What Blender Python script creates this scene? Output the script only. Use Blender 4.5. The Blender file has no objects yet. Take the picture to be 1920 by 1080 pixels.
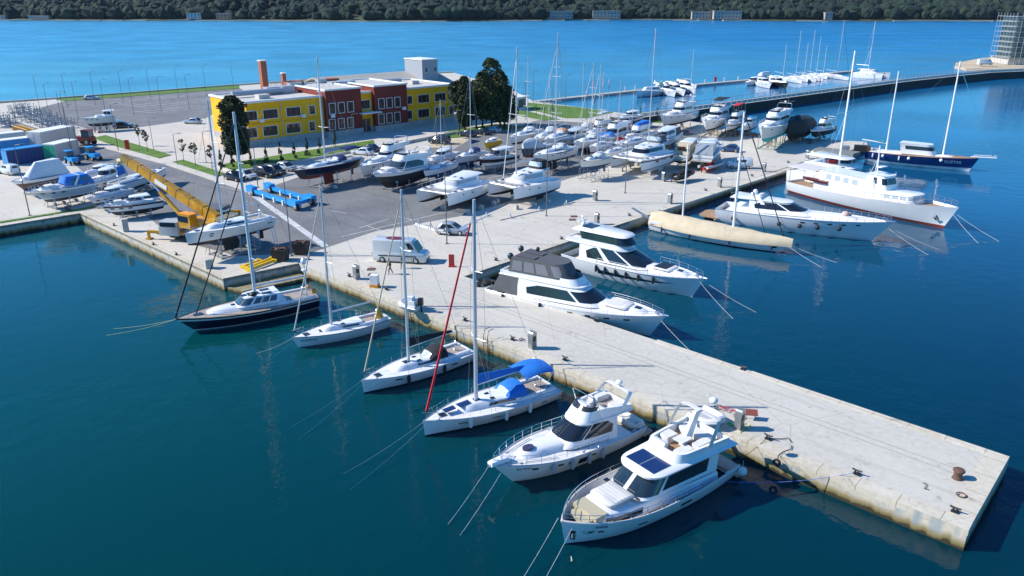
import bpy, math, random
from mathutils import Vector
R = math.radians
# ------------------------------------------------------------------ camera, sky, sun
S = bpy.context.scene
COL = S.collection
FPX, TILT, CAMH = 1450.0, R(20.5), 28.0
cam = bpy.data.cameras.new('camera'); camo = bpy.data.objects.new('camera', cam); COL.objects.link(camo)
camo.location = (0, 0, CAMH); camo.rotation_euler = (R(90) - TILT, 0, 0)
cam.sensor_width = 36; cam.lens = FPX / 1920 * 36; cam.clip_end = 9000; cam.clip_start = .5
S.camera = camo
SUN_EL, SUN_AZ = R(36), R(2)            # the sun stands to the left (-X), a touch beyond the picture
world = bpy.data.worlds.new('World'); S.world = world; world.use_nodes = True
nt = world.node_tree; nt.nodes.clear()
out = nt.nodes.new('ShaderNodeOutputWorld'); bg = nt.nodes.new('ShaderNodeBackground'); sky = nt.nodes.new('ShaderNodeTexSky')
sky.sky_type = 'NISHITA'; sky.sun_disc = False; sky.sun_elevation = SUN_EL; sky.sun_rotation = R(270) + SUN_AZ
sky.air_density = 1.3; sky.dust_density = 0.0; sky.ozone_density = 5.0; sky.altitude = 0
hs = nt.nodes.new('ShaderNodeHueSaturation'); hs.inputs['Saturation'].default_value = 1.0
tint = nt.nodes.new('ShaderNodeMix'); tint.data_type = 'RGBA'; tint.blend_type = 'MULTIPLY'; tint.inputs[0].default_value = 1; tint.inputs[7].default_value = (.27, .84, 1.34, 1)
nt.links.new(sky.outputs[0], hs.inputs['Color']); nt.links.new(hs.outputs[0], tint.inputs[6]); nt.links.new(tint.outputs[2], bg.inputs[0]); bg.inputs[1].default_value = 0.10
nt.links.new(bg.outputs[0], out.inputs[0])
sl = bpy.data.lights.new('sun', 'SUN'); sl.energy = 5.0; sl.angle = R(.5); sl.color = (1, .95, .87)
so = bpy.data.objects.new('sun', sl); COL.objects.link(so)
sd = Vector((-math.cos(SUN_EL) * math.cos(SUN_AZ), math.cos(SUN_EL) * math.sin(SUN_AZ), math.sin(SUN_EL)))
so.rotation_euler = sd.to_track_quat('Z', 'Y').to_euler()
S.view_settings.view_transform = 'Standard'; S.view_settings.look = 'None'; S.view_settings.exposure = 0.42; S.view_settings.gamma = 1
S.cycles.max_bounces = 6; S.cycles.transparent_max_bounces = 8
rnd = random.Random(5)
WZ = -1.4                                # water level; the quay top is z = 0

def at(px, py, z=0.0):
    """a place surveyed off the photograph: the point at height z seen at (px, py)"""
    u = (px - 960) / FPX; v = (540 - py) / FPX
    d = (u, math.cos(TILT) + v * math.sin(TILT), -math.sin(TILT) + v * math.cos(TILT))
    t = (CAMH - z) / -d[2]
    return Vector((d[0] * t, d[1] * t, z))

# ------------------------------------------------------------------ materials
MATS = {}
def mat(name, col, rough=.5, metal=0., var=.0, scale=3., bump=0., coat=0., spec=None, dirt=None):
    if name in MATS: return MATS[name]
    m = bpy.data.materials.new(name); m.use_nodes = True; t = m.node_tree; b = t.nodes['Principled BSDF']
    b.inputs['Base Color'].default_value = (*col, 1); b.inputs['Roughness'].default_value = rough; b.inputs['Metallic'].default_value = metal
    if coat: b.inputs['Coat Weight'].default_value = coat; b.inputs['Coat Roughness'].default_value = .08
    if spec is not None: b.inputs['Specular IOR Level'].default_value = spec
    if var or bump:
        tc = t.nodes.new('ShaderNodeTexCoord'); n = t.nodes.new('ShaderNodeTexNoise'); n.inputs['Scale'].default_value = scale; n.inputs['Detail'].default_value = 6
        t.links.new(tc.outputs['Object'], n.inputs['Vector'])
        if var:
            r = t.nodes.new('ShaderNodeValToRGB'); r.color_ramp.elements[0].position = .3; r.color_ramp.elements[1].position = .7
            r.color_ramp.elements[0].color = (*[c * (1 - var) for c in (dirt or col)], 1); r.color_ramp.elements[1].color = (*[min(1, c * (1 + var * .6)) for c in col], 1)
            t.links.new(n.outputs['Fac'], r.inputs[0]); t.links.new(r.outputs[0], b.inputs['Base Color'])
        if bump:
            bp = t.nodes.new('ShaderNodeBump'); bp.inputs['Strength'].default_value = bump; bp.inputs['Distance'].default_value = .05
            t.links.new(n.outputs['Fac'], bp.inputs['Height']); t.links.new(bp.outputs[0], b.inputs['Normal'])
    MATS[name] = m
    return m
WHITE = mat('gelcoat_white', (.8, .8, .79), .28, var=.05, scale=.8, coat=.3)
CREAM = mat('gelcoat_cream', (.72, .70, .63), .3, var=.05, scale=.8, coat=.3)
DECK = mat('deck_nonslip', (.73, .72, .69), .6, var=.07, scale=2)
GREYD = mat('deck_grey', (.42, .43, .44), .6, var=.1)
TEAK = mat('teak', (.38, .23, .12), .6, var=.2, scale=4)
TEAKG = mat('weathered_teak', (.36, .31, .26), .7, var=.2, scale=4)
GLASS = mat('dark_glass', (.012, .016, .022), .06, spec=.8)
GLASSB = mat('blue_glass', (.05, .09, .12), .06, spec=.9)
BLACK = mat('black_trim', (.015, .015, .017), .4)
RUBBER = mat('rubber', (.02, .02, .02), .75, var=.2)
NAVYH = mat('navy_hull', (.012, .016, .04), .18, coat=.6)
BLUEH = mat('blue_hull', (.01, .035, .16), .2, coat=.5)
REDA = mat('red_antifouling', (.22, .03, .025), .7, var=.2)
BLKA = mat('black_antifouling', (.025, .025, .028), .75, var=.25)
BLUA = mat('blue_antifouling', (.02, .06, .16), .7, var=.2)
TURA = mat('turquoise_antifouling', (.02, .38, .38), .6, var=.1)
ALU = mat('mast_aluminium', (.62, .64, .66), .38, .35)
WMAST = mat('mast_white', (.78, .78, .77), .35)
STEEL = mat('stainless', (.72, .73, .75), .22, .9)
GALV = mat('galvanised', (.36, .39, .41), .5, .5, var=.2, scale=2)
WIRE = mat('rigging_wire', (.30, .31, .33), .4, .6)
ROPE = mat('rope_white', (.62, .61, .56), .9)
BLUC = mat('blue_canvas', (.01, .16, .55), .8, var=.12, scale=1.5, bump=.3)
NAVC = mat('navy_canvas', (.012, .03, .12), .85, var=.15, bump=.3)
BLKC = mat('black_canvas', (.018, .018, .022), .85, var=.2, bump=.4)
GRYC = mat('grey_canvas', (.09, .095, .10), .8, var=.15, bump=.3)
LGRC = mat('light_grey_cover', (.52, .54, .56), .75, var=.08, scale=1.2, bump=.5)
BEIC = mat('beige_canvas', (.56, .47, .32), .85, var=.10, scale=1.1, bump=.6)
REDC = mat('red_canvas', (.55, .02, .03), .75, var=.15)
YELP = mat('crane_yellow', (.60, .30, .008), .5, var=.22, scale=.9, dirt=(.45, .22, .01))
YELH = mat('yellow_paint', (.78, .50, .01), .4, var=.1)
BLUP = mat('trailer_blue', (.02, .30, .68), .4, var=.1)
ORNG = mat('orange_plastic', (.75, .28, .02), .5, var=.1)
REDP = mat('red_paint', (.55, .03, .02), .45, var=.1)
BRNH = mat('brown_hull', (.16, .09, .055), .5, var=.15)
CONC = mat('concrete_block', (.50, .48, .43), .9, var=.2, scale=1.5, bump=.3)
RUST = mat('rusty_steel', (.13, .07, .05), .85, var=.3, scale=3)
SOLAR = mat('solar_cells', (.012, .03, .11), .15, spec=.7)
CUSH = mat('cushion', (.66, .64, .60), .8, var=.06)

# ------------------------------------------------------------------ mesh building
SPLIT = {'hatch', 'roof_hatch', 'side_window', 'hull_window', 'window', 'cabin_window', 'windscreen', 'canopy_window', 'flybridge_seat', 'solar_panel', 'window_pillar', 'satellite_dome', 'bow_seat', 'cockpit_coaming', 'stern_lifebuoy', 'bulwark', 'spreaders', 'flybridge_posts', 'pane', 'keel_block'}
class M:
    def __init__(s): s.v = []; s.f = []; s.m = []
    def add(s, vs, fs, mi=0):
        o = len(s.v); s.v += [tuple(v) for v in vs]
        s.f += [tuple(i + o for i in f) for f in fs]; s.m += [mi] * len(fs); return s
    def box(s, x, y, z, sx, sy, sz, mi=0, rz=0., ry=0., rx=0.):
        vs = []
        for a in (-.5, .5):
            for b in (-.5, .5):
                for c in (-.5, .5):
                    p = Vector((a * sx, b * sy, c * sz))
                    if rx: p = Vector((p.x, p.y * math.cos(rx) - p.z * math.sin(rx), p.y * math.sin(rx) + p.z * math.cos(rx)))
                    if ry: p = Vector((p.x * math.cos(ry) + p.z * math.sin(ry), p.y, -p.x * math.sin(ry) + p.z * math.cos(ry)))
                    if rz: p = Vector((p.x * math.cos(rz) - p.y * math.sin(rz), p.x * math.sin(rz) + p.y * math.cos(rz), p.z))
                    vs.append((p.x + x, p.y + y, p.z + z))
        return s.add(vs, [(0, 1, 3, 2), (4, 6, 7, 5), (0, 4, 5, 1), (2, 3, 7, 6), (0, 2, 6, 4), (1, 5, 7, 3)], mi)
    def tube(s, pts, r, n=6, mi=0, r2=None, flat=1.):
        pts = [Vector(p) for p in pts]; k = len(pts); rings = []
        for i, p in enumerate(pts):
            d = (pts[min(i + 1, k - 1)] - pts[max(i - 1, 0)])
            if d.length < 1e-6: d = Vector((0, 0, 1))
            d.normalize(); a = Vector((0, 0, 1)) if abs(d.z) < .9 else Vector((1, 0, 0))
            e1 = d.cross(a).normalized(); e2 = d.cross(e1)
            rr = r if r2 is None else r + (r2 - r) * i / (k - 1)
            rings.append([p + e1 * rr * flat * math.cos(2 * math.pi * j / n) + e2 * rr * math.sin(2 * math.pi * j / n) for j in range(n)])
        return s.loft(rings, mi, True, True)
    def loft(s, rings, mi=0, c0=False, c1=False, closed=True):
        n = len(rings[0]); vs = [p for r in rings for p in r]; fs = []
        for i in range(len(rings) - 1):
            for j in range(n if closed else n - 1):
                a, b = i * n + j, i * n + (j + 1) % n
                fs.append((a, b, b + n, a + n))
        s.add(vs, fs, mi)
        if c0: s.add(rings[0], [tuple(range(n))], mi)
        if c1: s.add(rings[-1], [tuple(range(n))], mi)
        return s
    def prism(s, poly, z0, z1, mi=0, bottom=True):
        a = [(p[0], p[1], z0) for p in poly]; b = [(p[0], p[1], z1) for p in poly]
        return s.loft([a, b], mi, bottom, True)
    def strip(s, ring, mi=0):
        n = len(ring); fs = []
        for i in range((n - 1) // 2): 
            a, b, c, d = i, i + 1, n - 2 - i, n - 1 - i
            fs.append((a, b, c, d) if b != c else (a, b, d))
        return s.add(ring, fs, mi)
    def ball(s, c, r, mi=0, n=8, sz=1.):
        rings = []
        for i in range(1, n):
            a = math.pi * i / n
            rings.append([(c[0] + r * math.sin(a) * math.cos(2 * math.pi * j / (n + 2)), c[1] + r * math.sin(a) * math.sin(2 * math.pi * j / (n + 2)), c[2] + r * sz * math.cos(a)) for j in range(n + 2)])
        return s.loft(rings, mi, True, True)
    def build(s, name, mats, parent=None, sharp=35, smooth=True):
        me = bpy.data.meshes.new(name); me.from_pydata(s.v, [], s.f)
        for m in (mats if isinstance(mats, (list, tuple)) else [mats]): me.materials.append(m)
        me.polygons.foreach_set('material_index', s.m)
        import bmesh
        bm = bmesh.new(); bm.from_mesh(me); bmesh.ops.remove_doubles(bm, verts=bm.verts, dist=1e-4)
        bm.faces.ensure_lookup_table()
        bmesh.ops.recalc_face_normals(bm, faces=bm.faces)
        bm.verts.index_update()
        if smooth:
            for f in bm.faces: f.smooth = True
            for e in bm.edges:
                if len(e.link_faces) != 2 or e.calc_face_angle(0) > R(sharp): e.smooth = False
        if name in SPLIT:
            left = set(bm.verts); isl = []
            while left:
                st = [left.pop()]; grp = set(st)
                while st:
                    v = st.pop()
                    for e in v.link_edges:
                        w_ = e.other_vert(v)
                        if w_ in left: left.discard(w_); grp.add(w_); st.append(w_)
                isl.append(grp)
            if len(isl) > 1:
                res = None
                for grp in isl:
                    b3 = bm.copy(); b3.verts.ensure_lookup_table(); keep = {v.index for v in grp}
                    bmesh.ops.delete(b3, geom=[v for v in b3.verts if v.index not in keep], context='VERTS')
                    m3 = bpy.data.meshes.new(name)
                    for m in me.materials: m3.materials.append(m)
                    b3.to_mesh(m3); b3.free(); o = bpy.data.objects.new(name, m3); COL.objects.link(o); res = res or o
                    if parent is not None: o.parent = parent
                bm.free(); bpy.data.meshes.remove(me)
                return res
        bm.to_mesh(me); bm.free()
        o = bpy.data.objects.new(name, me); COL.objects.link(o)
        if parent is not None: o.parent = parent
        return o

def tag(o, label=None, cat=None, group=None, kind=None):
    if label: o['label'] = label
    if cat: o['category'] = cat
    if group: o['group'] = group
    if kind: o['kind'] = kind
    return o
def thing(name, label, cat, loc=(0, 0, 0), rz=0., group=None):
    o = bpy.data.objects.new(name, None); COL.objects.link(o); o.location = loc; o.rotation_euler = (0, 0, rz); o.empty_display_size = .3
    return tag(o, label, cat, group)
KIDS = {}
def dup(o, loc=None, rz=None, label=None, parent=None, sc=None):
    c = o.copy(); COL.objects.link(c)
    if parent is not None: c.parent = parent
    if loc is not None: c.location = loc
    if rz is not None: c.rotation_euler = (0, 0, rz)
    if label: c['label'] = label
    if sc: c.scale = sc
    if o.name not in KIDS: KIDS[o.name] = [k for k in o.children]
    for k in KIDS[o.name]: dup(k, parent=c)
    return c
def text(body, size, m, parent, loc, rot, name='lettering', sx=1.):
    cu = bpy.data.curves.new(name, 'FONT'); cu.body = body; cu.size = size; cu.extrude = .008; cu.align_x = 'CENTER'; cu.align_y = 'CENTER'
    tmp = bpy.data.objects.new('tmp', cu); COL.objects.link(tmp)
    me = bpy.data.meshes.new_from_object(tmp); bpy.data.objects.remove(tmp)
    o = bpy.data.objects.new(name, me); COL.objects.link(o); me.materials.clear(); me.materials.append(m)
    o.parent = parent; o.location = loc; o.rotation_euler = rot; o.scale = (sx, 1, 1)
    return o

# ------------------------------------------------------------------ setting
def nodes_mat(name): 
    m = bpy.data.materials.new(name); m.use_nodes = True; t = m.node_tree; b = t.nodes['Principled BSDF']
    def N(k, **kw):
        n = t.nodes.new(k)
        for a, v in kw.items(): n.inputs[a.replace('_', ' ')].default_value = v
        return n
    return m, t, b, N
def mix(t, N, fac, a, b):
    n = t.nodes.new('ShaderNodeMix'); n.data_type = 'RGBA'
    for i, v in ((0, fac), (6, a), (7, b)):
        if isinstance(v, (tuple, float, int)): n.inputs[i].default_value = v if i == 0 else (*v, 1)
        else: t.links.new(v, n.inputs[i])
    return n.outputs[2]
def ramp(t, src, p0, p1):
    n = t.nodes.new('ShaderNodeMapRange'); n.inputs[1].default_value = p0; n.inputs[2].default_value = p1; t.links.new(src, n.inputs[0]); return n.outputs[0]

def ramp2(t, src, p0, p1, a, c):
    n = t.nodes.new('ShaderNodeMapRange'); n.inputs[1].default_value = p0; n.inputs[2].default_value = p1; n.inputs[3].default_value = a; n.inputs[4].default_value = c; t.links.new(src, n.inputs[0]); return n.outputs[0]
def water_mat():
    m, t, b, N = nodes_mat('sea_water')
    geo = t.nodes.new('ShaderNodeNewGeometry'); sep = t.nodes.new('ShaderNodeSeparateXYZ'); t.links.new(geo.outputs['Position'], sep.inputs[0])
    n0 = N('ShaderNodeTexNoise', Scale=.03, Detail=3.); t.links.new(geo.outputs['Position'], n0.inputs['Vector'])
    # greener by the old quay; painted sky reflection, bluer to the right, paler far out
    fx = ramp(t, sep.outputs['X'], -25, 60); 
    c1 = mix(t, N, fx, (.0001, .050, .050), (.0001, .044, .112))
    fy = ramp(t, sep.outputs['Y'], 60, 330); fz = ramp(t, sep.outputs['X'], -120, 160); c2 = mix(t, N, fy, c1, mix(t, N, fz, (.06, .30, .49), (.008, .17, .39)))
    c3 = mix(t, N, ramp(t, n0.outputs['Fac'], .35, .65), c2, (.0001, .042, .052)); 
    cc_ = mix(t, N, .35, c2, c3); dk = t.nodes.new('ShaderNodeMix'); dk.data_type = 'RGBA'; dk.blend_type = 'MULTIPLY'   # the water colour darkens towards the pier head
    dx = t.nodes.new('ShaderNodeMath'); dx.operation = 'MULTIPLY_ADD'; t.links.new(sep.outputs['X'], dx.inputs[0]); dx.inputs[1].default_value = -.55; t.links.new(sep.outputs['Y'], dx.inputs[2])
    t.links.new(ramp2(t, dx.outputs[0], 75, 22, 0, 1), dk.inputs[0]); t.links.new(cc_, dk.inputs[6]); dk.inputs[7].default_value = (.6, .56, .50, 1)
    t.links.new(dk.outputs[2], b.inputs['Base Color'])
    sn = N('ShaderNodeTexNoise', Scale=.006, Detail=5., Roughness=.65); sm = t.nodes.new('ShaderNodeMapping'); sm.inputs['Scale'].default_value = (.35, 3.2, 1); sm.inputs['Rotation'].default_value = (0, 0, R(8)); t.links.new(geo.outputs['Position'], sm.inputs[0]); t.links.new(sm.outputs[0], sn.inputs['Vector'])
    sr = t.nodes.new('ShaderNodeMath'); sr.operation = 'MULTIPLY'; t.links.new(ramp2(t, sep.outputs['Y'], 130, 620, .035, .36), sr.inputs[0]); t.links.new(ramp2(t, sn.outputs['Fac'], .30, .70, .6, 1.15), sr.inputs[1]); t.links.new(sr.outputs[0], b.inputs['Roughness']); b.inputs['IOR'].default_value = 1.33
    w1 = N('ShaderNodeTexNoise', Scale=.55, Detail=3.); w2 = N('ShaderNodeTexNoise', Scale=2.6, Detail=2.); w3 = N('ShaderNodeTexNoise', Scale=.012, Detail=2.)
    for w in (w1, w2): t.links.new(geo.outputs['Position'], w.inputs['Vector'])
    mp = t.nodes.new('ShaderNodeMapping'); mp.inputs['Scale'].default_value = (.9, 2.2, 1); t.links.new(geo.outputs['Position'], mp.inputs[0]); t.links.new(mp.outputs[0], w3.inputs['Vector'])
    patch = ramp(t, w3.outputs['Fac'], .40, .60)
    a = t.nodes.new('ShaderNodeMath'); a.operation = 'MULTIPLY_ADD'; t.links.new(w2.outputs['Fac'], a.inputs[0]); a.inputs[1].default_value = .22; t.links.new(w1.outputs['Fac'], a.inputs[2])
    bp = t.nodes.new('ShaderNodeBump'); bp.inputs['Distance'].default_value = .11
    st = t.nodes.new('ShaderNodeMath'); st.operation = 'MULTIPLY_ADD'; t.links.new(patch, st.inputs[0]); st.inputs[1].default_value = .60; st.inputs[2].default_value = .26
    t.links.new(st.outputs[0], bp.inputs['Strength']); t.links.new(a.outputs[0], bp.inputs['Height']); t.links.new(bp.outputs[0], b.inputs['Normal'])
    return m
def concrete_mat(name, base, dark, seam=6., seamw=.004, ang=R(-43), wall=False):
    m, t, b, N = nodes_mat(name)
    geo = t.nodes.new('ShaderNodeNewGeometry'); mp = t.nodes.new('ShaderNodeMapping'); mp.vector_type = 'POINT'; mp.inputs['Rotation'].default_value = (0, 0, -ang)
    t.links.new(geo.outputs['Position'], mp.inputs[0])
    big = N('ShaderNodeTexNoise', Scale=.12, Detail=8., Roughness=.6); fine = N('ShaderNodeTexNoise', Scale=2.2, Detail=6., Roughness=.7)
    for n in (big, fine): t.links.new(mp.outputs[0], n.inputs['Vector'])
    c = mix(t, N, ramp(t, big.outputs['Fac'], .35, .62), dark, base)
    c = mix(t, N, ramp(t, fine.outputs['Fac'], .38, .75), c, tuple(x * 1.12 for x in base))
    # long tyre and drag marks run along the quay
    st = N('ShaderNodeTexNoise', Scale=.5, Detail=4.); m2 = t.nodes.new('ShaderNodeMapping'); m2.inputs['Scale'].default_value = (.06, 1.8, 1); t.links.new(mp.outputs[0], m2.inputs[0]); t.links.new(m2.outputs[0], st.inputs['Vector'])
    c = mix(t, N, ramp2(t, st.outputs['Fac'], .58, .80, 0, .55), c, tuple(x * .82 for x in dark))
    sp = N('ShaderNodeTexNoise', Scale=.45, Detail=7., Roughness=.7); t.links.new(geo.outputs['Position'], sp.inputs['Vector'])
    c = mix(t, N, ramp2(t, sp.outputs['Fac'], .60, .72, 0, .75), c, tuple(x * .74 for x in dark))
    sp2 = N('ShaderNodeTexNoise', Scale=.9, Detail=3., Distortion=1.5); t.links.new(geo.outputs['Position'], sp2.inputs['Vector'])
    c = mix(t, N, ramp2(t, sp2.outputs['Fac'], .66, .72, 0, .5), c, tuple(x * .55 for x in dark))
    vo = t.nodes.new('ShaderNodeTexVoronoi'); vo.feature = 'DISTANCE_TO_EDGE'; vo.inputs['Scale'].default_value = .11; t.links.new(fine.outputs['Color'], vo.inputs['Vector']) if 0 else t.links.new(geo.outputs['Position'], vo.inputs['Vector'])
    c = mix(t, N, ramp2(t, vo.outputs['Distance'], .0035, .0, 0, .55), c, tuple(x * .6 for x in dark))
    if seam:
        br = t.nodes.new('ShaderNodeTexBrick'); br.offset = 0; br.inputs['Scale'].default_value = 1; br.inputs['Mortar Size'].default_value = .03; br.inputs['Brick Width'].default_value = seam; br.inputs['Row Height'].default_value = seam
        t.links.new(mp.outputs[0], br.inputs['Vector']); c = mix(t, N, br.outputs['Fac'], c, tuple(x * .7 for x in dark))
    if wall:
        sep = t.nodes.new('ShaderNodeSeparateXYZ'); t.links.new(geo.outputs['Position'], sep.inputs[0])
        sw = N('ShaderNodeTexNoise', Scale=1., Detail=5.); m3 = t.nodes.new('ShaderNodeMapping'); m3.inputs['Scale'].default_value = (1.6, 1.6, .18); t.links.new(geo.outputs['Position'], m3.inputs[0]); t.links.new(m3.outputs[0], sw.inputs['Vector'])
        c = mix(t, N, ramp(t, sw.outputs['Fac'], .48, .66), c, (.30, .33, .33))
        ad = t.nodes.new('ShaderNodeMath'); ad.operation = 'MULTIPLY_ADD'; t.links.new(sw.outputs['Fac'], ad.inputs[0]); ad.inputs[1].default_value = .9; t.links.new(sep.outputs['Z'], ad.inputs[2])
        c = mix(t, N, ramp(t, ad.outputs[0], -.15, -.55), c, (.24, .19, .08))
        c = mix(t, N, ramp(t, ad.outputs[0], -.60, -.80), c, (.035, .030, .012))
    t.links.new(c, b.inputs['Base Color']); b.inputs['Roughness'].default_value = .88
    bp = t.nodes.new('ShaderNodeBump'); bp.inputs['Strength'].default_value = .25; bp.inputs['Distance'].default_value = .03; t.links.new(fine.outputs['Fac'], bp.inputs['Height']); t.links.new(bp.outputs[0], b.inputs['Normal'])
    return m
def grass_mat():
    m, t, b, N = nodes_mat('mown_grass')
    g = t.nodes.new('ShaderNodeNewGeometry'); n = N('ShaderNodeTexNoise', Scale=.5, Detail=8., Roughness=.75); t.links.new(g.outputs['Position'], n.inputs['Vector'])
    c = mix(t, N, ramp(t, n.outputs['Fac'], .35, .68), (.055, .12, .008), (.13, .24, .015)); t.links.new(c, b.inputs['Base Color']); b.inputs['Roughness'].default_value = .9
    return m
QUAY = concrete_mat('quay_concrete', (.525, .49, .42), (.44, .41, .345), seam=0)
APRON = concrete_mat('yard_concrete', (.54, .50, .425), (.47, .43, .36), seam=7.)
QWALL = concrete_mat('quay_wall', (.56, .50, .40), (.44, .38, .28), seam=0, wall=True)
COPE = concrete_mat('coping_stone', (.58, .53, .43), (.44, .38, .28), seam=2.4)
ASPH = concrete_mat('asphalt', (.185, .185, .182), (.105, .107, .110), seam=0)
PLAZA = concrete_mat('pale_paving', (.54, .50, .43), (.46, .42, .36), seam=5.)
SAND = mat('sand', (.52, .42, .28), .95, var=.25, scale=.08)
GRASS = grass_mat()
PAINT = mat('road_paint', (.55, .55, .53), .7, var=.25, scale=1.)

def sheet(name, pts, z, m, z0=None, kind='structure'):
    poly = [(p[0], p[1]) for p in pts]
    mb = M()
    if z0 is None: mb.add([(x, y, z) for x, y in poly], [tuple(range(len(poly)))])
    else: mb.prism(poly, z0, z)
    o = mb.build(name, m, smooth=False)
    return tag(o, kind=kind)
def px(*pp, z=0): return [at(a, b, z)[:2] for a, b in pp]

me = M(); xs = [-6000, -600, -200, -60, 0, 60, 200, 600, 6000]; ys = [-300, 0, 40, 100, 200, 400, 900, 2000, 6000]
me.loft([[(x, y, WZ) for x in xs] for y in ys], closed=False)
tag(me.build('water', water_mat(), smooth=False), kind='structure')
me = M(); me.add([(-6000, -300, -9), (6000, -300, -9), (6000, 6000, -9), (-6000, 6000, -9)], [(0, 1, 2, 3)])
tag(me.build('seabed', mat('seabed_mud', (.05, .07, .05), .95)), kind='structure')

UP = Vector((math.cos(R(-43.2)), math.sin(R(-43.2)), 0)); VP = Vector((-UP.y, UP.x, 0))   # along the pier / across it
PE = at(1815, 995); PE2 = at(1893, 857)
inner = at(560, 494); slipc = at(418, 523); lcor = at(150, 400)
land = [PE2, PE, inner, slipc, lcor, at(-420, 492)]
back = px((-900, 268), (0, 193), (250, 175), (447, 160), (640, 146), (850, 136), (960, 168), (1000, 190), (1080, 200), (1160, 211), (1240, 222), (1291, 227), (1330, 232), (1400, 247), (1500, 258), (1560, 262), (1626, 266))
right = px((1626, 272), (1515, 300), (1380, 345), (1180, 415), (869, 519))
outline_land = [tuple(p[:2]) for p in land] + back + right
sheet('quay', outline_land, 0, [APRON], -6)
bpy.data.objects['quay'].data.materials.append(QWALL)
for p in bpy.data.objects['quay'].data.polygons:
    if abs(p.normal.z) < .5: p.material_index = 1
# the pier surface, its copings and two rail-like joints
def quad(a, b, c, d): return [tuple(p[:2]) for p in (a, b, c, d)]
q0 = PE - UP * 62; q1 = PE2 - UP * 62
w = 1.0
sheet('pier_deck', quad(PE - UP * w * 1.3 + VP * w, PE - UP * 60 + VP * w, PE2 - UP * 62 - VP * .1, PE2 - UP * 1.3 - VP * .6), .004, QUAY)
sheet('coping_near', quad(PE + Vector((.03, -.02, 0)), PE - UP * 60, PE - UP * 60 + VP * w, PE + VP * w), .05, COPE, -.35)
sheet('coping_end', quad(PE + VP * w, PE - UP * 1.25 + VP * w, PE2 - UP * 1.25, PE2), .045, COPE, -.35)
sheet('coping_far', quad(PE2 - UP * 1.26 - VP * .6, PE2 - UP * 27 - VP * .6, PE2 - UP * 27, PE2 - UP * 1.26), .05, COPE, -.35)
for k, off in enumerate((5.6, 6.25)):
    a = PE - UP * 2.2 + VP * off; b2 = PE - UP * 50 + VP * off
    sheet('paving', quad(a, b2, b2 + VP * .045, a + VP * .045), .009, mat('joint_tar', (.2, .19, .18), .9))
# coping of the main quay on the right and the left hand basin
def edge_strip(name, a, b, w_, m, z=.04, z0=-.3, side=1):
    a = Vector(a[:2] + (0,)) if isinstance(a, tuple) else a; b = Vector(b[:2] + (0,)) if isinstance(b, tuple) else b
    d = (b - a).normalized(); n = Vector((-d.y, d.x, 0)) * side * w_
    sheet(name, quad(a, b, b + n, a + n), z, m, z0)
rr = [Vector((*p, 0)) for p in right]
edge_strip('coping_quay', rr[0], rr[3], 1.1, COPE, side=-1); edge_strip('coping_quay', rr[3], rr[4], 1.1, COPE, side=-1)
edge_strip('coping_basin', slipc, lcor, .9, COPE, side=-1); edge_strip('coping_basin', lcor, at(-420, 492), .9, COPE, z=.036, side=-1)
edge_strip('coping_slip', inner, slipc, .5, COPE, z=.044, side=-1)
# ground surfaces
sheet('road', px((-500, 268), (-60, 214), (10, 222), (90, 247), (145, 258), (180, 268), (317, 307), (475, 361), (560, 332), (780, 291), (845, 262), (940, 248), (1010, 225), (1120, 231), (1240, 236), (1330, 258), (1180, 300), (1050, 340), (960, 376), (870, 404), (703, 434), (634, 457), (583, 474), (445, 480), (330, 450), (235, 372), (165, 330), (130, 300), (80, 286), (60, 262), (0, 230), (-500, 330)), .006, ASPH)
sheet('car_park', px((60, 206), (120, 190), (448, 165), (470, 175), (385, 222), (250, 240), (180, 246), (110, 226)), .006, ASPH)
sheet('pavement', px((172, 263), (320, 304), (478, 356), (470, 362), (310, 309), (166, 270)), .12, PLAZA, -.1)
sheet('pavement', px((12, 219), (36, 216), (140, 246), (142, 256)), .012, PLAZA)
sheet('plaza', px((190, 256), (250, 246), (385, 228), (395, 275), (470, 300), (640, 268), (860, 232), (900, 232), (700, 285), (560, 305), (440, 326), (330, 296), (317, 290)), .012, PLAZA)
sheet('pavement', px((965, 222), (1005, 204), (1160, 214), (1200, 222), (1120, 228), (1010, 222)), .012, PLAZA)
sheet('sand_patch', px((795, 275), (860, 258), (880, 262), (850, 280)), .013, SAND)
G = [((174, 259), (198, 254), (321, 291), (287, 300)), ((315, 306), (343, 300), (423, 326), (402, 334)), ((403, 311), (470, 300), (600, 279), (700, 263), (703, 276), (560, 300), (440, 323)),
     ((105, 187), (120, 185), (448, 160), (448, 166), (120, 190)), ((990, 193), (1080, 201), (1150, 211), (1100, 222), (1060, 222), (985, 204)), ((800, 262), (850, 244), (930, 233), (985, 238), (930, 247), (862, 258)), ((1190, 224), (1240, 222), (1250, 231), (1205, 229)), ((945, 212), (985, 208), (1050, 224), (1020, 226)), ((40, 410), (150, 392), (180, 386), (175, 390), (0, 419), (0, 416))]
for g in G: sheet('lawn', px(*g), .10, GRASS, -.05, kind='structure')
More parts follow.
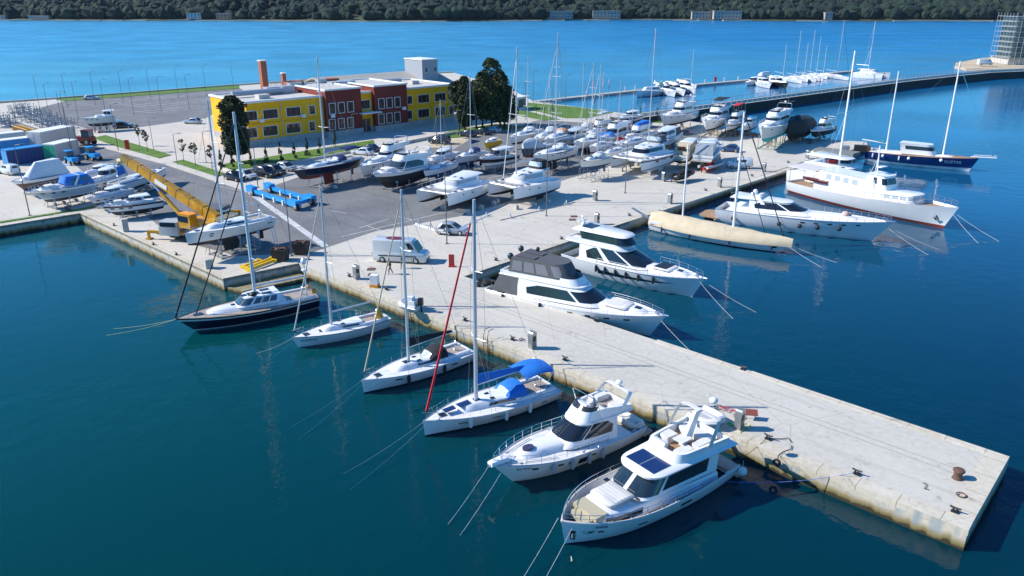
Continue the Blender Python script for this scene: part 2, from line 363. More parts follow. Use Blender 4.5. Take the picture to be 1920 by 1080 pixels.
# painted lines
def line(a, b, w_=.12, z=.012, name='road_marking'):
    a, b = Vector(a), Vector(b); d = (b - a).normalized(); n = Vector((-d.y, d.x, 0)) * w_ / 2
    return [(a - n), (b - n), (b + n), (a + n)]
mb = M()
def addl(p, q, w_=.14):
    l = line(at(*p), at(*q), w_); mb.add([(v.x, v.y, .012) for v in l], [(0, 1, 2, 3)])
addl((640, 444), (860, 392)); addl((728, 411), (672, 428)); addl((686, 423), (716, 433)); addl((470, 362), (610, 462), .9); addl((620, 395), (650, 400)); addl((747, 406), (775, 413)); addl((402, 347), (470, 362))
for k in range(10):
    a = at(260 + k * 0, 240) ; 
for r in range(3):
    for k in range(24):
        p = at(215 + r * 2, 186 + r * 11) + Vector((math.cos(R(42)), math.sin(R(42)), 0)) * k * 2.9 + Vector((r * 2, 0, 0))
        q = p + Vector((math.cos(R(-25)), math.sin(R(-25)), 0)) * 9
        l = line(p, q, .26); mb.add([(v.x, v.y, .0125) for v in l], [(0, 1, 2, 3)])
tag(mb.build('road_marking', PAINT, smooth=False), kind='structure')
# back sea wall
e0 = Vector((*back[0], 0))
for i in range(0, 5):
    a = Vector((*back[i], 0)); b2 = Vector((*back[i + 1], 0)); edge_strip('sea_wall', a, b2, .6, COPE, z=.5, side=-1)
# slip: low concrete ledge where the black yacht's stern lies
sheet('slip_ledge', quad(slipc + Vector((.4, -.1, 0)), inner + Vector((0, -.4, 0)), inner + Vector((1.5, -2.0, 0)), slipc + Vector((2.4, -1.2, 0))), -.95, QWALL, -6)

# ------------------------------------------------------------------ boats
def outline(xa, xf, wa, wf, nose, p=.6, ns=5, nn=7, bow=0.):
    """starboard side from the stern forward, round the front, back down the port side"""
    h = []
    for i in range(ns):
        u = i / ns; h.append((xa + (xf - nose - xa) * u, -(wa + (wf - wa) * u + bow * math.sin(u * math.pi))))
    for i in range(nn):
        a = math.pi / 2 * i / (nn - 1); h.append((xf - nose + nose * math.sin(a), -wf * max(0, math.cos(a)) ** p))
    h[-1] = (xf, 0)
    return h + [(x, -y) for x, y in reversed(h[:-1])]
def zring(ol, z): return [(x, y, z(x) if callable(z) else z) for x, y in ol]
def lerp3(a, b, f): return tuple(a[k] + (b[k] - a[k]) * f for k in range(3))
def band(mb, A, B, i0, i1, f0, f1, off=.018, mi=0, mirror=False, th=None):
    n = len(A)
    def P(i, f):
        k = int(math.floor(i)); k = max(0, min(n - 2, k)); u = i - k
        p = lerp3(lerp3(A[k], A[k + 1], u), lerp3(B[k], B[k + 1], u), f)
        q0 = lerp3(A[max(k, 0)], B[max(k, 0)], f); q1 = lerp3(A[k + 1], B[k + 1], f)
        dx, dy = q1[0] - q0[0], q1[1] - q0[1]; L = math.hypot(dx, dy) or 1
        return (p[0] + dy / L * off, p[1] - dx / L * off, p[2] + off * .3)
    steps = [i0] + [float(k) for k in range(int(math.floor(i0)) + 1, int(math.ceil(i1)))] + [i1]
    rows = [[P(i, f) for i in steps] for f in (f0, f1)]
    if th is not None:   # f1 may taper: th(i)-> f
        rows[1] = [P(i, th(i)) for i in steps]
    mb.loft(rows, mi, closed=False)
    if mirror:
        rows2 = [[(x, -y, z) for x, y, z in r] for r in rows]; mb.loft(rows2, mi, closed=False)
    return mb

class Hull:
    def __init__(s, L, B, fb, fs, D=.6, rake=1., tw=.75, pw=2.2, e0=.25, e1=.6, t0=.45, sag=0., blunt=0.):
        s.L, s.B, s.fb, s.fs, s.D, s.rake, s.tw, s.pw, s.e0, s.e1, s.t0, s.sag, s.blunt = L, B, fb, fs, D, rake, tw, pw, e0, e1, t0, sag, blunt
    def half(s, t):
        if t < s.t0: return s.B / 2 * (s.tw + (1 - s.tw) * math.sin(math.pi / 2 * t / s.t0))
        return s.B / 2 * (1 - (1 - s.blunt) * ((t - s.t0) / (1 - s.t0)) ** s.pw)
    def zs(s, t): return s.fs + (s.fb - s.fs) * t ** 1.6 - s.sag * math.sin(math.pi * t)
    def zk(s, t): return -s.D * (1 - t ** 6) * (1 - .5 * max(0, 1 - t / .35) ** 2)
    def tx(s, x): return max(0., min(1., x / s.L + .5))
    def zx(s, x): return s.zs(s.tx(x))
    def pt(s, t, z, side=-1, off=0.):
        zs, zk = s.zs(t), s.zk(t); f = max(0., min(1., (z - zk) / max(.01, zs - zk)))
        e = s.e0 + (s.e1 - s.e0) * t ** 1.5
        y = s.half(t) * f ** e
        x = -s.L / 2 + s.L * t - s.rake * (1 - f) * t ** 5
        return (x, side * (y + off), z)
    def mesh(s, bot=1, boot=2, top=0, stripe=None, bootw=.12, nt=26, dy=0., flip=None):
        mb = M(); ts = [1 - (1 - i / nt) ** 1.25 if i > 0 else 0. for i in range(nt + 1)]
        def levels(t):
            zs, zk = s.zs(t), s.zk(t)
            lo = [zk, zk * .55, zk * .2, 0, bootw]
            return lo + [bootw + (zs - bootw) * f for f in (.2, .4, .6, .75, .88, 1)]
        rows_m = [bot, bot, bot, boot, top, top, top, top, top, top]
        if stripe is not None:
            for k, mi in stripe.items(): rows_m[4 + k] = mi
        grids = {}
        for side in (-1, 1):
            cols = [[s.pt(t, z, side) for z in levels(t)] for t in ts]
            for k in range(10):
                mb.loft([[c[k] for c in cols], [c[k + 1] for c in cols]], rows_m[k], closed=False)
            grids[side] = cols
        a, b2 = grids[-1][0], grids[1][0]      # transom
        for k in range(10): mb.add([a[k], a[k + 1], b2[k + 1], b2[k]], [(0, 1, 2, 3)], rows_m[k])
        if s.blunt:
            a, b2 = grids[-1][-1], grids[1][-1]
            for k in range(10): mb.add([a[k], a[k + 1], b2[k + 1], b2[k]], [(0, 1, 2, 3)], rows_m[k])
        if dy: mb.v = [(x, y + dy, z) for x, y, z in mb.v]
        return mb
    def deck(s, drop=.06, inset=.05, camber=.06, ta=0., tb=1., mi=0, n=20, mb=None, dy=0.):
        mb = mb or M(); rows = []
        for i in range(n + 1):
            t = ta + (tb - ta) * i / n; z = s.zs(t) - drop; hp = s.pt(t, z, 1); h = max(.0, hp[1] - inset); x = hp[0]
            if t > .999: x -= .05
            rows.append([(x, h * k + dy, z + camber * (1 - k * k) * min(1, h)) for k in (-1, -.5, 0, .5, 1)])
        return mb.loft(rows, mi, closed=False)
    def line_tube(s, dz, r, ta=0., tb=1., off=0., n=26, mb=None, mi=0, both=True, abs_z=None, dy=0., nn=5):
        mb = mb or M()
        for side in ((-1, 1) if both else (-1,)):
            pts = []
            for i in range(n + 1):
                t = ta + (tb - ta) * i / n; z = s.zs(t) + dz if abs_z is None else abs_z
                p = s.pt(t, min(z, s.zs(t)), side, off); pts.append((p[0], p[1] + dy, z))
            mb.tube(pts, r, nn, mi)
        return mb
    def patch(s, mb, t0, t1, d0, d1, mi=0, off=.015, sides=(-1, 1), n=6, taper=False, absz=False, dy=0.):
        """glass or paint following the topside between depths d0 and d1 under the sheer"""
        for side in sides:
            rows = []
            for f in (0, 1):
                r = []
                for i in range(n + 1):
                    u = i / n; t = t0 + (t1 - t0) * u; a, b2 = d0, d1
                    if taper: b2 = d0 + (d1 - d0) * (max(0.03, math.sin(math.pi * min(1, u * 1.0 + .08) ** .8)) if taper == 1 else (1 - u) ** .7)
                    d = a + (b2 - a) * f; z = d if absz else s.zs(t) - d
                    p = s.pt(t, z, side, off); r.append((p[0], p[1] + dy, p[2]))
                rows.append(r)
            mb.loft(rows, mi, closed=False)
        return mb
    def rail(s, parent, ta, tb, h, inset=.12, r=.018, posts=8, mid=True, name='guard_rail', m=None, ends=True):
        mb = M(); n = 24
        def P(t, side, z): hh = max(0, s.half(t) - inset); return (-s.L / 2 + s.L * t - (.05 if t > .99 else 0), side * hh, s.zs(t) + z)
        for side in (-1, 1):
            for z in ([h, h * .5] if mid else [h]):
                mb.tube([P(ta + (tb - ta) * i / n, side, z) for i in range(n + 1)], r if z == h else r * .6, 4)
            for k in range(posts + 1):
                t = ta + (tb - ta) * k / posts; mb.tube([P(t, side, -.03), P(t, side, h)], r, 4)
        if tb > .99 and s.blunt: mb.tube([P(1, -1, h), P(1, 1, h)], r, 4)
        return mb.build(name, m or STEEL, parent)

def place(name, label, cat, bow, stern, hb, hs, lift, group=None):
    """boat standing with its waterline at height lift; bow / stern = where the tip and the transom top are seen"""
    b = at(*bow, lift + hb); a = at(*stern, lift + hs); d = b - a; d.z = 0
    mid = (a + b) / 2
    o = thing(name, label, cat, (mid.x, mid.y, lift), math.atan2(d.y, d.x), group)
    return o, d.length

def local_mast(o, base, h0):
    """boat coordinate (x) of the mast foot seen at the pixel base"""
    p = at(*base, o.location.z + h0) - o.location; a = o.rotation_euler.z
    return p.x * math.cos(a) + p.y * math.sin(a)

def rig(o, H, mx, h0, mh, r=.10, furl=None, boom=True, cover=None, boomh=1.3, boomlen=None, spread=2, mm=None, backstay=True, furlr=.07, bowx=None, pre='', inner=None):
    mm = mm or ALU
    top = h0 + mh
    M().tube([(mx, 0, h0 - .1), (mx - .05, 0, h0 + mh * .6), (mx - .12, 0, top)], r, 8, r2=r * .72, flat=.8).build(pre + 'mast', mm, o)
    bx = bowx if bowx is not None else H.L / 2 - .15; bz = H.fb
    ft = (mx - .1, 0, top - mh * .04)
    w = M(); hb = H.half(H.tx(mx - .3)) - .1; cz = H.zx(mx - .3)
    sp = M(); lv = []
    for k in range(spread):
        z = h0 + mh * (k + 1) / (spread + 1) * (.95 if spread == 1 else 1.0); wd = hb * (.62 - .12 * k)
        lv.append((mx - .25, wd, z)); sp.tube([(mx - .25, -wd, z + .04), (mx, 0, z), (mx - .25, wd, z + .04)], .035, 4)
    if spread: sp.build('spreaders', mm, o)
    for sd_ in (-1, 1):
        pts = [(mx - .3, sd_ * hb, cz)] + [(x, sd_ * y, z) for x, y, z in lv] + [(mx - .1, 0, top - .1)]
        w.tube(pts, .014, 3)
        if lv: w.tube([(mx - .7, sd_ * hb * .95, cz), (mx - .03, 0, lv[0][2])], .014, 3)
    if backstay: w.tube([(mx - .12, 0, top), (-H.L / 2 + .4, 0, H.fs + .3)], .014, 3)
    w.tube([ft, (bx, 0, bz)], .014, 3)
    if inner: w.tube([(mx - .05, 0, h0 + mh * .72), (inner, 0, H.zx(inner))], .03, 4)
    w.build('rigging', WIRE, o)
    if furl:
        p0 = lerp3((bx, 0, bz + .1), ft, .03); p1 = lerp3((bx, 0, bz + .1), ft, .93)
        M().tube([p0, lerp3(p0, p1, .1), lerp3(p0, p1, .5), p1], furlr, 6, r2=furlr * .6).build('furled_sail', furl, o)
        M().tube([p0, lerp3(p0, p1, .012)], .14, 8).build('furling_drum', BLACK, o)
    if boom:
        bl = boomlen or (mx + H.L / 2 - .6) * .85; z = h0 + boomh
        M().tube([(mx - .12, 0, z), (mx - bl, 0, z + .12)], .075, 6, flat=.8).build('boom', mm, o)
        if cover:
            c = M(); rings = []
            for k in range(9):
                u = k / 8; x = mx - .15 - (bl - .3) * u; hh = .62 * (1 - u) + .20 + .03 * math.sin(k * 2.3); ww = .17 - .05 * u
                rings.append([(x, ww * math.cos(a) * (1.15 if math.sin(a) < 0 else .55), z + .12 * u + .02 + hh * .5 + hh * .5 * math.sin(a)) for a in [2 * math.pi * j / 10 for j in range(10)]])
            c.loft(rings, 0, True, True); c.build('sail_cover', cover, o)
    return top

def hatch(mb, x, y, z, sx=.5, sy=.5, mi=0): return mb.box(x, y, z, sx, sy, .05, mi)

def sailboat(name, label, bow, stern, lift, hb=1.25, hs=1.05, B=3.6, hull=WHITE, bottom=BLKA, boot=BLACK, stripe=None, smat=None, mast=None, mtop=15, mr=.1, furl=None, cover=None,
             keel=True, bimini=None, hood=None, cabin_h=.38, lines=True, deckm=None, tent=None, fine=True, rakeb=.5, group='sailing yachts', tw=.8, cabin=(.30, .78), spread=2, port=True, boom=True, cat='sailing yacht', furlr=.07, Lmin=None, wheel=True, pre='', mm=None, inner=None, cabw=.62):
    o, L = place(name, label, cat, bow, stern, hb, hs, lift, group)
    H = Hull(L, B, hb, hs, .55, rakeb, tw, 2.0, .38, .72, .42)
    H.mesh(1, 2, 0, stripe).build('hull', [hull, bottom, boot, smat or NAVYH], o, 40)
    dm = deckm or DECK
    H.deck(.03).build('deck', dm, o)
    H.line_tube(.01, .03, nn=4).build('toe_rail', ALU if hull is WHITE else TEAK, o)
    # low coachroof with raked front
    xa, xf = -L / 2 + L * cabin[0], -L / 2 + L * cabin[1]
    hw = B / 2 * cabw
    z0 = lambda x: H.zx(x) - .03
    A = zring(outline(xa, xf, hw, hw * .62, L * .10), z0)
    Bm = zring(outline(xa + .05, xf - L * .05, hw * .84, hw * .46, L * .09), lambda x: H.zx(x) + cabin_h * (1 - .25 * max(0, x - 0) / L * 2))
    C = zring(outline(xa + .05, xf - L * .10, hw * .6, hw * .25, L * .08), lambda x: H.zx(x) + cabin_h + .07)
    mb = M(); mb.loft([A, Bm, C], 0); mb.strip(C, 0); mb.add([A[0], Bm[0], C[0], C[-1], Bm[-1], A[-1]], [(0, 1, 2, 3, 4, 5)]); mb.build('coachroof', WHITE, o, 50)
    if port:
        g = M(); band(g, A, Bm, .7, 3.6, .35, .78, mirror=True); g.build('cabin_window', GLASS, o)
    if fine:
        g = M()
        for fx_, yy in ((.70, 0), (.60, .0), (.86, 0), (.5, .4), (.5, -.4)):
            x = -L / 2 + L * fx_; 
            hatch(g, x, yy, (H.zx(x) + cabin_h + .06 if fx_ < cabin[1] - .12 else H.zx(x) + .06), .5 if fx_ != .5 else .35, .5 if fx_ != .5 else .3)
        g.build('hatch', GLASS, o)
    # cockpit: coamings, benches, sole and wheel
    xc0, xc1 = -L / 2 + .35, xa + .1
    c = M()
    for sd_ in (-1, 1): c.box((xc0 + xc1) / 2, sd_ * hw * .92, (H.zx(xc0) + H.zx(xc1)) / 2 + .10, xc1 - xc0, .22, .30, 0)
    c.build('cockpit_coaming', WHITE, o)
    M().box((xc0 + xc1) / 2, 0, (H.zx(xc0) + H.zx(xc1)) / 2 + .045, xc1 - xc0, hw * 1.5, .03).build('cockpit_sole', TEAKG, o)
    if wheel and fine:
        wv = M(); wx = xc0 + (xc1 - xc0) * .32; wz = H.zx(wx) + .55
        wv.tube([(wx, .42 * math.cos(a), wz + .42 * math.sin(a)) for a in [2 * math.pi * k / 12 for k in range(13)]], .02, 4)
        wv.tube([(wx, 0, wz - .5), (wx, 0, wz)], .07, 6); wv.build('steering_wheel', STEEL, o)
    if fine:
        H.rail(o, .02, .97, .56, .10, .008, 9)
        pm = M(); bz = H.fb
        pm.tube([(L / 2 - 1.1, -H.half(.9) * .8, bz + .0), (L / 2 - 1.0, -H.half(.9) * .8, bz + .58), (L / 2 + .05, 0, bz + .66), (L / 2 - 1.0, H.half(.9) * .8, bz + .58), (L / 2 - 1.1, H.half(.9) * .8, bz)], .02, 5)
        pm.build('pulpit', STEEL, o)
    if keel:
        k = M(); kz = -min(1.9, L * .16)
        k.loft([[(x + sx * .55, .09 * y * (1 if abs(x) < .9 else .3), z) for x, y in ((-1.0, 1), (.2, 1.5), (1.1, 0), (.2, -1.5), (-1.0, -1))] for z, sx in ((-.35, 0), (kz, -.4))], 0, True, True)
        k.box(-L / 2 + L * .12, 0, -.75, .5, .08, 1.2); k.build('keel', bottom, o)
    if mast:
        mx = local_mast(o, mast, hb + .3) if isinstance(mast, tuple) else mast
        mx = max(-L * .1, min(L * .22, mx)) if isinstance(mast, tuple) else mx
        rig(o, H, mx, hb + .25, mtop, mr, furl, boom, cover, spread=spread, furlr=furlr, mm=mm, inner=inner)
    if hood:
        xx = xa + .35; z = H.zx(xx) + cabin_h
        hm = M(); rings = []
        for k, (dx, hh, ww) in enumerate(((.95, .05, .85), (.55, .55, .92), (-.2, .78, 1.0), (-.75, .74, 1.0))):
            rings.append([(xx + dx, ww * hw * math.cos(a) * -1, z - .1 + hh * max(0, math.sin(a)) ** .6) for a in [math.pi * j / 8 for j in range(9)]])
        hm.loft(rings, 0, closed=False); hm.build('sprayhood', hood, o)
        cl = M(); cl.loft([[(p[0] + .02, p[1] * .8, p[2] + .02) for p in r[2:7]] for r in (rings[0], rings[1])], 0, closed=False); cl.build('hood_window', mat('clear_vinyl', (.45, .52, .55), .15), o)
    if bimini:
        xx = (xc0 + xc1) / 2 - .1; z = H.zx(xx) + 1.75; lb = (xc1 - xc0) * .42
        rings = [[(xx + lb * u, hw * 1.05 * v, z + .22 * (1 - u * u) + .26 * (1 - v * v) - (.12 if abs(v) == 1 else 0)) for v in (-1, -.85, -.5, 0, .5, .85, 1)] for u in (-1, -.5, 0, .5, 1)]
        M().loft(rings, 0, closed=False).loft([[(x, y, z2 - .03) for x, y, z2 in r] for r in rings], 0, closed=False).build('bimini', bimini, o)
        fr = M()
        for u in (-.9, 0, .9):
            fr.tube([(xx, -hw * 1.05, z - 1.9), (xx + lb * u, -hw * 1.13, z + .03), (xx + lb * u, hw * 1.13, z + .03), (xx, hw * 1.05, z - 1.9)], .018, 4)
        fr.build('bimini_frame', STEEL, o)
    if tent:
        t0_, t1_, th_ = tent[:3]; rings = []
        for k in range(7):
            u = k / 6; x = -L / 2 + L * (t0_ + (t1_ - t0_) * u); w_ = H.half(H.tx(x)) * 1.0; z = H.zx(x); hh = th_ * (math.sin(math.pi * (.12 + .76 * u)) ** .5)
            rings.append([(x, -w_, z), (x, -w_ * .8, z + hh * .6), (x, -w_ * .35, z + hh * .93), (x, 0, z + hh), (x, w_ * .35, z + hh * .93), (x, w_ * .8, z + hh * .6), (x, w_, z)])
        M().loft(rings, 0, closed=False, c0=True, c1=True).build('cover', tent[3] if len(tent) > 3 else LGRC, o)
    return o, H

def tierbox(o, name, m, levels, cap=True, capm=None):
    mb = M(); mb.loft(levels, 0)
    if cap: mb.strip(levels[-1], 0)
    a = [l[0] for l in levels]; b2 = [l[-1] for l in levels]
    return mb.build(name, m, o, 45)

def cushion(mb, x, y, z, sx, sy, sz=.18, mi=0):
    c = outline(-sx / 2, sx / 2, sy / 2, sy / 2, min(sx, sy) * .2, .5, 3, 4)
    r0 = [(x + a, y + b2, z) for a, b2 in c]; r1 = [(x + a, y + b2, z + sz * .7) for a, b2 in c]; r2 = [(x + a * .93, y + b2 * .93, z + sz) for a, b2 in c]
    mb.loft([r0, r1, r2], mi, False, False); mb.strip(r2, mi)

def arch(o, x, w_, z, h, lean=-.8, r=.11, m=None, name='radar_arch', w2=.85, wide=2.):
    mb = M(); pts = [(x, -w_, z), (x + lean * .6, -w_ * (.5 + w2 / 2), z + h * .6), (x + lean, -w_ * w2, z + h * .93), (x + lean * 1.05, -w_ * w2 * .8, z + h), (x + lean * 1.05, w_ * w2 * .8, z + h), (x + lean, w_ * w2, z + h * .93), (x + lean * .6, w_ * (.5 + w2 / 2), z + h * .6), (x, w_, z)]
    P = []
    for p in pts: P.append([(p[0] - r * wide, p[1], p[2] - r * .4), (p[0] + r * wide, p[1], p[2] + 0), (p[0] + r * wide, p[1] * .985, p[2] + r * .8), (p[0] - r * wide, p[1] * .985, p[2] + r * .4)])
    mb.loft(P, 0, True, True); mb.build(name, m or WHITE, o, 60)
    return (x + lean * 1.05, z + h)

def motoryacht(name, label, bow, stern, lift, hb=1.9, hs=1.3, B=4., hull=WHITE, bottom=BLKA, boot=BLACK, stripe=None, smat=None, cabin=(.22, .66), ch=1.35, cw=.80, rake=1.3, fly=True, flyc=None, hard=None,
               archh=1.2, glassm=None, ports=3, hullwin=None, group='motor yachts', tw=.88, pw=2.3, e1=.75, rakeb=1.2, fine=True, canopy=None, flycover=None, raila=.35, cat='motor yacht', sunpad=True, extra=None, dome=True, sag=0., D=.7, gf=(.40, .92), tumble=.82, platform=.9, archm=None, blunt=0., open_=False, railh=.6):
    o, L = place(name, label, cat, bow, stern, hb, hs, lift, group)
    H = Hull(L, B, hb, hs, D, rakeb, tw, pw, .22, e1, .5, sag, blunt)
    H.mesh(1, 2, 0, stripe).build('hull', [hull, bottom, boot, smat or BLACK], o, 40)
    H.deck(.08, .06, .05, .12 if not open_ else 0, 1).build('deck', WHITE if not fine else DECK, o)
    M().box(-L / 2 + L * .06, 0, hs * .62, L * .13, B * tw * .86, .06).build('cockpit_sole', TEAKG, o) if fine else None
    tr = M(); 
    for sd_ in (-1, 1):
        H.patch(tr, .0, .13, 0, hs * .4, sides=(sd_,), off=-.06)
    tr.build('bulwark', WHITE, o)
    M().prism([(-L / 2 - platform, -B * tw * .42), (-L / 2 + .1, -B * tw * .47), (-L / 2 + .1, B * tw * .47), (-L / 2 - platform, B * tw * .42)], .25, .36).build('swim_platform', TEAKG if fine else WHITE, o)
    g = glassm or GLASS
    H.line_tube(-.03, .035, .0, 1, .01, nn=4).build('rub_rail', STEEL if fine else GALV, o)
    if ports or hullwin:
        pm = M()
        for k in range(ports):
            t = .52 + .30 * k / max(1, ports - 1); H.patch(pm, t, t + .55 / L, .42, .60, n=2)
        if hullwin:
            for hw_ in hullwin: H.patch(pm, *hw_[:4], taper=hw_[4] if len(hw_) > 4 else False, n=10)
        pm.build('hull_window', GLASS, o)
    # trunk cabin and foredeck swelling
    xa, xf = -L / 2 + L * cabin[0], -L / 2 + L * cabin[1]
    hw = B / 2 * cw; zd = H.zx(0) - .05
    T0 = zring(outline(xa, min(L / 2 * .82, xf + L * .24), hw * .95, hw * .50, L * .16, .7), lambda x: H.zx(x) - .08)
    T1 = zring(outline(xa, min(L / 2 * .82, xf + L * .24) - L * .03, hw * .88, hw * .38, L * .15, .7), lambda x: H.zx(x) + .30 - .18 * max(0, x / L))
    T2 = zring(outline(xa, min(L / 2 * .82, xf + L * .24) - L * .07, hw * .70, hw * .24, L * .12, .7), lambda x: H.zx(x) + .40 - .2 * max(0, x / L))
    mb = M(); mb.loft([T0, T1, T2], 0); mb.strip(T2); mb.build('trunk_cabin', WHITE, o, 55)
    if sunpad and fine:
        mb = M(); x = xf + L * .07; cushion(mb, x, 0, H.zx(x) + .30, L * .13, hw * .95, .20); mb.build('sun_pad', CUSH, o)
        mb = M(); x = xf + L * .17; hatch(mb, x, 0, H.zx(x) + .34, .55, .55); mb.build('hatch', GLASS, o)
    # deckhouse with raked glass
    zb = H.zx(xa) * .5 + H.zx(xf) * .5
    A = zring(outline(xa, xf, hw * .92, hw * .80, L * .10, .55), lambda x: H.zx(x) + .05)
    C = zring(outline(xa - .1, xf - rake, hw * tumble, hw * tumble * .80, L * .08, .55), zb + ch)
    mb = M(); mb.loft([A, C], 0); mb.strip(C); mb.add([A[0], A[-1], C[-1], C[0]], [(0, 1, 2, 3)]); mb.build('deckhouse', WHITE, o, 45)
    mb = M(); band(mb, A, C, 5.4, 16.6, gf[0] + .02, gf[1]); mb.build('windscreen', g, o, 60)
    mb = M(); band(mb, A, C, .8, 4.9, gf[0], gf[1], mirror=True, th=lambda i: gf[0] + (gf[1] - gf[0]) * min(1, .35 + i * .3)); mb.build('side_window', g, o)
    if fine:
        mb = M()
        for k in (8, 11, 14):
            band(mb, A, C, k - .06, k + .06, gf[0], gf[1], off=.035)
        mb.build('window_pillar', BLACK, o)
        mb = M(); band(mb, A, C, .0, .0 + .6, .1, .9, off=.02, mirror=True); 
    if canopy:   # fabric enclosing the aft cockpit
        mb = M(); r0 = zring(outline(-L / 2 + L * .03, xa + .1, B / 2 * tw * .9, hw * .92, .1, .5, 5, 3), lambda x: H.zx(x) - .02); r1 = zring(outline(-L / 2 + L * .08, xa + .1, B / 2 * tw * .8, hw * .82, .1, .5, 5, 3), zb + ch)
        mb.loft([r0, r1]); mb.strip(r1); mb.build('cockpit_canopy', canopy, o)
    zr = zb + ch
    # roof that overhangs the aft deck = flybridge deck
    xr0 = xa - L * .12 if not open_ else xa
    R0 = zring(outline(xr0, xf - rake + .25, hw * .88, hw * tumble * .86, L * .10, .6), zr)
    R1 = zring(outline(xr0 - .05, xf - rake + .20, hw * .90, hw * tumble * .88, L * .10, .6), zr + .09)
    R2 = zring(outline(xr0, xf - rake - .1, hw * .84, hw * tumble * .78, L * .10, .6), zr + .14)
    mb = M(); mb.loft([R0, R1, R2], 0, True); mb.strip(R2); mb.build('roof', WHITE, o, 50)
    if fly:
        fx0, fx1 = xr0 + .1, xf - rake - L * .03; fh = .62
        o0 = zring(outline(fx0, fx1 + .5, hw * .84, hw * .68, L * .08, .6), zr + .12); o1 = zring(outline(fx0, fx1, hw * .88, hw * .60, L * .07, .6), lambda x: zr + .14 + fh * (.55 + .45 * min(1, max(0, (x - fx0) / (fx1 - fx0) * 1.6))))
        i1 = zring(outline(fx0 + .15, fx1 - .15, hw * .78, hw * .50, L * .065, .6), lambda x: zr + .14 + fh * (.55 + .45 * min(1, max(0, (x - fx0) / (fx1 - fx0) * 1.6)))); i0 = zring(outline(fx0 + .15, fx1 - .35, hw * .76, hw * .48, L * .06, .6), zr + .17)
        mb = M(); mb.loft([o0, o1, i1, i0], 0); mb.build('flybridge', WHITE, o, 45)
        mb = M(); mb.strip(zring(outline(fx0 + .16, fx1 - .36, hw * .76, hw * .48, L * .06, .6), zr + .175)); mb.build('flybridge_floor', TEAKG, o)
        if flycover:
            mb = M(); mb.loft([[ (p[0], p[1], p[2] + .02) for p in i1], zring(outline(fx0 + .6, fx1 - .7, hw * .55, hw * .3, L * .05, .6), zr + fh + .55)]); mb.strip(zring(outline(fx0 + .6, fx1 - .7, hw * .55, hw * .3, L * .05, .6), zr + fh + .55)); mb.build('flybridge_cover', flycover, o)
        else:
            mb = M(); ln = fx1 - fx0
            cushion(mb, fx0 + ln * .22, hw * .45, zr + .18, ln * .3, hw * .45, .38); cushion(mb, fx0 + ln * .22, -hw * .5, zr + .18, ln * .3, hw * .3, .38)
            cushion(mb, fx0 + ln * .62, -hw * .3, zr + .18, .5, .55, .45); cushion(mb, fx0 + ln * .58, hw * .35, zr + .18, .5, .55, .45); mb.box(fx0 + ln * .55, -hw * .3, zr + .75, .12, .5, .5)
            mb.build('flybridge_seat', CUSH, o)
            mb = M(); mb.box(fx1 - L * .06, -hw * .2, zr + .62, .45, hw * .7, .55, 0, ry=-.3); mb.build('helm_console', WHITE, o)
            mb = M(); band(mb, o1, [(p[0] - .25, p[1] * .97, p[2] + .28) for p in o1], 5, 17, 0, 1, off=0); mb.build('wind_deflector', mat('smoked_acrylic', (.03, .035, .04), .1), o)
        if archh:
            ax, az = arch(o, fx0 + L * .07, hw * .84, zr + .3, archh, -.9, .09, archm)
            if dome and fine:
                dm = M(); dm.ball((ax, 0, az + .30), .26, sz=.7); dm.tube([(ax, 0, az), (ax, 0, az + .2)], .08, 6); dm.tube([(ax, .5, az), (ax - .1, .52, az + 1.0)], .015, 4); dm.build('radar', WHITE, o)
        if flyc:
            rx0, rx1 = fx0 + .3, fx1 - .4; zt = zr + 2.1
            r0 = zring(outline(rx0, rx1, hw * .72, hw * .5, .5, .5), zt); r1 = zring(outline(rx0 + .2, rx1 - .2, hw * .6, hw * .4, .5, .5), zt + .12)
            mb = M(); mb.loft([r0, r1], 0, True); mb.strip(r1); mb.build('flybridge_top', flyc, o)
            mb = M(); 
            for i_ in (0, 3, 7): 
                for pp in (r0[i_], r0[-1 - i_]): mb.tube([(pp[0], pp[1] * 1.05, zr + .6), pp], .03, 4)
            mb.build('flybridge_posts', STEEL, o)
    elif archh:
        arch(o, xa + .6, hw * .86, zr, archh * .5, -.5, .08, archm)
    if hard:
        pass
    if fine or raila: H.rail(o, raila, .985, railh, .10, .02 if fine else .018, 9 if fine else 6, mid=fine)
    if fine:
        mb = M(); mb.tube([(L / 2 - .9, 0, hb + .05), (L / 2 + .25, 0, hb + .02)], .09, 6); mb.box(L / 2 - .9, 0, hb + .1, .35, .3, .2); mb.build('anchor_roller', STEEL, o)
    return o, H, dict(L=L, xa=xa, xf=xf, hw=hw, zr=zr, A=A, C=C)

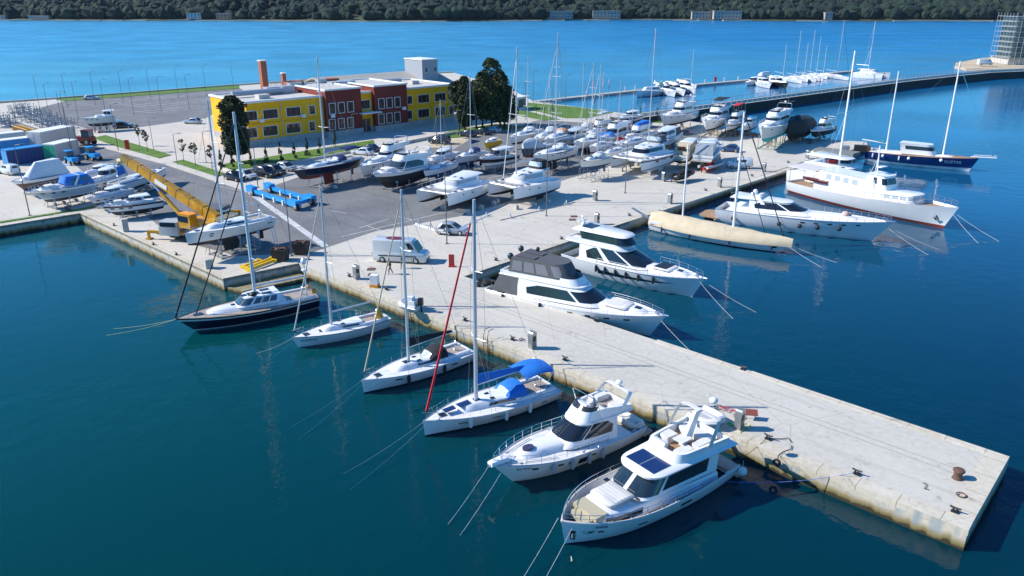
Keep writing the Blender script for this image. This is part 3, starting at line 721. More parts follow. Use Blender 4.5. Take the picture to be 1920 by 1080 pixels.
def catamaran(name, label, bowR, bowL, sternR, lift, hb=1.7, hs=1.2, hull=WHITE, bottom=BLKA, mast=None, mtop=17, bimini=None, group='catamarans', power=False, wind=True, stripe=False, cat='catamaran', cabh=.95, cw=.74, furl=None, cover=None, hb_w=1.6, glass=True, flipw=None, hood=None, cabx=(.24, .72), inw=None, win2=False):
    a = at(*bowR, lift + hb); b2 = at(*bowL, lift + hb); s_ = at(*sternR, lift + hs)
    d = a - s_; d.z = 0; L = d.length; dn = d / L; W = abs((b2 - a).dot(Vector((-dn.y, dn.x, 0)))) + 0.0
    sg = 1 if (b2 - a).dot(Vector((-dn.y, dn.x, 0))) > 0 else -1
    if flipw: W = flipw
    mid = (a + s_) / 2 + Vector((-dn.y, dn.x, 0)) * sg * W / 2
    o = thing(name, label, cat, (mid.x, mid.y, lift), math.atan2(d.y, d.x), group)
    H = Hull(L, hb_w, hb, hs, .6, .25, .75, 2.4, .30, .45, .4)
    for sd_ in (-1, 1):
        h = H.mesh(1, 2, 0, {4: 3} if stripe else None, dy=sd_ * W / 2).build('hull', [hull, bottom, BLACK if stripe else hull, BLACK], o, 40)
        H.deck(.03, .03, .05, dy=sd_ * W / 2).build('side_deck', DECK, o)
        g = M(); 
        if win2: H.patch(g, .22, .30, .35, .75, dy=sd_ * W / 2, n=2); H.patch(g, .62, .70, .38, .75, dy=sd_ * W / 2, n=2); H.patch(g, .45, .47, .4, .6, dy=sd_ * W / 2, n=2); H.patch(g, .52, .54, .4, .6, dy=sd_ * W / 2, n=2)
        else: H.patch(g, .70, .73, .45, .6, dy=sd_ * W / 2, n=2); H.patch(g, .5, .55, .45, .6, dy=sd_ * W / 2, n=2)
        g.build('hull_window', GLASS, o)
        M().loft([[(-.8 + sd2, sd_ * W / 2 + yy, z) for sd2, yy in ((-.8, .1), (.9, 0), (-.8, -.1))] for z in (-.5, -1.0)], 0, True, True).build('keel', bottom, o)
    iw = W / 2 + .1
    # bridge deck
    bx0, bx1 = -L / 2 + L * .06, -L / 2 + L * .74
    mb = M(); mb.prism([(bx0, -iw), (bx1, -iw), (bx1, iw), (bx0, iw)], hs * .55, hs + .22 * 0 + (hb - hs) * .45 - .02); mb.build('bridge_deck', WHITE, o)
    mb = M(); mb.tube([(L / 2 - .6, -W / 2, hb - .1), (L / 2 - .6, W / 2, hb - .1)], .09, 6); mb.build('crossbeam', ALU, o)
    mb = M(); n_ = 12                      # trampoline net woven from cords
    xs_ = [bx1 + (L / 2 - .65 - bx1) * k / n_ for k in range(n_ + 1)]
    for x in xs_: mb.tube([(x, -W / 2 + .4, hb - .12), (x, W / 2 - .4, hb - .12)], .018, 3)
    for k in range(15): y = (-W / 2 + .4) + (W - .8) * k / 14; mb.tube([(bx1, y, hb - .12), (L / 2 - .65, y, hb - .12)], .018, 3)
    mb.build('trampoline', mat('net', (.35, .36, .36), .8), o)
    zb = hs + (hb - hs) * .45
    xa, xf = -L / 2 + L * cabx[0], -L / 2 + L * cabx[1]; hw = (W / 2) * cw + .3
    D0 = zring(outline(xa - .4, bx1 + .25, hw * 1.05, hw * .85, L * .10, .6), zb - .03); D1 = zring(outline(xa - .4, bx1, hw, hw * .75, L * .1, .6), zb + .28)
    mb = M(); mb.loft([D0, D1]); mb.strip(D1); mb.build('trunk_cabin', WHITE, o, 55)
    A = zring(outline(xa, xf, hw * .95, hw * .72, L * .13, .6), zb + .26); C = zring(outline(xa, xf - 1.2, hw * .84, hw * .60, L * .11, .6), zb + .26 + cabh)
    mb = M(); mb.loft([A, C]); mb.strip(C); mb.add([A[0], A[-1], C[-1], C[0]], [(0, 1, 2, 3)]); mb.build('deckhouse', WHITE, o, 45)
    if glass:
        mb = M(); band(mb, A, C, .8, 21.2, .25, .8); mb.build('window', GLASS if win2 else mat('window_screen', (.42, .45, .47), .6), o, 60)
    zr = zb + .26 + cabh
    R0 = zring(outline(xa - L * .12, xf - 1.0, hw * .86, hw * .64, L * .13, .6), zr); R2 = zring(outline(xa - L * .12 + .1, xf - 1.6, hw * .7, hw * .45, L * .1, .6), zr + .16)
    mb = M(); mb.loft([R0, R2], 0, True); mb.strip(R2); mb.build('roof', WHITE, o, 50)
    mb = M()
    for k in (-.5, 0, .5): hatch(mb, xf - 2.4, k * hw, zr + .18, .55, .32)
    for sd_ in (-1, 1):
        hatch(mb, L * .18, sd_ * W / 2, H.zx(L * .18) + .05, .5, .45); hatch(mb, L * .32, sd_ * W / 2, H.zx(L * .32) + .05, .45, .4)
    mb.build('hatch', GLASS, o)
    if bimini:
        x = xa - L * .05; mb = M(); r0 = zring(outline(x - L * .10, x + L * .09, hw * .62, hw * .6, .4, .5), zr + .2); r1 = zring(outline(x - L * .09, x + L * .07, hw * .55, hw * .5, .4, .5), zr + 1.35)
        mb.loft([r0, r1]); mb.strip(r1); mb.build('bimini', bimini, o)
        mb = M(); band(mb, r0, r1, 5, 17, .25, .85); mb.build('bimini_window', mat('clear_vinyl', (.45, .52, .55), .15), o, 60)
    if mast:
        mx = local_mast(o, mast, zr - lift * 0); mx = max(-L * .1, min(L * .25, mx))
        HH = Hull(L, W + 1.2, hb, hs); rig(o, HH, mx, zr + .1, mtop, .12, furl, True, cover, boomh=1.4, boomlen=L * .40, spread=1, bowx=L / 2 - .6)
    mb = M()
    for sd_ in (-1, 1):
        for k in range(9):
            t = .1 + .85 * k / 8; x = -L / 2 + L * t; mb.tube([(x, sd_ * (W / 2 + H.half(t) * .85), H.zs(t)), (x, sd_ * (W / 2 + H.half(t) * .85), H.zs(t) + .6)], .015, 3)
        mb.tube([(-L / 2 + L * t, sd_ * (W / 2 + H.half(t) * .85), H.zs(t) + .6) for t in [.1 + .85 * k / 12 for k in range(13)]], .014, 3)
    mb.build('guard_rail', STEEL, o)
    return o, H, dict(L=L, W=W, zr=zr, xa=xa, xf=xf, hw=hw, zb=zb)

# boats ashore stand on cradles
NC = [0]; DESC = []
def cradle(boat, L, B, lift, desc, n=3, keelz=-1.7):
    NC[0] += 1
    def lc(x, y, z=0): a = boat.rotation_euler.z; return (boat.location.x + x * math.cos(a) - y * math.sin(a), boat.location.y + x * math.sin(a) + y * math.cos(a), z)
    if NC[0] % 2:
        la = thing('ladder', 'aluminium ladder leaning against ' + desc, 'ladder', lc(-L * .42, B * .40), boat.rotation_euler.z, 'ladders by the boats ashore'); h = lift + 1.5; mb = M()
        for s_ in (-.2, .2): mb.tube([(s_, 1.0, 0), (s_, 0, h)], .04, 4)
        for k in range(int(h / .35)): u = (k + .5) * .35 / h; mb.tube([(-.2, 1 - u, u * h), (.2, 1 - u, u * h)], .022, 4)
        mb.build('rails', ALU, la)
    if NC[0] % 3 == 1:
        pa = thing('pallet', 'wooden pallet with odds and ends beside ' + desc, 'pallet', lc(L * .1, B * .75), rnd.uniform(0, 3), 'pallets by the boats ashore'); mb = M()
        for k in range(6): mb.box(-.5 + k * .2, 0, .14, .14, .9, .03)
        for y in (-.4, 0, .4): mb.box(0, y, .07, 1.15, .1, .1)
        mb.build('slats', TEAKG, pa, smooth=False); M().box(.1, .1, .33, .5, .4, .35).build('crate', rnd.choice((CBL2, ORNG, TRIM2)), pa); M().tube([(-.3, -.1, .16), (-.3, -.1, .55)], .16, 10).build('can', rnd.choice((REDP, TRIM2, CBL2)), pa)
    return cradle_(boat, L, B, lift, desc, n, keelz)
CBL2 = mat('crate_blue', (.03, .12, .35), .5); TRIM2 = mat('can_white', (.65, .65, .62), .5)
def cradle_(boat, L, B, lift, desc, n=3, keelz=-1.7):
    """steel frame with upright props under a boat ashore"""
    o = thing('boat_cradle', 'steel props and beams holding up ' + desc, 'boat cradle', (boat.location.x, boat.location.y, 0), boat.rotation_euler.z, 'cradles under the boats ashore')
    f = M(); w_ = B * .36
    for sd_ in (-1, 1): f.box(-L * .04, sd_ * w_, .10, L * .5, .12, .12)
    for k in range(n):
        x = -L * .27 + L * .46 * k / (n - 1); f.box(x, 0, .19, .14, w_ * 2.2, .10)
    f.build('base_frame', GALV, o)
    for k in range(n):
        x = -L * .27 + L * .46 * k / (n - 1)
        for sd_ in (-1, 1):
            p = M(); p.tube([(x, sd_ * w_, .14), (x, sd_ * w_ * .98, lift - .12)], .05, 5); p.tube([(x + .6, sd_ * w_, .14), (x, sd_ * w_ * .98, lift * .7)], .03, 4)
            p.box(x, sd_ * w_ * .93, lift - .08, .35, .1, .3, rx=sd_ * .5); p.build('prop', GALV, o)
    if keelz < -1.2 or True:
        k = M(); zt = max(.25, lift + keelz)
        for x in (-L * .2, .0, L * .14): k.box(x, 0, .24 + (zt - .24) / 2 if zt > .3 else .16, .35, .5, max(.1, zt - .24))
        k.build('keel_block', TEAKG, o)
    return o

# ------------------------------------------------------------------ boats afloat, near side of the pier
def local(o, x, y, z):
    a = o.rotation_euler.z
    return Vector((o.location.x + x * math.cos(a) - y * math.sin(a), o.location.y + x * math.sin(a) + y * math.cos(a), o.location.z + z))
fender_src = {}
def fender(o, H, t, side, d, m, label, round_=False, off=.17, dy=0.):
    key = (m.name, round_)
    p = H.pt(t, H.zs(t) - d, side, off)
    if key not in fender_src:
        r = M()
        if round_: r.ball((0, 0, 0), .30, n=8)
        else: r.loft([[(rr_ * math.cos(a), rr_ * math.sin(a), z) for a in [2 * math.pi * j / 8 for j in range(8)]] for rr_, z in ((.04, .42), (.12, .36), (.15, .2), (.15, -.2), (.12, -.36), (.04, -.42))], 0, True, True)
        r.tube([(0, 0, .3), (0, -.02, .8)], .012, 3); f = r.build('fender', m)
        fender_src[key] = f; c = f
    else:
        c = fender_src[key].copy(); COL.objects.link(c)
    c.location = local(o, p[0], p[1] + dy, p[2]); c.rotation_euler = (0, 0, o.rotation_euler.z)
    return tag(c, label, 'fender', 'fenders hung along the hulls')
def rope(p, q, label, r=.025, sag=.4, m=None, cat='mooring line'):
    r *= .68
    p, q = Vector(p), Vector(q); mb = M(); c = (p + q) / 2
    mb.tube([(p + (q - p) * u - c) + Vector((0, 0, -sag * 4 * u * (1 - u))) for u in [k / 10 for k in range(11)]], r, 4)
    o = mb.build('mooring_line', m or ROPE); o.location = c
    return tag(o, label, cat, 'mooring lines')
FEND_B = mat('fender_black', (.02, .022, .03), .7); FEND_W = mat('fender_white', (.72, .72, .70), .4); FEND_N = mat('fender_navy', (.02, .04, .12), .7)
ORD = ['foremost', 'second', 'third', 'fourth', 'fifth', 'sixth', 'seventh']

# 1 black yacht
W1, H1 = sailboat('sailing_yacht', 'large black hulled sailing yacht with wheelhouse windows and black furled foresails, stern in the slip', (328, 598), (590, 549), WZ, 1.55, 1.35, 4.4, NAVYH, REDA, WHITE,
    stripe={4: 3}, smat=mat('hull_line_white', (.75, .75, .75), .3), keel=False, mast=None, cabin=(.24, .80), cabin_h=.32, group='sailing yachts', deckm=TEAKG, port=False, rakeb=1.6, tw=.72, cabw=.70)
L = H1.L
A = zring(outline(-L * .20, L * .10, 1.45, 1.25, 1.2, .6), H1.zx(0) + .3); C = zring(outline(-L * .22, L * .10 - .95, 1.15, .95, 1.0, .6), H1.zx(0) + 1.12)
tierbox(W1, 'wheelhouse', WHITE, [A, C]); mb = M()
for i0, i1 in ((5.3, 8.6), (8.9, 13.1), (13.4, 16.7)): band(mb, A, C, i0, i1, .22, .88)
mb.build('windscreen', GLASSB, W1, 60)
for k in range(3):
    mb = M(); band(mb, A, C, .6 + k * 1.45, 1.8 + k * 1.45, .25, .85, mirror=True); mb.build('side_window', GLASSB, W1)
mb = M(); 
for x, y, sx, sy in ((-.6, 0, 1.1, .8), (.3, .0, .5, .5), (-1.8, .5, .9, .5), (-1.8, -.5, .9, .5)): hatch(mb, x, y, H1.zx(0) + 1.14, sx, sy)
mb.build('roof_hatch', GLASS, W1)
mb = M(); mb.ball((-.4, .95, H1.zx(0) + 1.42), .38, sz=.6); mb.build('liferaft_dome', BLACK, W1)
M().box(L * .34, 0, H1.zx(L * .3) + .12, .55, .5, .08).build('deck_hatch', GLASSB, W1)
mx = local_mast(W1, (458, 545), 1.5)
rig(W1, H1, mx, 1.6, 18.3, .17, None, False, None, spread=3, mm=mat('mast_pale_blue', (.55, .63, .68), .35))
for nm, x0, x1, zt in (('furled_foresail', L / 2 - .05, mx - .1, 19.0), ('furled_staysail', L / 2 - 1.9, mx, 14.0)):
    M().tube([(x0, 0, H1.fb + .1), (x0 + (x1 - x0) * .5, 0, (H1.fb + zt) * .5), (x1, 0, zt)], .085 if zt > 15 else .06, 6, r2=.05).build(nm, BLKC, W1)
M().tube([(mx - .2, 0, 3.3), (mx - 5.2, 0, 3.35)], .11, 6).build('boom', ALU, W1)
mb = M(); mb.tube([(-L / 2 + 1.2, 1.2, 1.3), (-L / 2 + 1.2, 1.2, 5.8)], .07, 6); mb.ball((-L / 2 + 1.2, 1.2, 5.3), .3, sz=1.2); mb.box(-L / 2 + 1.2, 1.2, 4.4, .5, .5, .12); mb.build('radar_pole', WHITE, W1)
mb = M(); mb.ball((-L / 2 + .35, .9, 1.9), .28); mb.ball((-L / 2 + .3, -1.0, 1.75), .22); mb.build('stern_lifebuoy', ORNG, W1)
rope(local(W1, L / 2 - .2, -.3, 1.4), local(W1, L / 2 + 6, -3.6, -.05), 'yellowish mooring line off the bow of the black sailing yacht, shorter', .02, .2, mat('rope_yellow', (.5, .5, .2), .9))
rope(local(W1, L / 2 - .9, -.5, 1.35), local(W1, L / 2 + 5.2, -5.0, -.05), 'yellowish mooring line off the bow of the black sailing yacht, longer', .02, .2, mat('rope_yellow', (.5, .5, .2), .9))
# 2 small white sloop
W2, H2 = sailboat('sailing_yacht', 'small plain white sloop with registration letters on its bow and orange bag in the cockpit', (547, 633), (726, 592), WZ, 1.1, .95, 3.0, WHITE, WHITE, WHITE, keel=False, mast=(611, 601), mtop=12.9, mr=.11, furl=mat('sailcloth_grey', (.55, .54, .50), .8), cover=None, spread=1, tw=.62, inner=None, cabin=(.30, .72))
mb = M(); H2.line_tube(.0, .03, mb=mb, off=.01); mb.build('rub_rail', BLACK, W2)
c = M(); c.loft([[(-H2.L / 2 + 1.1 + r_ * math.cos(a), .5 + r_ * math.sin(a) * .8, z) for a in [2 * math.pi * j / 8 for j in range(8)]] for r_, z in ((.40, 1.0), (.42, 1.3), (.26, 1.75), (.14, 2.1))], 0, True, True)
c2 = c.build('sail_bag', mat('orange_cloth', (.85, .38, .01), .8, var=.15)); c2.location = W2.location; c2.rotation_euler = W2.rotation_euler; tag(c2, 'bright orange cloth bag standing in the cockpit of the small white sloop', 'bag')
def bowtext(body, size, m, o, H, t, z, w_, side=1, col=None):
    a, b2 = Vector(H.pt(t - w_ / 2 / H.L, z, side, .02)), Vector(H.pt(t + w_ / 2 / H.L, z, side, .02)); up = Vector(H.pt(t, z + .15, side, .02)) - Vector(H.pt(t, z - .15, side, .02)); c = (a + b2) / 2
    X = (a - b2 if side > 0 else b2 - a).normalized(); Z = X.cross(up).normalized(); Y = Z.cross(X); c += Z * .05
    e = text(body, size, m, o, c, (0, 0, 0)); from mathutils import Matrix
    e.matrix_local = Matrix(((X.x, Y.x, Z.x, c.x), (X.y, Y.y, Z.y, c.y), (X.z, Y.z, Z.z, c.z), (0, 0, 0, 1))); return e
LNV = mat('letter_navy', (.02, .03, .12), .5)
bowtext('ST7007A KM', .27, LNV, W2, H2, .86, .72, 1.4)
# 3 sloop with black boom cover
W3, H3 = sailboat('sailing_yacht', 'white sloop with black boom cover, black sprayhood and dark stripe at the waterline', (678, 713), (875, 651), WZ, 1.25, 1.05, 3.4, WHITE, BLACK, NAVYH, keel=False, mast=(761, 674), mtop=14.4, mr=.14, furl=mat('sailcloth_beige', (.50, .42, .30), .8), cover=BLKC, hood=BLKC, tw=.86, rakeb=.12, cabin=(.30, .74), furlr=.075)
mb = M(); H3.patch(mb, .70, .76, .28, .42, n=2); H3.patch(mb, .20, .26, .25, .40, n=2); mb.build('hull_window', GLASS, W3)
fender(W3, H3, .74 - .08, 1, .45, FEND_B, 'black fender amidships on the sloop with black boom cover'); fender(W3, H3, .34, 1, .4, FEND_B, 'black fender near the stern of the sloop with black boom cover')
# 4 sloop with red furled sail and blue canvas
W4, H4 = sailboat('sailing_yacht', 'white sloop with red furled foresail, bright blue bimini and blue boom cover', (793, 789), (1030, 718), WZ, 1.35, 1.1, 3.8, WHITE, NAVYH, NAVYH, keel=False, mast=(890, 748), mtop=15.2, mr=.17, furl=REDC, cover=BLUC, hood=BLUC, bimini=BLUC, tw=.88, rakeb=.12, cabin=(.30, .76), furlr=.105, cabin_h=.42)
mb = M(); 
for a, b2 in ((.73, .79), (.50, .56), (.43, .48), (.12, .17)): H4.patch(mb, a, b2, .42, .52, n=2)
mb.build('hull_window', GLASS, W4)
for k, t in enumerate((.72, .47, .28)): fender(W4, H4, t, 1, .42, FEND_W, f'{ORD[k]} white fender on the sloop with blue bimini')
mb = M(); 
for x in (L * .14,): pass
hx = H4.L * .20; mb.box(hx, 0, H4.zx(hx) + .46, 1.0, .55, .03, ry=.05); mb.box(hx + 1.2, 0, H4.zx(hx) + .38, .9, .55, .03, ry=.08); mb.build('solar_panel', SOLAR, W4)
for nm, o, H in (('white sloop with black boom cover', W3, H3), ('sloop with red furled foresail', W4, H4)):
    rope(local(o, H.L / 2 - .1, -.2, 1.1), local(o, H.L / 2 + 9, 1.5, -.1), 'right hand white bow mooring line of the ' + nm, .02, .3)
    rope(local(o, H.L / 2 - .1, .2, 1.1), local(o, H.L / 2 + 9.5, 4.0, -.1), 'left hand white bow mooring line of the ' + nm, .02, .3)
rope(local(W2, H2.L / 2 - .1, -.2, .9), local(W2, H2.L / 2 + 4, -1.2, -.1), 'right hand bow mooring line of the small plain sloop', .016, .2); rope(local(W2, H2.L / 2 - .1, .2, .9), local(W2, H2.L / 2 + 4, 1.6, -.1), 'left hand bow mooring line of the small plain sloop', .016, .2)

# 5 white flybridge motor yacht, sport bridge
W5, H5, d5 = motoryacht('motor_yacht', 'white flybridge motor yacht with dark oval foredeck hatch and long anchor pulpit', (921, 871), (1180, 780), WZ, 1.95, 1.15, 4.0, WHITE, NAVYH, CREAM,
    cabin=(.22, .60), ch=1.35, rake=1.9, archh=.95, ports=0, rakeb=1.7, pw=2.3, cw=.82, sunpad=False, raila=.32, gf=(.30, .92), railh=.62, smat=CREAM)
mb = M(); H5.patch(mb, .46, .52, .45, 1.0, n=2); 
for t in (.56, .63, .78, .40): H5.patch(mb, t, t + .035, .42, .60, n=2)
mb.build('hull_window', GLASS, W5)
mb = M(); x = H5.L * .26; mb.loft([[(x + .42 * math.cos(a), .30 * math.sin(a), H5.zx(x) + .42 + k) for a in [2 * math.pi * j / 14 for j in range(14)]] for k in (-.1, .05)], 0, True, True); mb.build('foredeck_hatch', mat('hatch_violet', (.06, .05, .10), .2), W5)
arch(W5, d5['xf'] - 3.4, d5['hw'] * .80, d5['zr'] + .3, 1.5, .6, .035, STEEL, 'bimini_frame', wide=1)
fw = M(); fw.loft([[(-H5.L / 2 + .3 + x, y, z) for x, y, z in r] for r in ([(0, -.9, 1.6), (.5, -.9, 2.1), (1.2, -.8, 2.0), (1.4, -.8, 1.5)], [(0, 0, 1.75), (.5, 0, 2.45), (1.2, 0, 2.2), (1.4, 0, 1.6)], [(0, 1.1, 1.6), (.5, 1.0, 2.1), (1.2, .9, 2.0), (1.4, .9, 1.5)])], 0, closed=False); 
td = M()
for sd_ in (-1, 1): td.tube([(-H5.L / 2 - .25 + .45 * (sd_ + 1), -1.3, .95), (-H5.L / 2 - .25 + .45 * (sd_ + 1), .9, .95), (-H5.L / 2 + .2, 1.5, 1.1)], .24, 8)
td.box(-H5.L / 2 + .2, -.2, 1.0, .8, 2.0, .12)
t_ = td.build('inflatable_dinghy', mat('dinghy_cream', (.66, .62, .52), .5)); t_.location = W5.location; t_.rotation_euler = W5.rotation_euler; tag(t_, 'cream inflatable dinghy carried at the stern of the white flybridge yacht', 'dinghy')
for k, t in enumerate((.70, .58, .46, .36)): fender(W5, H5, t, 1, .55, mat('fender_grey', (.30, .34, .38), .6), f'{ORD[k]} grey fender on the flybridge yacht with the oval hatch')
M().tube([(H5.L / 2 - 1.2, 0, 1.98), (H5.L / 2 + .1, 0, 2.0)], .26, 8, r2=.2, flat=1.4).build('anchor_pulpit', WHITE, W5)
bowtext('ELLI ANN', .22, LNV, W5, H5, .86, 1.40, 1.1)

# 6 nearest yacht: plumb, full bow, wrap-around saloon glass, solar panel on the roof
W6, L6 = place('motor_yacht', 'white motor yacht with blue solar panel on its roof and a full rounded bow', 'motor yacht', (1052, 978), (1341, 850), 1.75, 1.1, WZ, 'motor yachts')
H6 = Hull(L6, 4.7, 1.75, 1.2, .7, .35, .86, 3.4, .22, .45, .42, sag=.1)
H6.mesh(1, 2, 0, bootw=.07).build('hull', [WHITE, NAVYH, NAVYH], W6, 40)
H6.deck(.62, .12, .03, .10, 1).build('side_deck', mat('deck_dark', (.10, .09, .10), .6, var=.2), W6)
mb = M(); H6.line_tube(.02, .06, mb=mb, nn=6, off=-.05); mb.build('bulwark_cap', mat('cap_grey', (.60, .58, .54), .5), W6)
H6.rail(W6, .30, .99, .50, .12, .025, 8, mid=True)
xa, xf = -L6 * .34, L6 * .14
T0 = zring(outline(-L6 * .36, L6 * .36, 1.75, 1.35, 1.6, .75), lambda x: H6.zx(x) - .62); T1 = zring(outline(-L6 * .36, L6 * .35, 1.75, 1.3, 1.6, .75), lambda x: H6.zx(x) + .02); T2 = zring(outline(-L6 * .36, L6 * .335, 1.65, 1.15, 1.5, .75), lambda x: H6.zx(x) + .16)
tierbox(W6, 'trunk_cabin', WHITE, [T0, T1, T2])
mb = M(); band(mb, T0, T1, 4.0, 7.8, .2, .85, mirror=True); mb.build('cabin_window', GLASS, W6)
mb = M(); cushion(mb, L6 * .215, 0, 1.90, 2.0, 1.9, .16); mb.build('sun_pad', CUSH, W6)
mb = M(); mb.box(L6 * .335, 0, 1.55, .9, 2.0, .35); mb.box(L6 * .39, 0, 1.35, .6, 1.5, .3); mb.build('bow_seat', mat('beige_leather', (.45, .40, .27), .7), W6)
for sd_ in (-1, 1): M().box(L6 * .15, sd_ * 1.25, 1.93, .3, .3, .05).build('deck_hatch', GLASS, W6)
zb = 1.65
A = zring(outline(xa, xf + .1, 1.80, 1.60, 1.5, .5), zb); C = zring(outline(xa - .3, xf - 1.25, 1.66, 1.40, 1.2, .5), zb + 1.15)
tierbox(W6, 'deckhouse', WHITE, [A, C])
mb = M(); band(mb, A, C, 5.4, 10.8, .14, .95); band(mb, A, C, 11.2, 16.6, .14, .95); mb.build('windscreen', mat('clear_screen', (.018, .03, .035), .04, spec=1.), W6, 60)
mb = M(); band(mb, A, C, 1.0, 4.9, .22, .94, mirror=True); mb.build('side_window', GLASS, W6)
mb = M(); 
for k in (2.2, 3.6): band(mb, A, C, k - .04, k + .04, .2, .94, off=.03, mirror=True)
mb.build('window_pillar', BLACK, W6)
zr = zb + 1.15
R0 = zring(outline(-L6 * .47, xf - .75, 1.85, 1.62, 1.4, .5), zr); R1 = zring(outline(-L6 * .475, xf - .75, 1.98, 1.66, 1.4, .5), zr + .14); R2 = zring(outline(-L6 * .46, xf - .95, 1.80, 1.5, 1.3, .5), zr + .24)
mb = M(); mb.loft([R0, R1, R2], 0, True); mb.strip(R2); mb.build('roof', WHITE, W6, 50)
mb = M(); mb.box(xf - 2.05, 0, zr + .27, 1.5, 2.3, .04); mb.build('solar_panel', SOLAR, W6)
M().box(xf - 2.05, 0, zr + .293, 1.46, .03, .01).build('panel_joint', ALU, W6)
fx0, fx1 = -L6 * .42, xf - 3.2; hw = 1.75
o0 = zring(outline(fx0, fx1 + .25, hw * .95, hw * .86, .9, .5), zr + .2); o1 = zring(outline(fx0, fx1, hw, hw * .84, .9, .5), zr + .78); i1 = zring(outline(fx0 + .1, fx1 - .14, hw * .90, hw * .74, .8, .5), zr + .78); i0 = zring(outline(fx0 + .1, fx1 - .2, hw * .88, hw * .72, .8, .5), zr + .27)
mb = M(); mb.loft([o0, o1, i1, i0]); mb.build('flybridge', WHITE, W6, 45); mb = M(); mb.strip(i0); mb.build('flybridge_floor', TEAK, W6)
mb = M(); ln = fx1 - fx0
cushion(mb, fx0 + ln * .76, .85, zr + .28, ln * .30, .7, .42); cushion(mb, fx0 + ln * .62, -.95, zr + .28, 1.0, .8, .45); cushion(mb, fx0 + ln * .40, .95, zr + .28, 1.4, .6, .42); cushion(mb, fx0 + ln * .22, -.2, zr + .28, .9, 2.4, .40); mb.build('flybridge_seat', CUSH, W6)
M().box(fx0 + ln * .60, .15, zr + .85, 1.0, .8, .06).build('table', CUSH, W6)
M().box(fx0 + ln * .90, -.6, zr + .62, .35, 1.1, .5, ry=-.3).build('helm_console', WHITE, W6)
mb = M(); p = [(fx0 + ln * .50, 0, zr + .3), (fx0 + ln * .42, 0, zr + 1.1), (fx0 + ln * .28, 0, zr + 2.35)]
mb.loft([[(x - s_, y, z), (x + s_, y, z), (x + s_, -y, z), (x - s_, -y, z)] for (x, _, z), s_, y in zip(p, (.42, .32, .24), (.14, .13, .11))], 0, True, True); mb.build('mast_fin', WHITE, W6)
arch(W6, fx0 + ln * .42, hw * .98, zr + .7, 1.5, -.9, .08, CUSH, 'radar_arch', w2=.9, wide=2.2)
dm = M(); dm.ball((fx0 - .2, .1, zr + 2.6), .28, sz=.8); dm.tube([(fx0 - .1, -.2, zr + 2.2), (fx0 - .1, -.2, zr + 3.1)], .03, 4); dm.build('radar_dome', WHITE, W6)
H6.patch(g := M(), .63, .68, .62, .74, n=2); H6.patch(g, .355, .43, .35, .58, n=6); 
for t in (.845, .885): H6.patch(g, t, t + .025, .62, .74, n=2)
g.build('hull_window', GLASS, W6)
mb = M(); H6.patch(mb, .955, .975, .62, 1.35, sides=(1,), n=2); mb.build('anchor_pocket', BLACK, W6)
M().box(*H6.pt(.965, .75, 1, .06), .22, .12, .3).build('anchor', STEEL, W6)
# round green emblem ring beside the two ports
rg = M(); c0 = Vector(H6.pt(.918, 1.02, 1, .03)); c1 = Vector(H6.pt(.898, 1.02, 1, .03)); tdir = (c0 - c1).normalized(); up = (Vector(H6.pt(.908, 1.25, 1, .03)) - Vector(H6.pt(.908, .8, 1, .03))).normalized(); cc = (c0 + c1) / 2
rg.tube([cc + tdir * .30 * math.cos(a) + up * .19 * math.sin(a) for a in [R(130 + k * 24) for k in range(12)]], .022, 4); rg.build('emblem', mat('emblem_green', (.05, .42, .30), .5), W6)
bowtext('KHINE', .24, LNV, W6, H6, .862, 1.38, .9)
fd = M()
mb = M(); mb.prism([(-L6 / 2 - .75, -1.7), (-L6 / 2 + .1, -2.0), (-L6 / 2 + .1, 2.0), (-L6 / 2 - .75, 1.7)], .3, .4); mb.build('swim_platform', TEAKG, W6)
fender(W6, H6, .0, 1, .3, FEND_W, 'round white fender at the stern of the nearest yacht', True, .3)
gm = M(); gm.loft([[(-.0, -.28, 0), (0, .28, 0)], [(2.2, -.28, .05), (2.2, .28, .05)]], 0, closed=False); 
gp = M(); gp.box(0, 0, 0, 2.3, .5, .06); gp.tube([(-1.1, .25, 0), (-1.1, .25, .35), (1.1, .25, .35), (1.1, .25, 0)], .015, 4)
g_ = gp.build('gangway', GALV); g_.location = local(W6, -L6 / 2 - 1.2, -.6, 1.1); g_.rotation_euler = (0, 0, W6.rotation_euler.z); tag(g_, 'short grey gangway reaching from the nearest yacht to the pier', 'gangway')
for nm, o, Ln, ang in (('nearest yacht with the solar panel', W6, L6, 0), ('flybridge yacht with oval hatch', W5, H5.L, 0)):
    rope(local(o, Ln / 2 - .3, -.6, 1.5), local(o, Ln / 2 + 4.4, 1.3, -.1), 'right hand white bow line of the ' + nm, .022, .12)
    rope(local(o, Ln / 2 - .3, .6, 1.5), local(o, Ln / 2 + 4.4, 2.6, -.1), 'left hand white bow line of the ' + nm, .022, .12)
rope(local(W6, -L6 * .08, -2.3, 1.2), at(1601, 887, .3), 'long blue mooring line from the nearest yacht to a black cleat on the pier', .03, 1.0, mat('rope_blue', (.08, .16, .45), .9))
rope(at(1375, 870, -.3), at(1440, 820, .25), 'dark stern line from the nearest yacht to the cleat wrapped in yellow rope', .03, .1, BLACK)

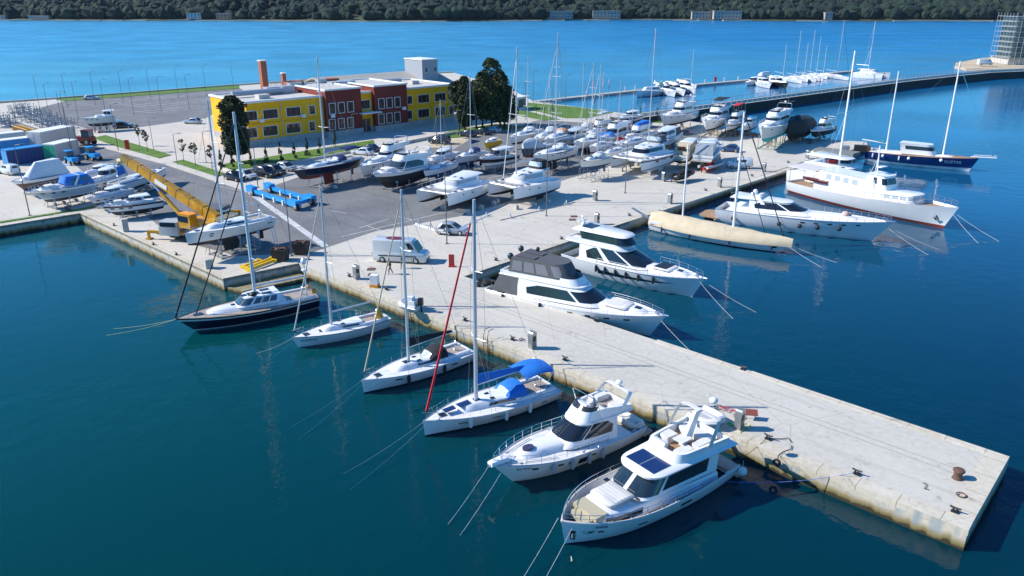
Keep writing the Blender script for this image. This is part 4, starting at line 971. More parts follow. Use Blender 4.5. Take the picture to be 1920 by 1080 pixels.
for o, H, Ln in ((W5, H5, H5.L), (W6, H6, L6)):
    for t in (.86, .5, .1):
        for s_ in (-1, 1):
            p = H.pt(t, H.zs(t), s_, -.12); mb = M(); mb.tube([(p[0] - .18, p[1], p[2] + .09), (p[0] + .18, p[1], p[2] + .09)], .03, 4); mb.box(p[0], p[1], p[2] + .04, .16, .08, .08); mb.build('deck_cleat', STEEL, o)
mb = M(); x0 = H5.L * .40
for s_ in (-1, 1): mb.tube([(H5.L * .46, .05 * s_, H5.zx(H5.L * .46) + .02), (H5.L * .36, .75 * s_, H5.zx(H5.L * .36) + .0), (H5.L * .15, 1.5 * s_, H5.zx(H5.L * .15) + .0)], .025, 4)
mb.build('deck_line', mat('seam_grey', (.35, .34, .32), .6), W5)
for s_ in (-.45, .45): M().tube([(L6 * .14 + .05, s_ * 1.6, 1.9), (L6 * .14 - .55, s_ * 1.2, 2.45)], .02, 4).build('wiper', BLACK, W6)
mb = M()
for k in range(7): mb.box(L6 * .13 + k * .28, 0, 2.075, .02, 1.75, .012)
mb.build('pad_seams', mat('seam_grey', (.35, .34, .32), .6), W6)
# 7 yacht with grey canopies
W7, H7, d7 = motoryacht('motor_yacht', 'white flybridge motor yacht with smoked grey canopy tent on top, lying along the pier', (1249, 592), (934, 530), WZ, 2.4, 1.7, 5.1, WHITE, NAVYH, WHITE, cabin=(.20, .68), ch=1.6, rake=2.4, archh=0, ports=4, rakeb=1.5, pw=2.6, canopy=GRYC, fly=True, sunpad=True, raila=.25, cw=.84, platform=.3, gf=(.2, .8), railh=.45)
z = d7['zr']; fx0, fx1 = d7['xa'] - 1.2, d7['xf'] - 3.4; hw = d7['hw']
r0 = zring(outline(fx0, fx1, hw * .86, hw * .66, 1.6, .8), z + .55); r1 = zring(outline(fx0 + .3, fx1 - .9, hw * .80, hw * .60, 1.5, .8), z + 2.0)
tierbox(W7, 'canopy_tent', GRYC, [r0, r1])
mb = M(); VIN = mat('smoked_vinyl', (.20, .20, .21), .2)
for a, b2 in ((.3, 1.5), (1.7, 2.9), (3.1, 4.4), (5.0, 7.4)): band(mb, r0, r1, a, b2, .12, .82, mirror=True)
mb.build('canopy_window', VIN, W7, 60)
for y in (-.5, .4): M().box(fx0 + 1.6, y * 1.6, z + 2.06, 2.2, .9, .05).build('top_panel', mat('dark_slats', (.10, .085, .08), .5), W7)
for x, y, r_ in ((fx0 - .3, -1.0, .32), (fx0 - .1, .6, .30), (fx0 + 1.4, 1.4, .22)):
    mb = M(); mb.ball((x, y, z + 2.2 - (.4 if r_ > .31 else 0)), r_, sz=1.1); mb.tube([(x, y, z + 1.2), (x, y, z + 2.1)], .06, 5); mb.build('satellite_dome', mat('dome_dark', (.03, .05, .05), .3), W7)
mb = M(); H7.patch(mb, .5, .80, -.02, -.02, n=2); 
for k, t in enumerate((.12, .36)): fender(W7, H7, t, -1, .45, FEND_B, f'{("stern", "midship")[k]} black fender between the grey canopy yacht and the pier')
# 8 black-and-white sport yacht
W8, H8, d8 = motoryacht('motor_yacht', 'white motor yacht with black windscreen, black hull window stripe and white hard top', (1322, 522), (1074, 468), WZ, 2.4, 1.8, 5.0, WHITE, BLKA, WHITE, cabin=(.14, .66), ch=1.5, rake=3.3, archh=0, ports=0, hullwin=[(.30, .86, .75, 1.25, 2)], rakeb=1.3, pw=2.6, fly=True, cw=.86, gf=(.12, .95), raila=.3)
z = d8['zr']; fx0, fx1 = d8['xa'] - .9, d8['xf'] - 3.4; hw = d8['hw']
r0 = zring(outline(fx0 + 1.0, fx1 + .4, hw * .80, hw * .62, 1.3, .55), z + .66); r1 = zring(outline(fx0 + .6, fx1 - .3, hw * .74, hw * .58, 1.2, .55), z + 1.5)
mb = M(); mb.loft([r0, r1]); mb.build('bridge_glass', GLASS, W8, 50)
r2 = zring(outline(fx0 - .3, fx1 + .1, hw * .86, hw * .66, 1.3, .55), z + 1.5); r3 = zring(outline(fx0 - .2, fx1 - .1, hw * .78, hw * .56, 1.2, .55), z + 1.68)
mb = M(); mb.loft([r2, r3], 0, True); mb.strip(r3); mb.build('hard_top', WHITE, W8, 50)
mb = M(); band(mb, d8['A'], d8['C'], 2.5, 3.0, .0, 1.0, off=.05, mirror=True); band(mb, d8['A'], d8['C'], 4.9, 5.5, .0, 1.0, off=.05, mirror=True); mb.build('window_pillar', WHITE, W8)
mb = M(); mb.tube([(fx0 + .2, 0, z + 1.6), (fx0 - .2, 0, z + 2.5), (fx0 - .6, .3, z + 2.6)], .09, 6); mb.box(fx0 - .3, 0, z + 2.1, .2, 1.5, .12); mb.ball((fx0 + .3, -.5, z + 1.95), .25); mb.build('aerial_mast', WHITE, W8)
M().box(fx0 + 1.0, 0, z + 1.70, 1.4, 1.7, .04).build('sun_roof', GLASS, W8)
mb = M(); mb.box(d8['xf'] + 1.0, 0, H8.zx(d8['xf']) + .55, 1.5, 1.9, .06); mb.build('sun_pad_cover', BLACK, W8)
for k, t in enumerate((.72, .62, .53, .45, .37, .30)): fender(W8, H8, t, -1, .6, FEND_B, f'{ORD[k]} black fender on the black windscreen yacht')
# 9 classic sloop under a beige cover
W9, H9 = sailboat('sailing_yacht', 'long white classic yacht under a full length beige canvas cover with two white masts', (1486, 459), (1222, 413), WZ, 1.35, 1.25, 4.4, WHITE, NAVYH, NAVYH, keel=False, fine=False, wheel=False, rakeb=2.0, tw=.45, cabin_h=.3, port=False, cat='sailing yacht')
L = H9.L; rings = []
for k in range(15):
    u = k / 14; t = .0 + 1.0 * u; x = -L / 2 + L * t; w_ = max(.05, H9.half(t)) + .06; z = H9.zx(x); hh = (1.55 - .75 * u + .05 * math.sin(k * 2.1)) * (1 if k else .75)
    rings.append([(x, -w_, z - .32), (x, -w_ * 1.0, z + .02), (x, -w_ * .62, z + hh * .62), (x, -w_ * .25, z + hh * .9), (x, 0, z + hh), (x, w_ * .25, z + hh * .9), (x, w_ * .62, z + hh * .62), (x, w_, z + .02), (x, w_, z - .32)])
M().loft(rings, 0, closed=False, c0=True, c1=True).build('canvas_cover', BEIC, W9, 50)
mxa = local_mast(W9, (1384, 427), 1.8); mxb = local_mast(W9, (1287, 404), 2.4)
rig(W9, H9, mxa, 2.0, 14.6, .17, None, False, None, spread=2, mm=WMAST); 
M().tube([(mxb, 0, 1.5), (mxb, 0, 12.0)], .13, 8, r2=.10).build('mizzen_mast', WMAST, W9)
M().tube([(L / 2 - .9, 0, 1.5), (mxa, 0, 16.4)], .07, 5).build('furled_foresail', BLKC, W9); M().tube([(L / 2 - 3.4, 0, 1.9), (mxa, 0, 12)], .05, 5).build('furled_staysail', BLKC, W9)
for k, t in enumerate((.9, .62, .34, .12)): fender(W9, H9, t, -1, .5, FEND_N, f'{ORD[k]} dark blue fender on the yacht under the beige cover')
mb = M(); H9.patch(mb, .90, .935, .28, .72, sides=(-1,), n=2); mb.build('hull_window', GLASS, W9)
M().box(-L / 2 - 1.5, 0, 1.9, 3.4, .5, .08, ry=.35).build('passerelle', GALV, W9)
# 10 sport yacht
W10, H10, d10 = motoryacht('motor_yacht', 'long low white sport yacht with teak swim platform and black hung fenders', (1676, 416), (1352, 384), WZ, 2.9, 2.0, 5.6, WHITE, BLKA, WHITE, cabin=(.20, .58), ch=1.45, rake=3.4, fly=False, archh=0, ports=5, rakeb=2.2, pw=2.2, cw=.80, gf=(.35, .92), raila=.6, tumble=.72, sunpad=False, platform=.2)
M().prism([(-H10.L / 2 - 2.6, -1.3), (-H10.L / 2 - 2.2, -1.9), (-H10.L / 2 + .4, -2.2), (-H10.L / 2 + .4, 2.2), (-H10.L / 2 - 2.2, 1.9), (-H10.L / 2 - 2.6, 1.3)], .45, .6).build('teak_platform', TEAK, W10)
L = H10.L; A = zring(outline(-L * .47, -L * .16, 2.1, 1.8, 1.5, .6), 1.4); C = zring(outline(-L * .40, -L * .18, 1.6, 1.4, 1.2, .6), 2.5); tierbox(W10, 'engine_hatch', WHITE, [A, C])
arch(W10, -L * .22, 1.7, d10['zr'] - .4, .9, -.9, .12, WHITE); mb = M(); mb.ball((-L * .30, .6, d10['zr'] + .7), .35); mb.ball((-L * .30, -.6, d10['zr'] + .6), .3); mb.build('satellite_dome', WHITE, W10)
for k, t in enumerate((.74, .62, .52, .40, .12)): fender(W10, H10, t, -1, 1.0, FEND_B, f'{ORD[k]} round black fender on the long low sport yacht', True, .35)
c = M(); c.ball((0, 0, .3), .5, sz=.8); c.ball((.5, .1, .2), .35); c_ = c.build('covered_gear', mat('pink_cover', (.60, .42, .36), .8), None); c_.location = local(W10, L * .24, 0, H10.zx(L * .24) + .2); tag(c_, 'pinkish covered bundle on the foredeck of the low sport yacht', 'bundle')
# 11 big classic motor yacht with red boot
W11, L11 = place('classic_yacht', 'big white classic motor yacht with wheelhouse, square windows, rust red waterline and tall bow', 'motor yacht', (1811, 392), (1482, 336), 3.3, 1.8, WZ, 'motor yachts')
L11 = min(L11, 27.); L = L11
H11 = Hull(L, 6.2, 3.3, 1.9, .9, 1.6, .70, 2.6, .3, .75, .5)
H11.mesh(1, 2, 0, bootw=.42).build('hull', [WHITE, REDA, REDA], W11, 40)
H11.deck(.35, .1, .05).build('deck', TEAK, W11); H11.rail(W11, .55, .99, .85, .06, .03, 9)
T0 = zring(outline(-L * .30, L * .30, 2.2, 1.7, 1.2, .5), lambda x: H11.zx(x) - .35); T1 = zring(outline(-L * .30, L * .295, 2.3, 1.65, 1.1, .5), lambda x: H11.zx(x) + .95); T2 = zring(outline(-L * .29, L * .28, 2.1, 1.45, 1.0, .5), lambda x: H11.zx(x) + 1.08)
tierbox(W11, 'trunk_cabin', WHITE, [T0, T1, T2])
VW = mat('curtained_glass', (.40, .46, .50), .2)
mb = M()
for k in range(3): band(mb, T0, T1, 3.9 + k * .42, 4.2 + k * .42, .45, .85, off=.03, mirror=True)
band(mb, T0, T1, 6, 10.8, .5, .85, off=.03); band(mb, T0, T1, 11.2, 16, .5, .85, off=.03)
mb.build('cabin_window', VW, W11)
z1 = H11.zx(0) + .7
A = zring(outline(-L * .28, L * .08, 1.9, 1.8, .8, .4), z1); C = zring(outline(-L * .28, L * .07, 1.85, 1.7, .7, .4), z1 + 1.7); C2 = zring(outline(-L * .30, L * .075, 1.98, 1.8, .7, .4), z1 + 1.8)
tierbox(W11, 'saloon', WHITE, [A, C, C2])
mb = M()
for k in range(4): band(mb, A, C, .7 + k * .85, 1.2 + k * .85, .35, .8, off=.03, mirror=True)
mb.build('side_window', VW, W11)
A = zring(outline(L * .0, L * .14, 1.6, 1.5, .8, .4), z1 + .2); C = zring(outline(L * .01, L * .115, 1.5, 1.35, .7, .4), z1 + 2.5); C2 = zring(outline(L * .0, L * .12, 1.6, 1.45, .7, .4), z1 + 2.6)
tierbox(W11, 'wheelhouse', WHITE, [A, C, C2])
mb = M()
for a, b2 in ((5.6, 9.6), (10, 12), (12.4, 16.4), (2.5, 3.6)): band(mb, A, C, a, b2, .5, .88, off=.03)
mb.build('windscreen', GLASS, W11, 60)
mb = M(); mb.tube([(L * .03, 0, z1 + 2.0), (L * .02, 0, z1 + 6.5)], .10, 6); mb.tube([(L * .02, -.9, z1 + 4.2), (L * .02, .9, z1 + 4.2)], .05, 4); mb.box(L * .05, 0, z1 + 3.6, .9, 1.4, .12); mb.tube([(L * .03 - 1, .8, z1 + 1.4), (L * .02, 0, z1 + 4.6), (L * .03 - 1, -.8, z1 + 1.4)], .05, 4); mb.build('signal_mast', WHITE, W11)
M().box(-L * .40, 0, 4.4, L * .20, 4.4, .14).build('aft_awning', mat('awning_cream', (.62, .58, .54), .7), W11)
mb = M()
for x in (-L * .49, -L * .32):
    for y in (-1.7, 1.7): mb.tube([(x, y, 1.4), (x, y, 4.35)], .04, 4)
mb.build('awning_posts', STEEL, W11)
mb = M(); rings = []
for k in range(7):
    u = k / 6; x = -L * .36 + 4 * u; w_ = .55 * math.sin(math.pi * (.15 + .7 * u)) ** .6
    rings.append([(x, -2.3 - w_, 3.35), (x, -2.3 - w_ * .6, 2.95), (x, -2.3 + w_ * .6, 2.95), (x, -2.3 + w_, 3.35)])
mb.loft(rings, 0, True, True); tn = mb.build('tender_boat', mat('mahogany', (.16, .03, .025), .35)); tn.location = W11.location; tn.rotation_euler = W11.rotation_euler; tag(tn, 'dark red wooden tender hanging beside the awning of the big classic yacht', 'dinghy')
mb = M(); p = H11.pt(.93, 1.6, -1, .08); mb.tube([(p[0], p[1], 1.8), (p[0], p[1], 1.2)], .07, 5); mb.tube([(p[0] - .35, p[1], 1.45), (p[0], p[1], 1.15), (p[0] + .35, p[1], 1.45)], .07, 5); mb.build('anchor', BLACK, W11)
mb = M(); mb.tube([(L * .31, -1.2, 2.2), (L * .27, -1.2, 3.4), (L * .27, 1.2, 3.4), (L * .31, 1.2, 2.2)], .05, 5); mb.build('hoop', WHITE, W11)
# 12 large catamaran lying behind it with a tall mast
W12, H12, d12 = catamaran('catamaran', 'big white sailing catamaran moored between the classic yacht and the blue ketch', (1636, 344), (1681, 330), (1480, 319), WZ, 2.5, 2.0, WHITE, NAVYH, None, 19, flipw=6.8, win2=True, glass=True, cabh=1.05, hb_w=1.9)
mx = local_mast(W12, (1604, 310), 3); rig(W12, Hull(d12['L'], 7, 2, 1.6), max(-5, min(2.5, mx)), d12['zr'], 18.2, .19, None, True, None, spread=1, mm=WMAST, bowx=d12['L'] / 2 - .6)
A = zring(outline(-d12['L'] * .38, d12['L'] * .10, 2.2, 1.8, 1.4, .5), d12['zr'] + 1.35); B2 = zring(outline(-d12['L'] * .36, d12['L'] * .07, 2.0, 1.5, 1.3, .5), d12['zr'] + 1.5); tierbox(W12, 'hard_top', WHITE, [A, B2])
mb = M()
for i_ in (0, 3, 6): 
    for pp in (A[i_], A[-1 - i_]): mb.tube([(pp[0], pp[1], d12['zr']), pp], .06, 4)
mb.build('hard_top_posts', WHITE, W12)
mb = M(); cushion(mb, -d12['L'] * .15, .6, d12['zr'] + .15, 1.6, 1.2, .4); mb.build('flybridge_seat', REDC, W12)
# grey pontoon with a small dark workboat at the quay corner
jt = M(); j0, j1 = at(1526, 279, .7), at(1600, 289, .7); dd = (j1 - j0).normalized(); nn_ = Vector((-dd.y, dd.x, 0)) * 3.2
jt.prism([tuple(p[:2]) for p in (j0, j1, j1 + nn_, j0 + nn_ * .8)], .02, .75); tag(jt.build('steel_platform', mat('pontoon_grey', (.20, .21, .20), .8, var=.2)), 'low grey steel platform lying at the far corner of the quay', 'platform')
o = thing('winch_unit', 'dark winch machinery standing on the grey platform at the far quay corner', 'winch', tuple(at(1612, 284, .4)), R(-20)); M().box(0, 0, .6, 2.2, 1.4, 1.2).build('housing', RUBBER, o); M().box(-2.6, 1.2, .35, 1.6, 1.2, .8).build('crate', GALV, o); M().tube([(1.3, -.7, .7), (1.3, .7, .7)], .55, 10).build('drum', RUST, o)
# 13 blue ketch
W13, H13 = sailboat('sailing_ketch', 'long dark blue hulled wooden ketch with two white masts, white deckhouse and bowsprit', (1836, 297), (1626, 281), WZ, 2.5, 2.0, 5.4, BLUEH, BLUEH, WHITE, stripe={0: 3}, smat=WHITE, keel=False, rakeb=1.2, tw=.6, cabin=(.1, .8), cabin_h=.2, port=False, fine=False, cat='sailing ketch', deckm=TEAK, wheel=False)
L = H13.L; zb = H13.zx(0) + .1
A = zring(outline(-L * .17, L * .14, 1.7, 1.5, 1.5, .5), zb); C = zring(outline(-L * .19, L * .16 - 1.3, 1.55, 1.3, 1.2, .5), zb + 1.8); C2 = zring(outline(-L * .20, L * .16 - 1.3, 1.65, 1.35, 1.2, .5), zb + 1.92); tierbox(W13, 'deckhouse', WHITE, [A, C, C2])
mb = M(); band(mb, A, C, 1.0, 21.0, .48, .85); mb.build('side_window', GLASS, W13, 60)
m1 = local_mast(W13, (1775, 288), 2); m2 = local_mast(W13, (1680, 270), 2.2)
rig(W13, H13, m1, 1.8, 17.3, .17, mat('sail_blue_stripe', (.05, .30, .50), .8), False, None, spread=1, mm=WMAST, bowx=L / 2 + 2.2)
for a_, b_ in ((m2, 15.2),):
    M().tube([(a_, 0, 1.7), (a_ - .1, 0, 1.7 + b_)], .15, 8, r2=.11).build('mizzen_mast', WMAST, W13); M().tube([(a_ - .2, -1.1, 9.2), (a_ - .2, 1.1, 9.2)], .05, 4).build('spreaders', WMAST, W13)
M().tube([(m2, 0, 3.6), (-L / 2 - 1.2, 0, 3.9)], .12, 6).build('mizzen_boom', WMAST, W13)
M().tube([(m2 - .4, 0, 3.8), (-L / 2 + 1.2, 0, 4.0)], .22, 8, r2=.14).build('sail_cover', mat('teal_canvas', (.02, .20, .30), .8), W13)
mb = M(); mb.tube([(L / 2 - 1.4, 0, 2.65), (L / 2 + 2.7, 0, 2.85)], .09, 6); mb.tube([(L / 2 - 1.0, -.5, 2.95), (L / 2 + 2.6, -.35, 3.2)], .03, 4); mb.tube([(L / 2 - 1.0, .5, 2.95), (L / 2 + 2.6, .35, 3.2)], .03, 4); mb.build('bowsprit', WMAST, W13)
w = M(); w.tube([(m1 - .1, 0, 19), (m2, 0, 16.7)], .015, 3); w.tube([(m2 - .1, 0, 16.5), (-L / 2, 0, 2)], .015, 3); w.build('rigging', WIRE, W13)
mb = M(); mb.tube([(-L / 2 + .4, -1.4, 1.5), (-L / 2 - .6, -1.4, 3.4), (-L / 2 - .6, 1.4, 3.4), (-L / 2 + .4, 1.4, 1.5)], .08, 5); mb.build('davits', STEEL, W13)
bowtext('GUSTAR', .75, WHITE, W13, H13, .80, 1.55, 2.6, -1)
for k, t in enumerate((.70, .42, .18)): fender(W13, H13, t, -1, .45, FEND_W, f'{ORD[k]} round white fender on the blue ketch', True, .33)
for k, t in enumerate((.33, .08)): fender(W13, H13, t, -1, .6, FEND_W, f'{("fore", "aft")[k]} long white fender on the blue ketch')
for nm, o, Ln, z in (('grey canopy yacht', W7, H7.L, 2.0), ('black windscreen yacht', W8, H8.L, 2.), ('yacht under the beige cover', W9, H9.L, 1.2), ('long low sport yacht', W10, H10.L, 2.), ('big classic yacht', W11, L11, 2.3)):
    rope(local(o, Ln / 2 - .4, -.3, z), local(o, Ln / 2 + 5, -2.6, -.1), 'near bow line running into the water from the ' + nm, .025, .15)
    if o is not W7: rope(local(o, Ln / 2 - .4, .3, z), local(o, Ln / 2 + 6, .6, -.1), 'far bow line running into the water from the ' + nm, .025, .15)

# ------------------------------------------------------------------ boats ashore
def ys(desc, bow, stern, lift=2.05, cr=True, **kw):
    o, H = sailboat('sailing_yacht', desc[0], bow, stern, lift, group='yachts standing in the yard', **kw)
    if cr: cradle(o, H.L, H.B, lift, 'the ' + desc[1], 3)
    return o, H
def ym(desc, bow, stern, lift=1.35, cr=True, name='motor_boat', **kw):
    o, H, d = motoryacht(name, desc[0], bow, stern, lift, group='motor boats standing in the yard', **kw)
    if cr: cradle(o, H.L, H.B, lift, 'the ' + desc[1], 3, -.8)
    return o, H, d
ys(('black hulled sailing yacht with dark red bottom standing in the yard', 'black sailing yacht with red bottom'), (549, 320), (672, 294), hb=1.5, hs=1.3, B=3.9, hull=NAVYH, bottom=REDA, boot=REDA, deckm=GREYD, mast=(593, 300), mtop=16.2, mr=.14, furl=None, cover=mat('sail_cover_grey', (.30, .33, .38), .8), hood=NAVC, bimini=NAVC, tw=.7, rakeb=1.3, cabin_h=.35)
ym(('white flybridge boat with red canopy beside the black bottomed cruiser', 'white boat with red canopy'), (674, 312), (758, 281), hb=1.9, hs=1.4, B=3.9, bottom=LGRC, cabin=(.15, .58), ch=1.2, rake=2.0, archh=1.0, fine=True, dome=False, glassm=GLASS, gf=(.45, .8))
o, H, d = ym(('large white cruiser with black bottom, wrap around glass and low flybridge', 'large cruiser with black bottom'), (699, 326), (795, 305), 1.6, hb=1.6, hs=1.5, B=4.4, bottom=BLKA, boot=BLKA, stripe={0: 3, 1: 3, 2: 3}, smat=mat('hull_charcoal', (.035, .038, .042), .35), cabin=(.10, .66), ch=1.35, rake=1.4, archh=.9, gf=(.08, .86), cw=.90, glassm=mat('smoke_blue_glass', (.03, .05, .07), .06), rakeb=1.6, D=1.4, pw=2.5, ports=0, dome=False, raila=.5)
ys(('small white sloop with bright blue deck patches and dark blue bottom', 'small sloop with blue patches'), (794, 321), (850, 304), 1.7, hb=1.0, hs=.9, B=2.7, bottom=BLUA, boot=BLUA, mast=(812, 300), mtop=10.2, mr=.07, spread=1, cover=None, deckm=mat('deck_blue_patch', (.25, .38, .60), .6), cabin_h=.3)
ym(('white sports cruiser with black bimini behind the small blue patched sloop', 'sports cruiser with black bimini'), (800, 303), (850, 283), 1.3, hb=1.3, hs=1.0, B=3.0, fly=False, archh=1.6, archm=NAVC, cabin=(.25, .62), ch=.9, rake=1.2, fine=True, dome=False)
ys(('white sloop with navy boom cover near the yellow boat', 'sloop with navy boom cover'), (852, 295), (907, 283), 1.9, hb=1.2, hs=1.1, B=2.9, hull=mat('hull_pale_grey', (.52, .56, .62), .3), bottom=NAVC, mast=(873, 283), mtop=13.2, mr=.08, spread=1, cover=NAVC, hood=NAVC)
ym(('small open boat with bright yellow hull', 'small yellow boat'), (907, 267), (936, 261), .9, hb=.9, hs=.7, B=1.9, hull=YELH, bottom=YELH, boot=YELH, fly=False, archh=0, cabin=(.35, .6), ch=.4, rake=.5, fine=False, raila=0, ports=0, rakeb=.6)
ym(('white pilothouse cruiser with broad black hull band and glass roof', 'pilothouse cruiser with black band'), (898, 297), (964, 288), 1.3, hb=1.6, hs=1.2, B=3.2, stripe={2: 3, 3: 3, 4: 3}, smat=BLACK, bottom=LGRC, fly=False, archh=0, cabin=(.25, .66), ch=1.25, rake=.9, gf=(.15, .88), ports=0)
ys(('white sailing yacht with stern arch in the back row near the dark trees', 'white yacht with stern arch'), (956, 257), (1009, 242), hb=1.4, hs=1.3, B=3.6, bottom=BLKA, mast=(972, 240), mtop=14, mr=.08, hood=LGRC, furl=None)
o, H = ys(('grey hulled yacht with red bottom half covered by a pale tent', 'grey hulled yacht under a pale tent'), (977, 279), (1035, 270), 1.9, hb=1.4, hs=1.3, B=3.2, hull=mat('hull_slate', (.10, .13, .16), .3), bottom=REDA, boot=REDA, mast=None, fine=False, tent=(.45, .95, 1.7))
o, H = ys(('big white yacht with long blue deck stripe, centre of the yard', 'big yacht with blue deck stripe'), (1000, 291), (1072, 274), hb=1.5, hs=1.4, B=3.9, bottom=BLKA, stripe={5: 3}, smat=WHITE, mast=(1029, 276), mtop=18, mr=.11, furl=mat('sailcloth_grey', (.55, .54, .50), .8), hood=LGRC, rakeb=.25)
g = M(); H.patch(g, .36, .42, .35, .55, n=2); H.patch(g, .50, .53, .35, .50, n=2); H.patch(g, .66, .70, .35, .5, n=2); g.build('hull_window', GLASSB, o); g = M(); H.patch(g, .18, .62, .04, .2, n=6); g.build('stripe', NAVYH, o)
catamaran('catamaran', 'white sailing catamaran without mast, leftmost of the yard catamarans', (838, 364), (781, 356), (920, 339), 1.35, 1.75, 1.3, WHITE, BLKA, None, hb_w=1.5, cabh=.8, cabx=(.20, .70))
catamaran('catamaran', 'white sailing catamaran with black cockpit tent and tall mast, front of the yard', (962, 352), (908, 345), (1047, 334), 1.35, 1.75, 1.35, WHITE, BLKA, (967, 326), 17.6, bimini=BLKC, flipw=4.9, hb_w=1.6, cabh=1.0, furl=WMAST)
o, H, d = catamaran('catamaran', 'largest white catamaran ashore with square hull windows and grey flybridge canopy', (1202, 301), (1147, 293), (1268, 283), 1.35, 1.9, 1.5, WHITE, LGRC, (1203, 269), 19.0, bimini=GRYC, hb_w=1.8, cabh=1.1, stripe=True, win2=True)
for k, (xx, W_, Lc) in enumerate((((-6.2, 108.2), 5, 9), ((1.6, 110.5), 5, 9), ((22.8, 133.5), 6, 10))):
    c = thing('boat_cradle', ('blocks and steel trestles under the leftmost yard catamaran', 'blocks and steel trestles under the black tented catamaran', 'blocks and steel trestles under the largest catamaran')[k], 'boat cradle', (*xx, 0), R(235 if k != 1 else 218), 'cradles under the boats ashore')
    for sx in (-3, 0, 3):
        for sy in (-1, 1): mb = M(); mb.box(sx, sy * W_ * .45, .25, .5, .6, .5); mb.box(sx, sy * W_ * .45, .52 + .05, .35, .4, .12); mb.build('block', CONC, c)
o, H = ys(('small cream yacht standing in a tall lattice cradle, front of the yard', 'small cream yacht'), (1087, 302), (1140, 293), 2.3, cr=False, hb=1.2, hs=1.05, B=2.8, hull=CREAM, bottom=BLUA, boot=BLUA, mast=(1105, 287), mtop=14.5, mr=.09, furl=mat('sailcloth_grey', (.55, .54, .50), .8), hood=LGRC)
c = thing('lattice_cradle', 'tall grey lattice cradle under the small cream yacht', 'boat cradle', (o.location.x, o.location.y, 0), o.rotation_euler.z, 'cradles under the boats ashore')
for y in (-1.5, 1.5):
    mb = M(); mb.tube([(-2.2, y, .1), (2.2, y, .1)], .05, 4); mb.tube([(-2.2, y * .8, 1.9), (2.2, y * .8, 1.9)], .05, 4)
    for k in range(5): mb.tube([(-2.2 + k * 1.1, y, .1), (-2.2 + k * 1.1, y * .8, 1.9)], .04, 4)
    for k in range(4): mb.tube([(-2.2 + k * 1.1, y, .1), (-1.1 + k * 1.1, y * .8, 1.9)], .03, 4)
    mb.build('side_frame', GALV, c)
mb = M()
for x in (-2.2, -.7, .8, 2.2): mb.tube([(x, -1.5, .1), (x, 1.5, .1)], .05, 4)
mb.build('cross_beam', GALV, c)
# back rows, right of centre
ym(('silver grey cruiser behind the blue striped yacht', 'silver grey cruiser'), (1046, 262), (1092, 249), hb=1.5, hs=1.2, B=3.4, hull=mat('hull_silver', (.42, .44, .46), .3), fly=False, archh=1.0, cabin=(.25, .66), ch=1.1, rake=1.2)
ys(('white sailing yacht right of the blue striped yacht, pale sprayhood', 'white yacht with pale sprayhood'), (1075, 267), (1128, 256), 2.0, hb=1.4, hs=1.3, B=3.4, hood=LGRC, mast=(1097, 255), mtop=13.5, mr=.08, furl=mat('sailcloth_grey', (.55, .54, .50), .8))
ys(('white yacht with mauve waterline, behind the small cream yacht', 'white yacht with mauve waterline'), (1105, 276), (1142, 266), 1.8, hb=1.1, hs=1.0, B=2.7, boot=mat('boot_mauve', (.18, .05, .12), .5), mast=(1120, 266), mtop=12.5, mr=.08, spread=1)
ym(('white flybridge cruiser with blue tarpaulin at its bow', 'flybridge cruiser with blue tarpaulin'), (1122, 261), (1172, 243), 1.4, hb=1.9, hs=1.5, B=4.0, archh=.9, fine=False, cabin=(.15, .62), ch=1.4, rake=1.2, gf=(.3, .85))
tp = M(); 
for k in range(3): tp.ball((k * .9 - .9, (k % 2) * .5, .2 + .1 * k), .8, sz=.7)
b_ = tp.build('tarpaulin', BLUC); b_.location = at(1136, 256, 3.0); tag(b_, 'crumpled blue tarpaulin lying over a bow among the back row boats', 'tarpaulin')
ym(('low white runabout with red trim beside the largest catamaran', 'runabout with red trim'), (1128, 283), (1178, 268), 1.0, hb=1.0, hs=.9, B=2.5, stripe={4: 3, 5: 3}, smat=REDP, fly=False, archh=.8, cabin=(.3, .62), ch=.6, rake=.9, fine=True, dome=False)
ys(('white yacht with red sail cover, left of the largest catamaran', 'white yacht with red sail cover'), (1124, 290), (1178, 276), 1.4, hb=1.0, hs=.95, B=2.6, cover=REDC, mast=(1144, 275), mtop=12, mr=.08, spread=1)
ym(('white cruiser with royal blue tender cover, back row behind the largest catamaran', 'cruiser with blue tender cover'), (1166, 262), (1216, 243), 1.4, hb=1.5, hs=1.3, B=3.6, fly=True, flycover=BLUC, archh=0, cabin=(.2, .62), ch=1.0, rake=1.2)
ys(('white yacht with raised anchor roller just left of the silver cruiser', 'yacht left of the silver cruiser'), (1020, 262), (1068, 245), 2.0, hb=1.4, hs=1.3, B=3.4, mast=(1057, 252), mtop=18.6, mr=.10, hood=mat('orange_hood', (.55, .25, .12), .8))
ys(('white yacht in the back row behind the pale tented one', 'yacht behind the pale tent'), (1000, 262), (1046, 240), 1.9, hb=1.3, hs=1.2, B=3.2, mast=(1042, 240), mtop=11.5, mr=.07, hood=LGRC, spread=1)
ys(('narrow white sloop at the far back near the flag poles', 'narrow sloop near the flag poles'), (1070, 246), (1112, 236), 1.8, hb=1.2, hs=1.1, B=2.8, mast=(1090, 238), mtop=12.8, mr=.07, hood=LGRC, spread=1)
ym(('white cruiser with cream awning roof in the back row', 'cruiser with cream awning'), (1100, 250), (1140, 236), 1.3, hb=1.5, hs=1.2, B=3.2, fly=True, flyc=CREAM, archh=0, cabin=(.2, .6), ch=1.1, rake=1.0, fine=False)
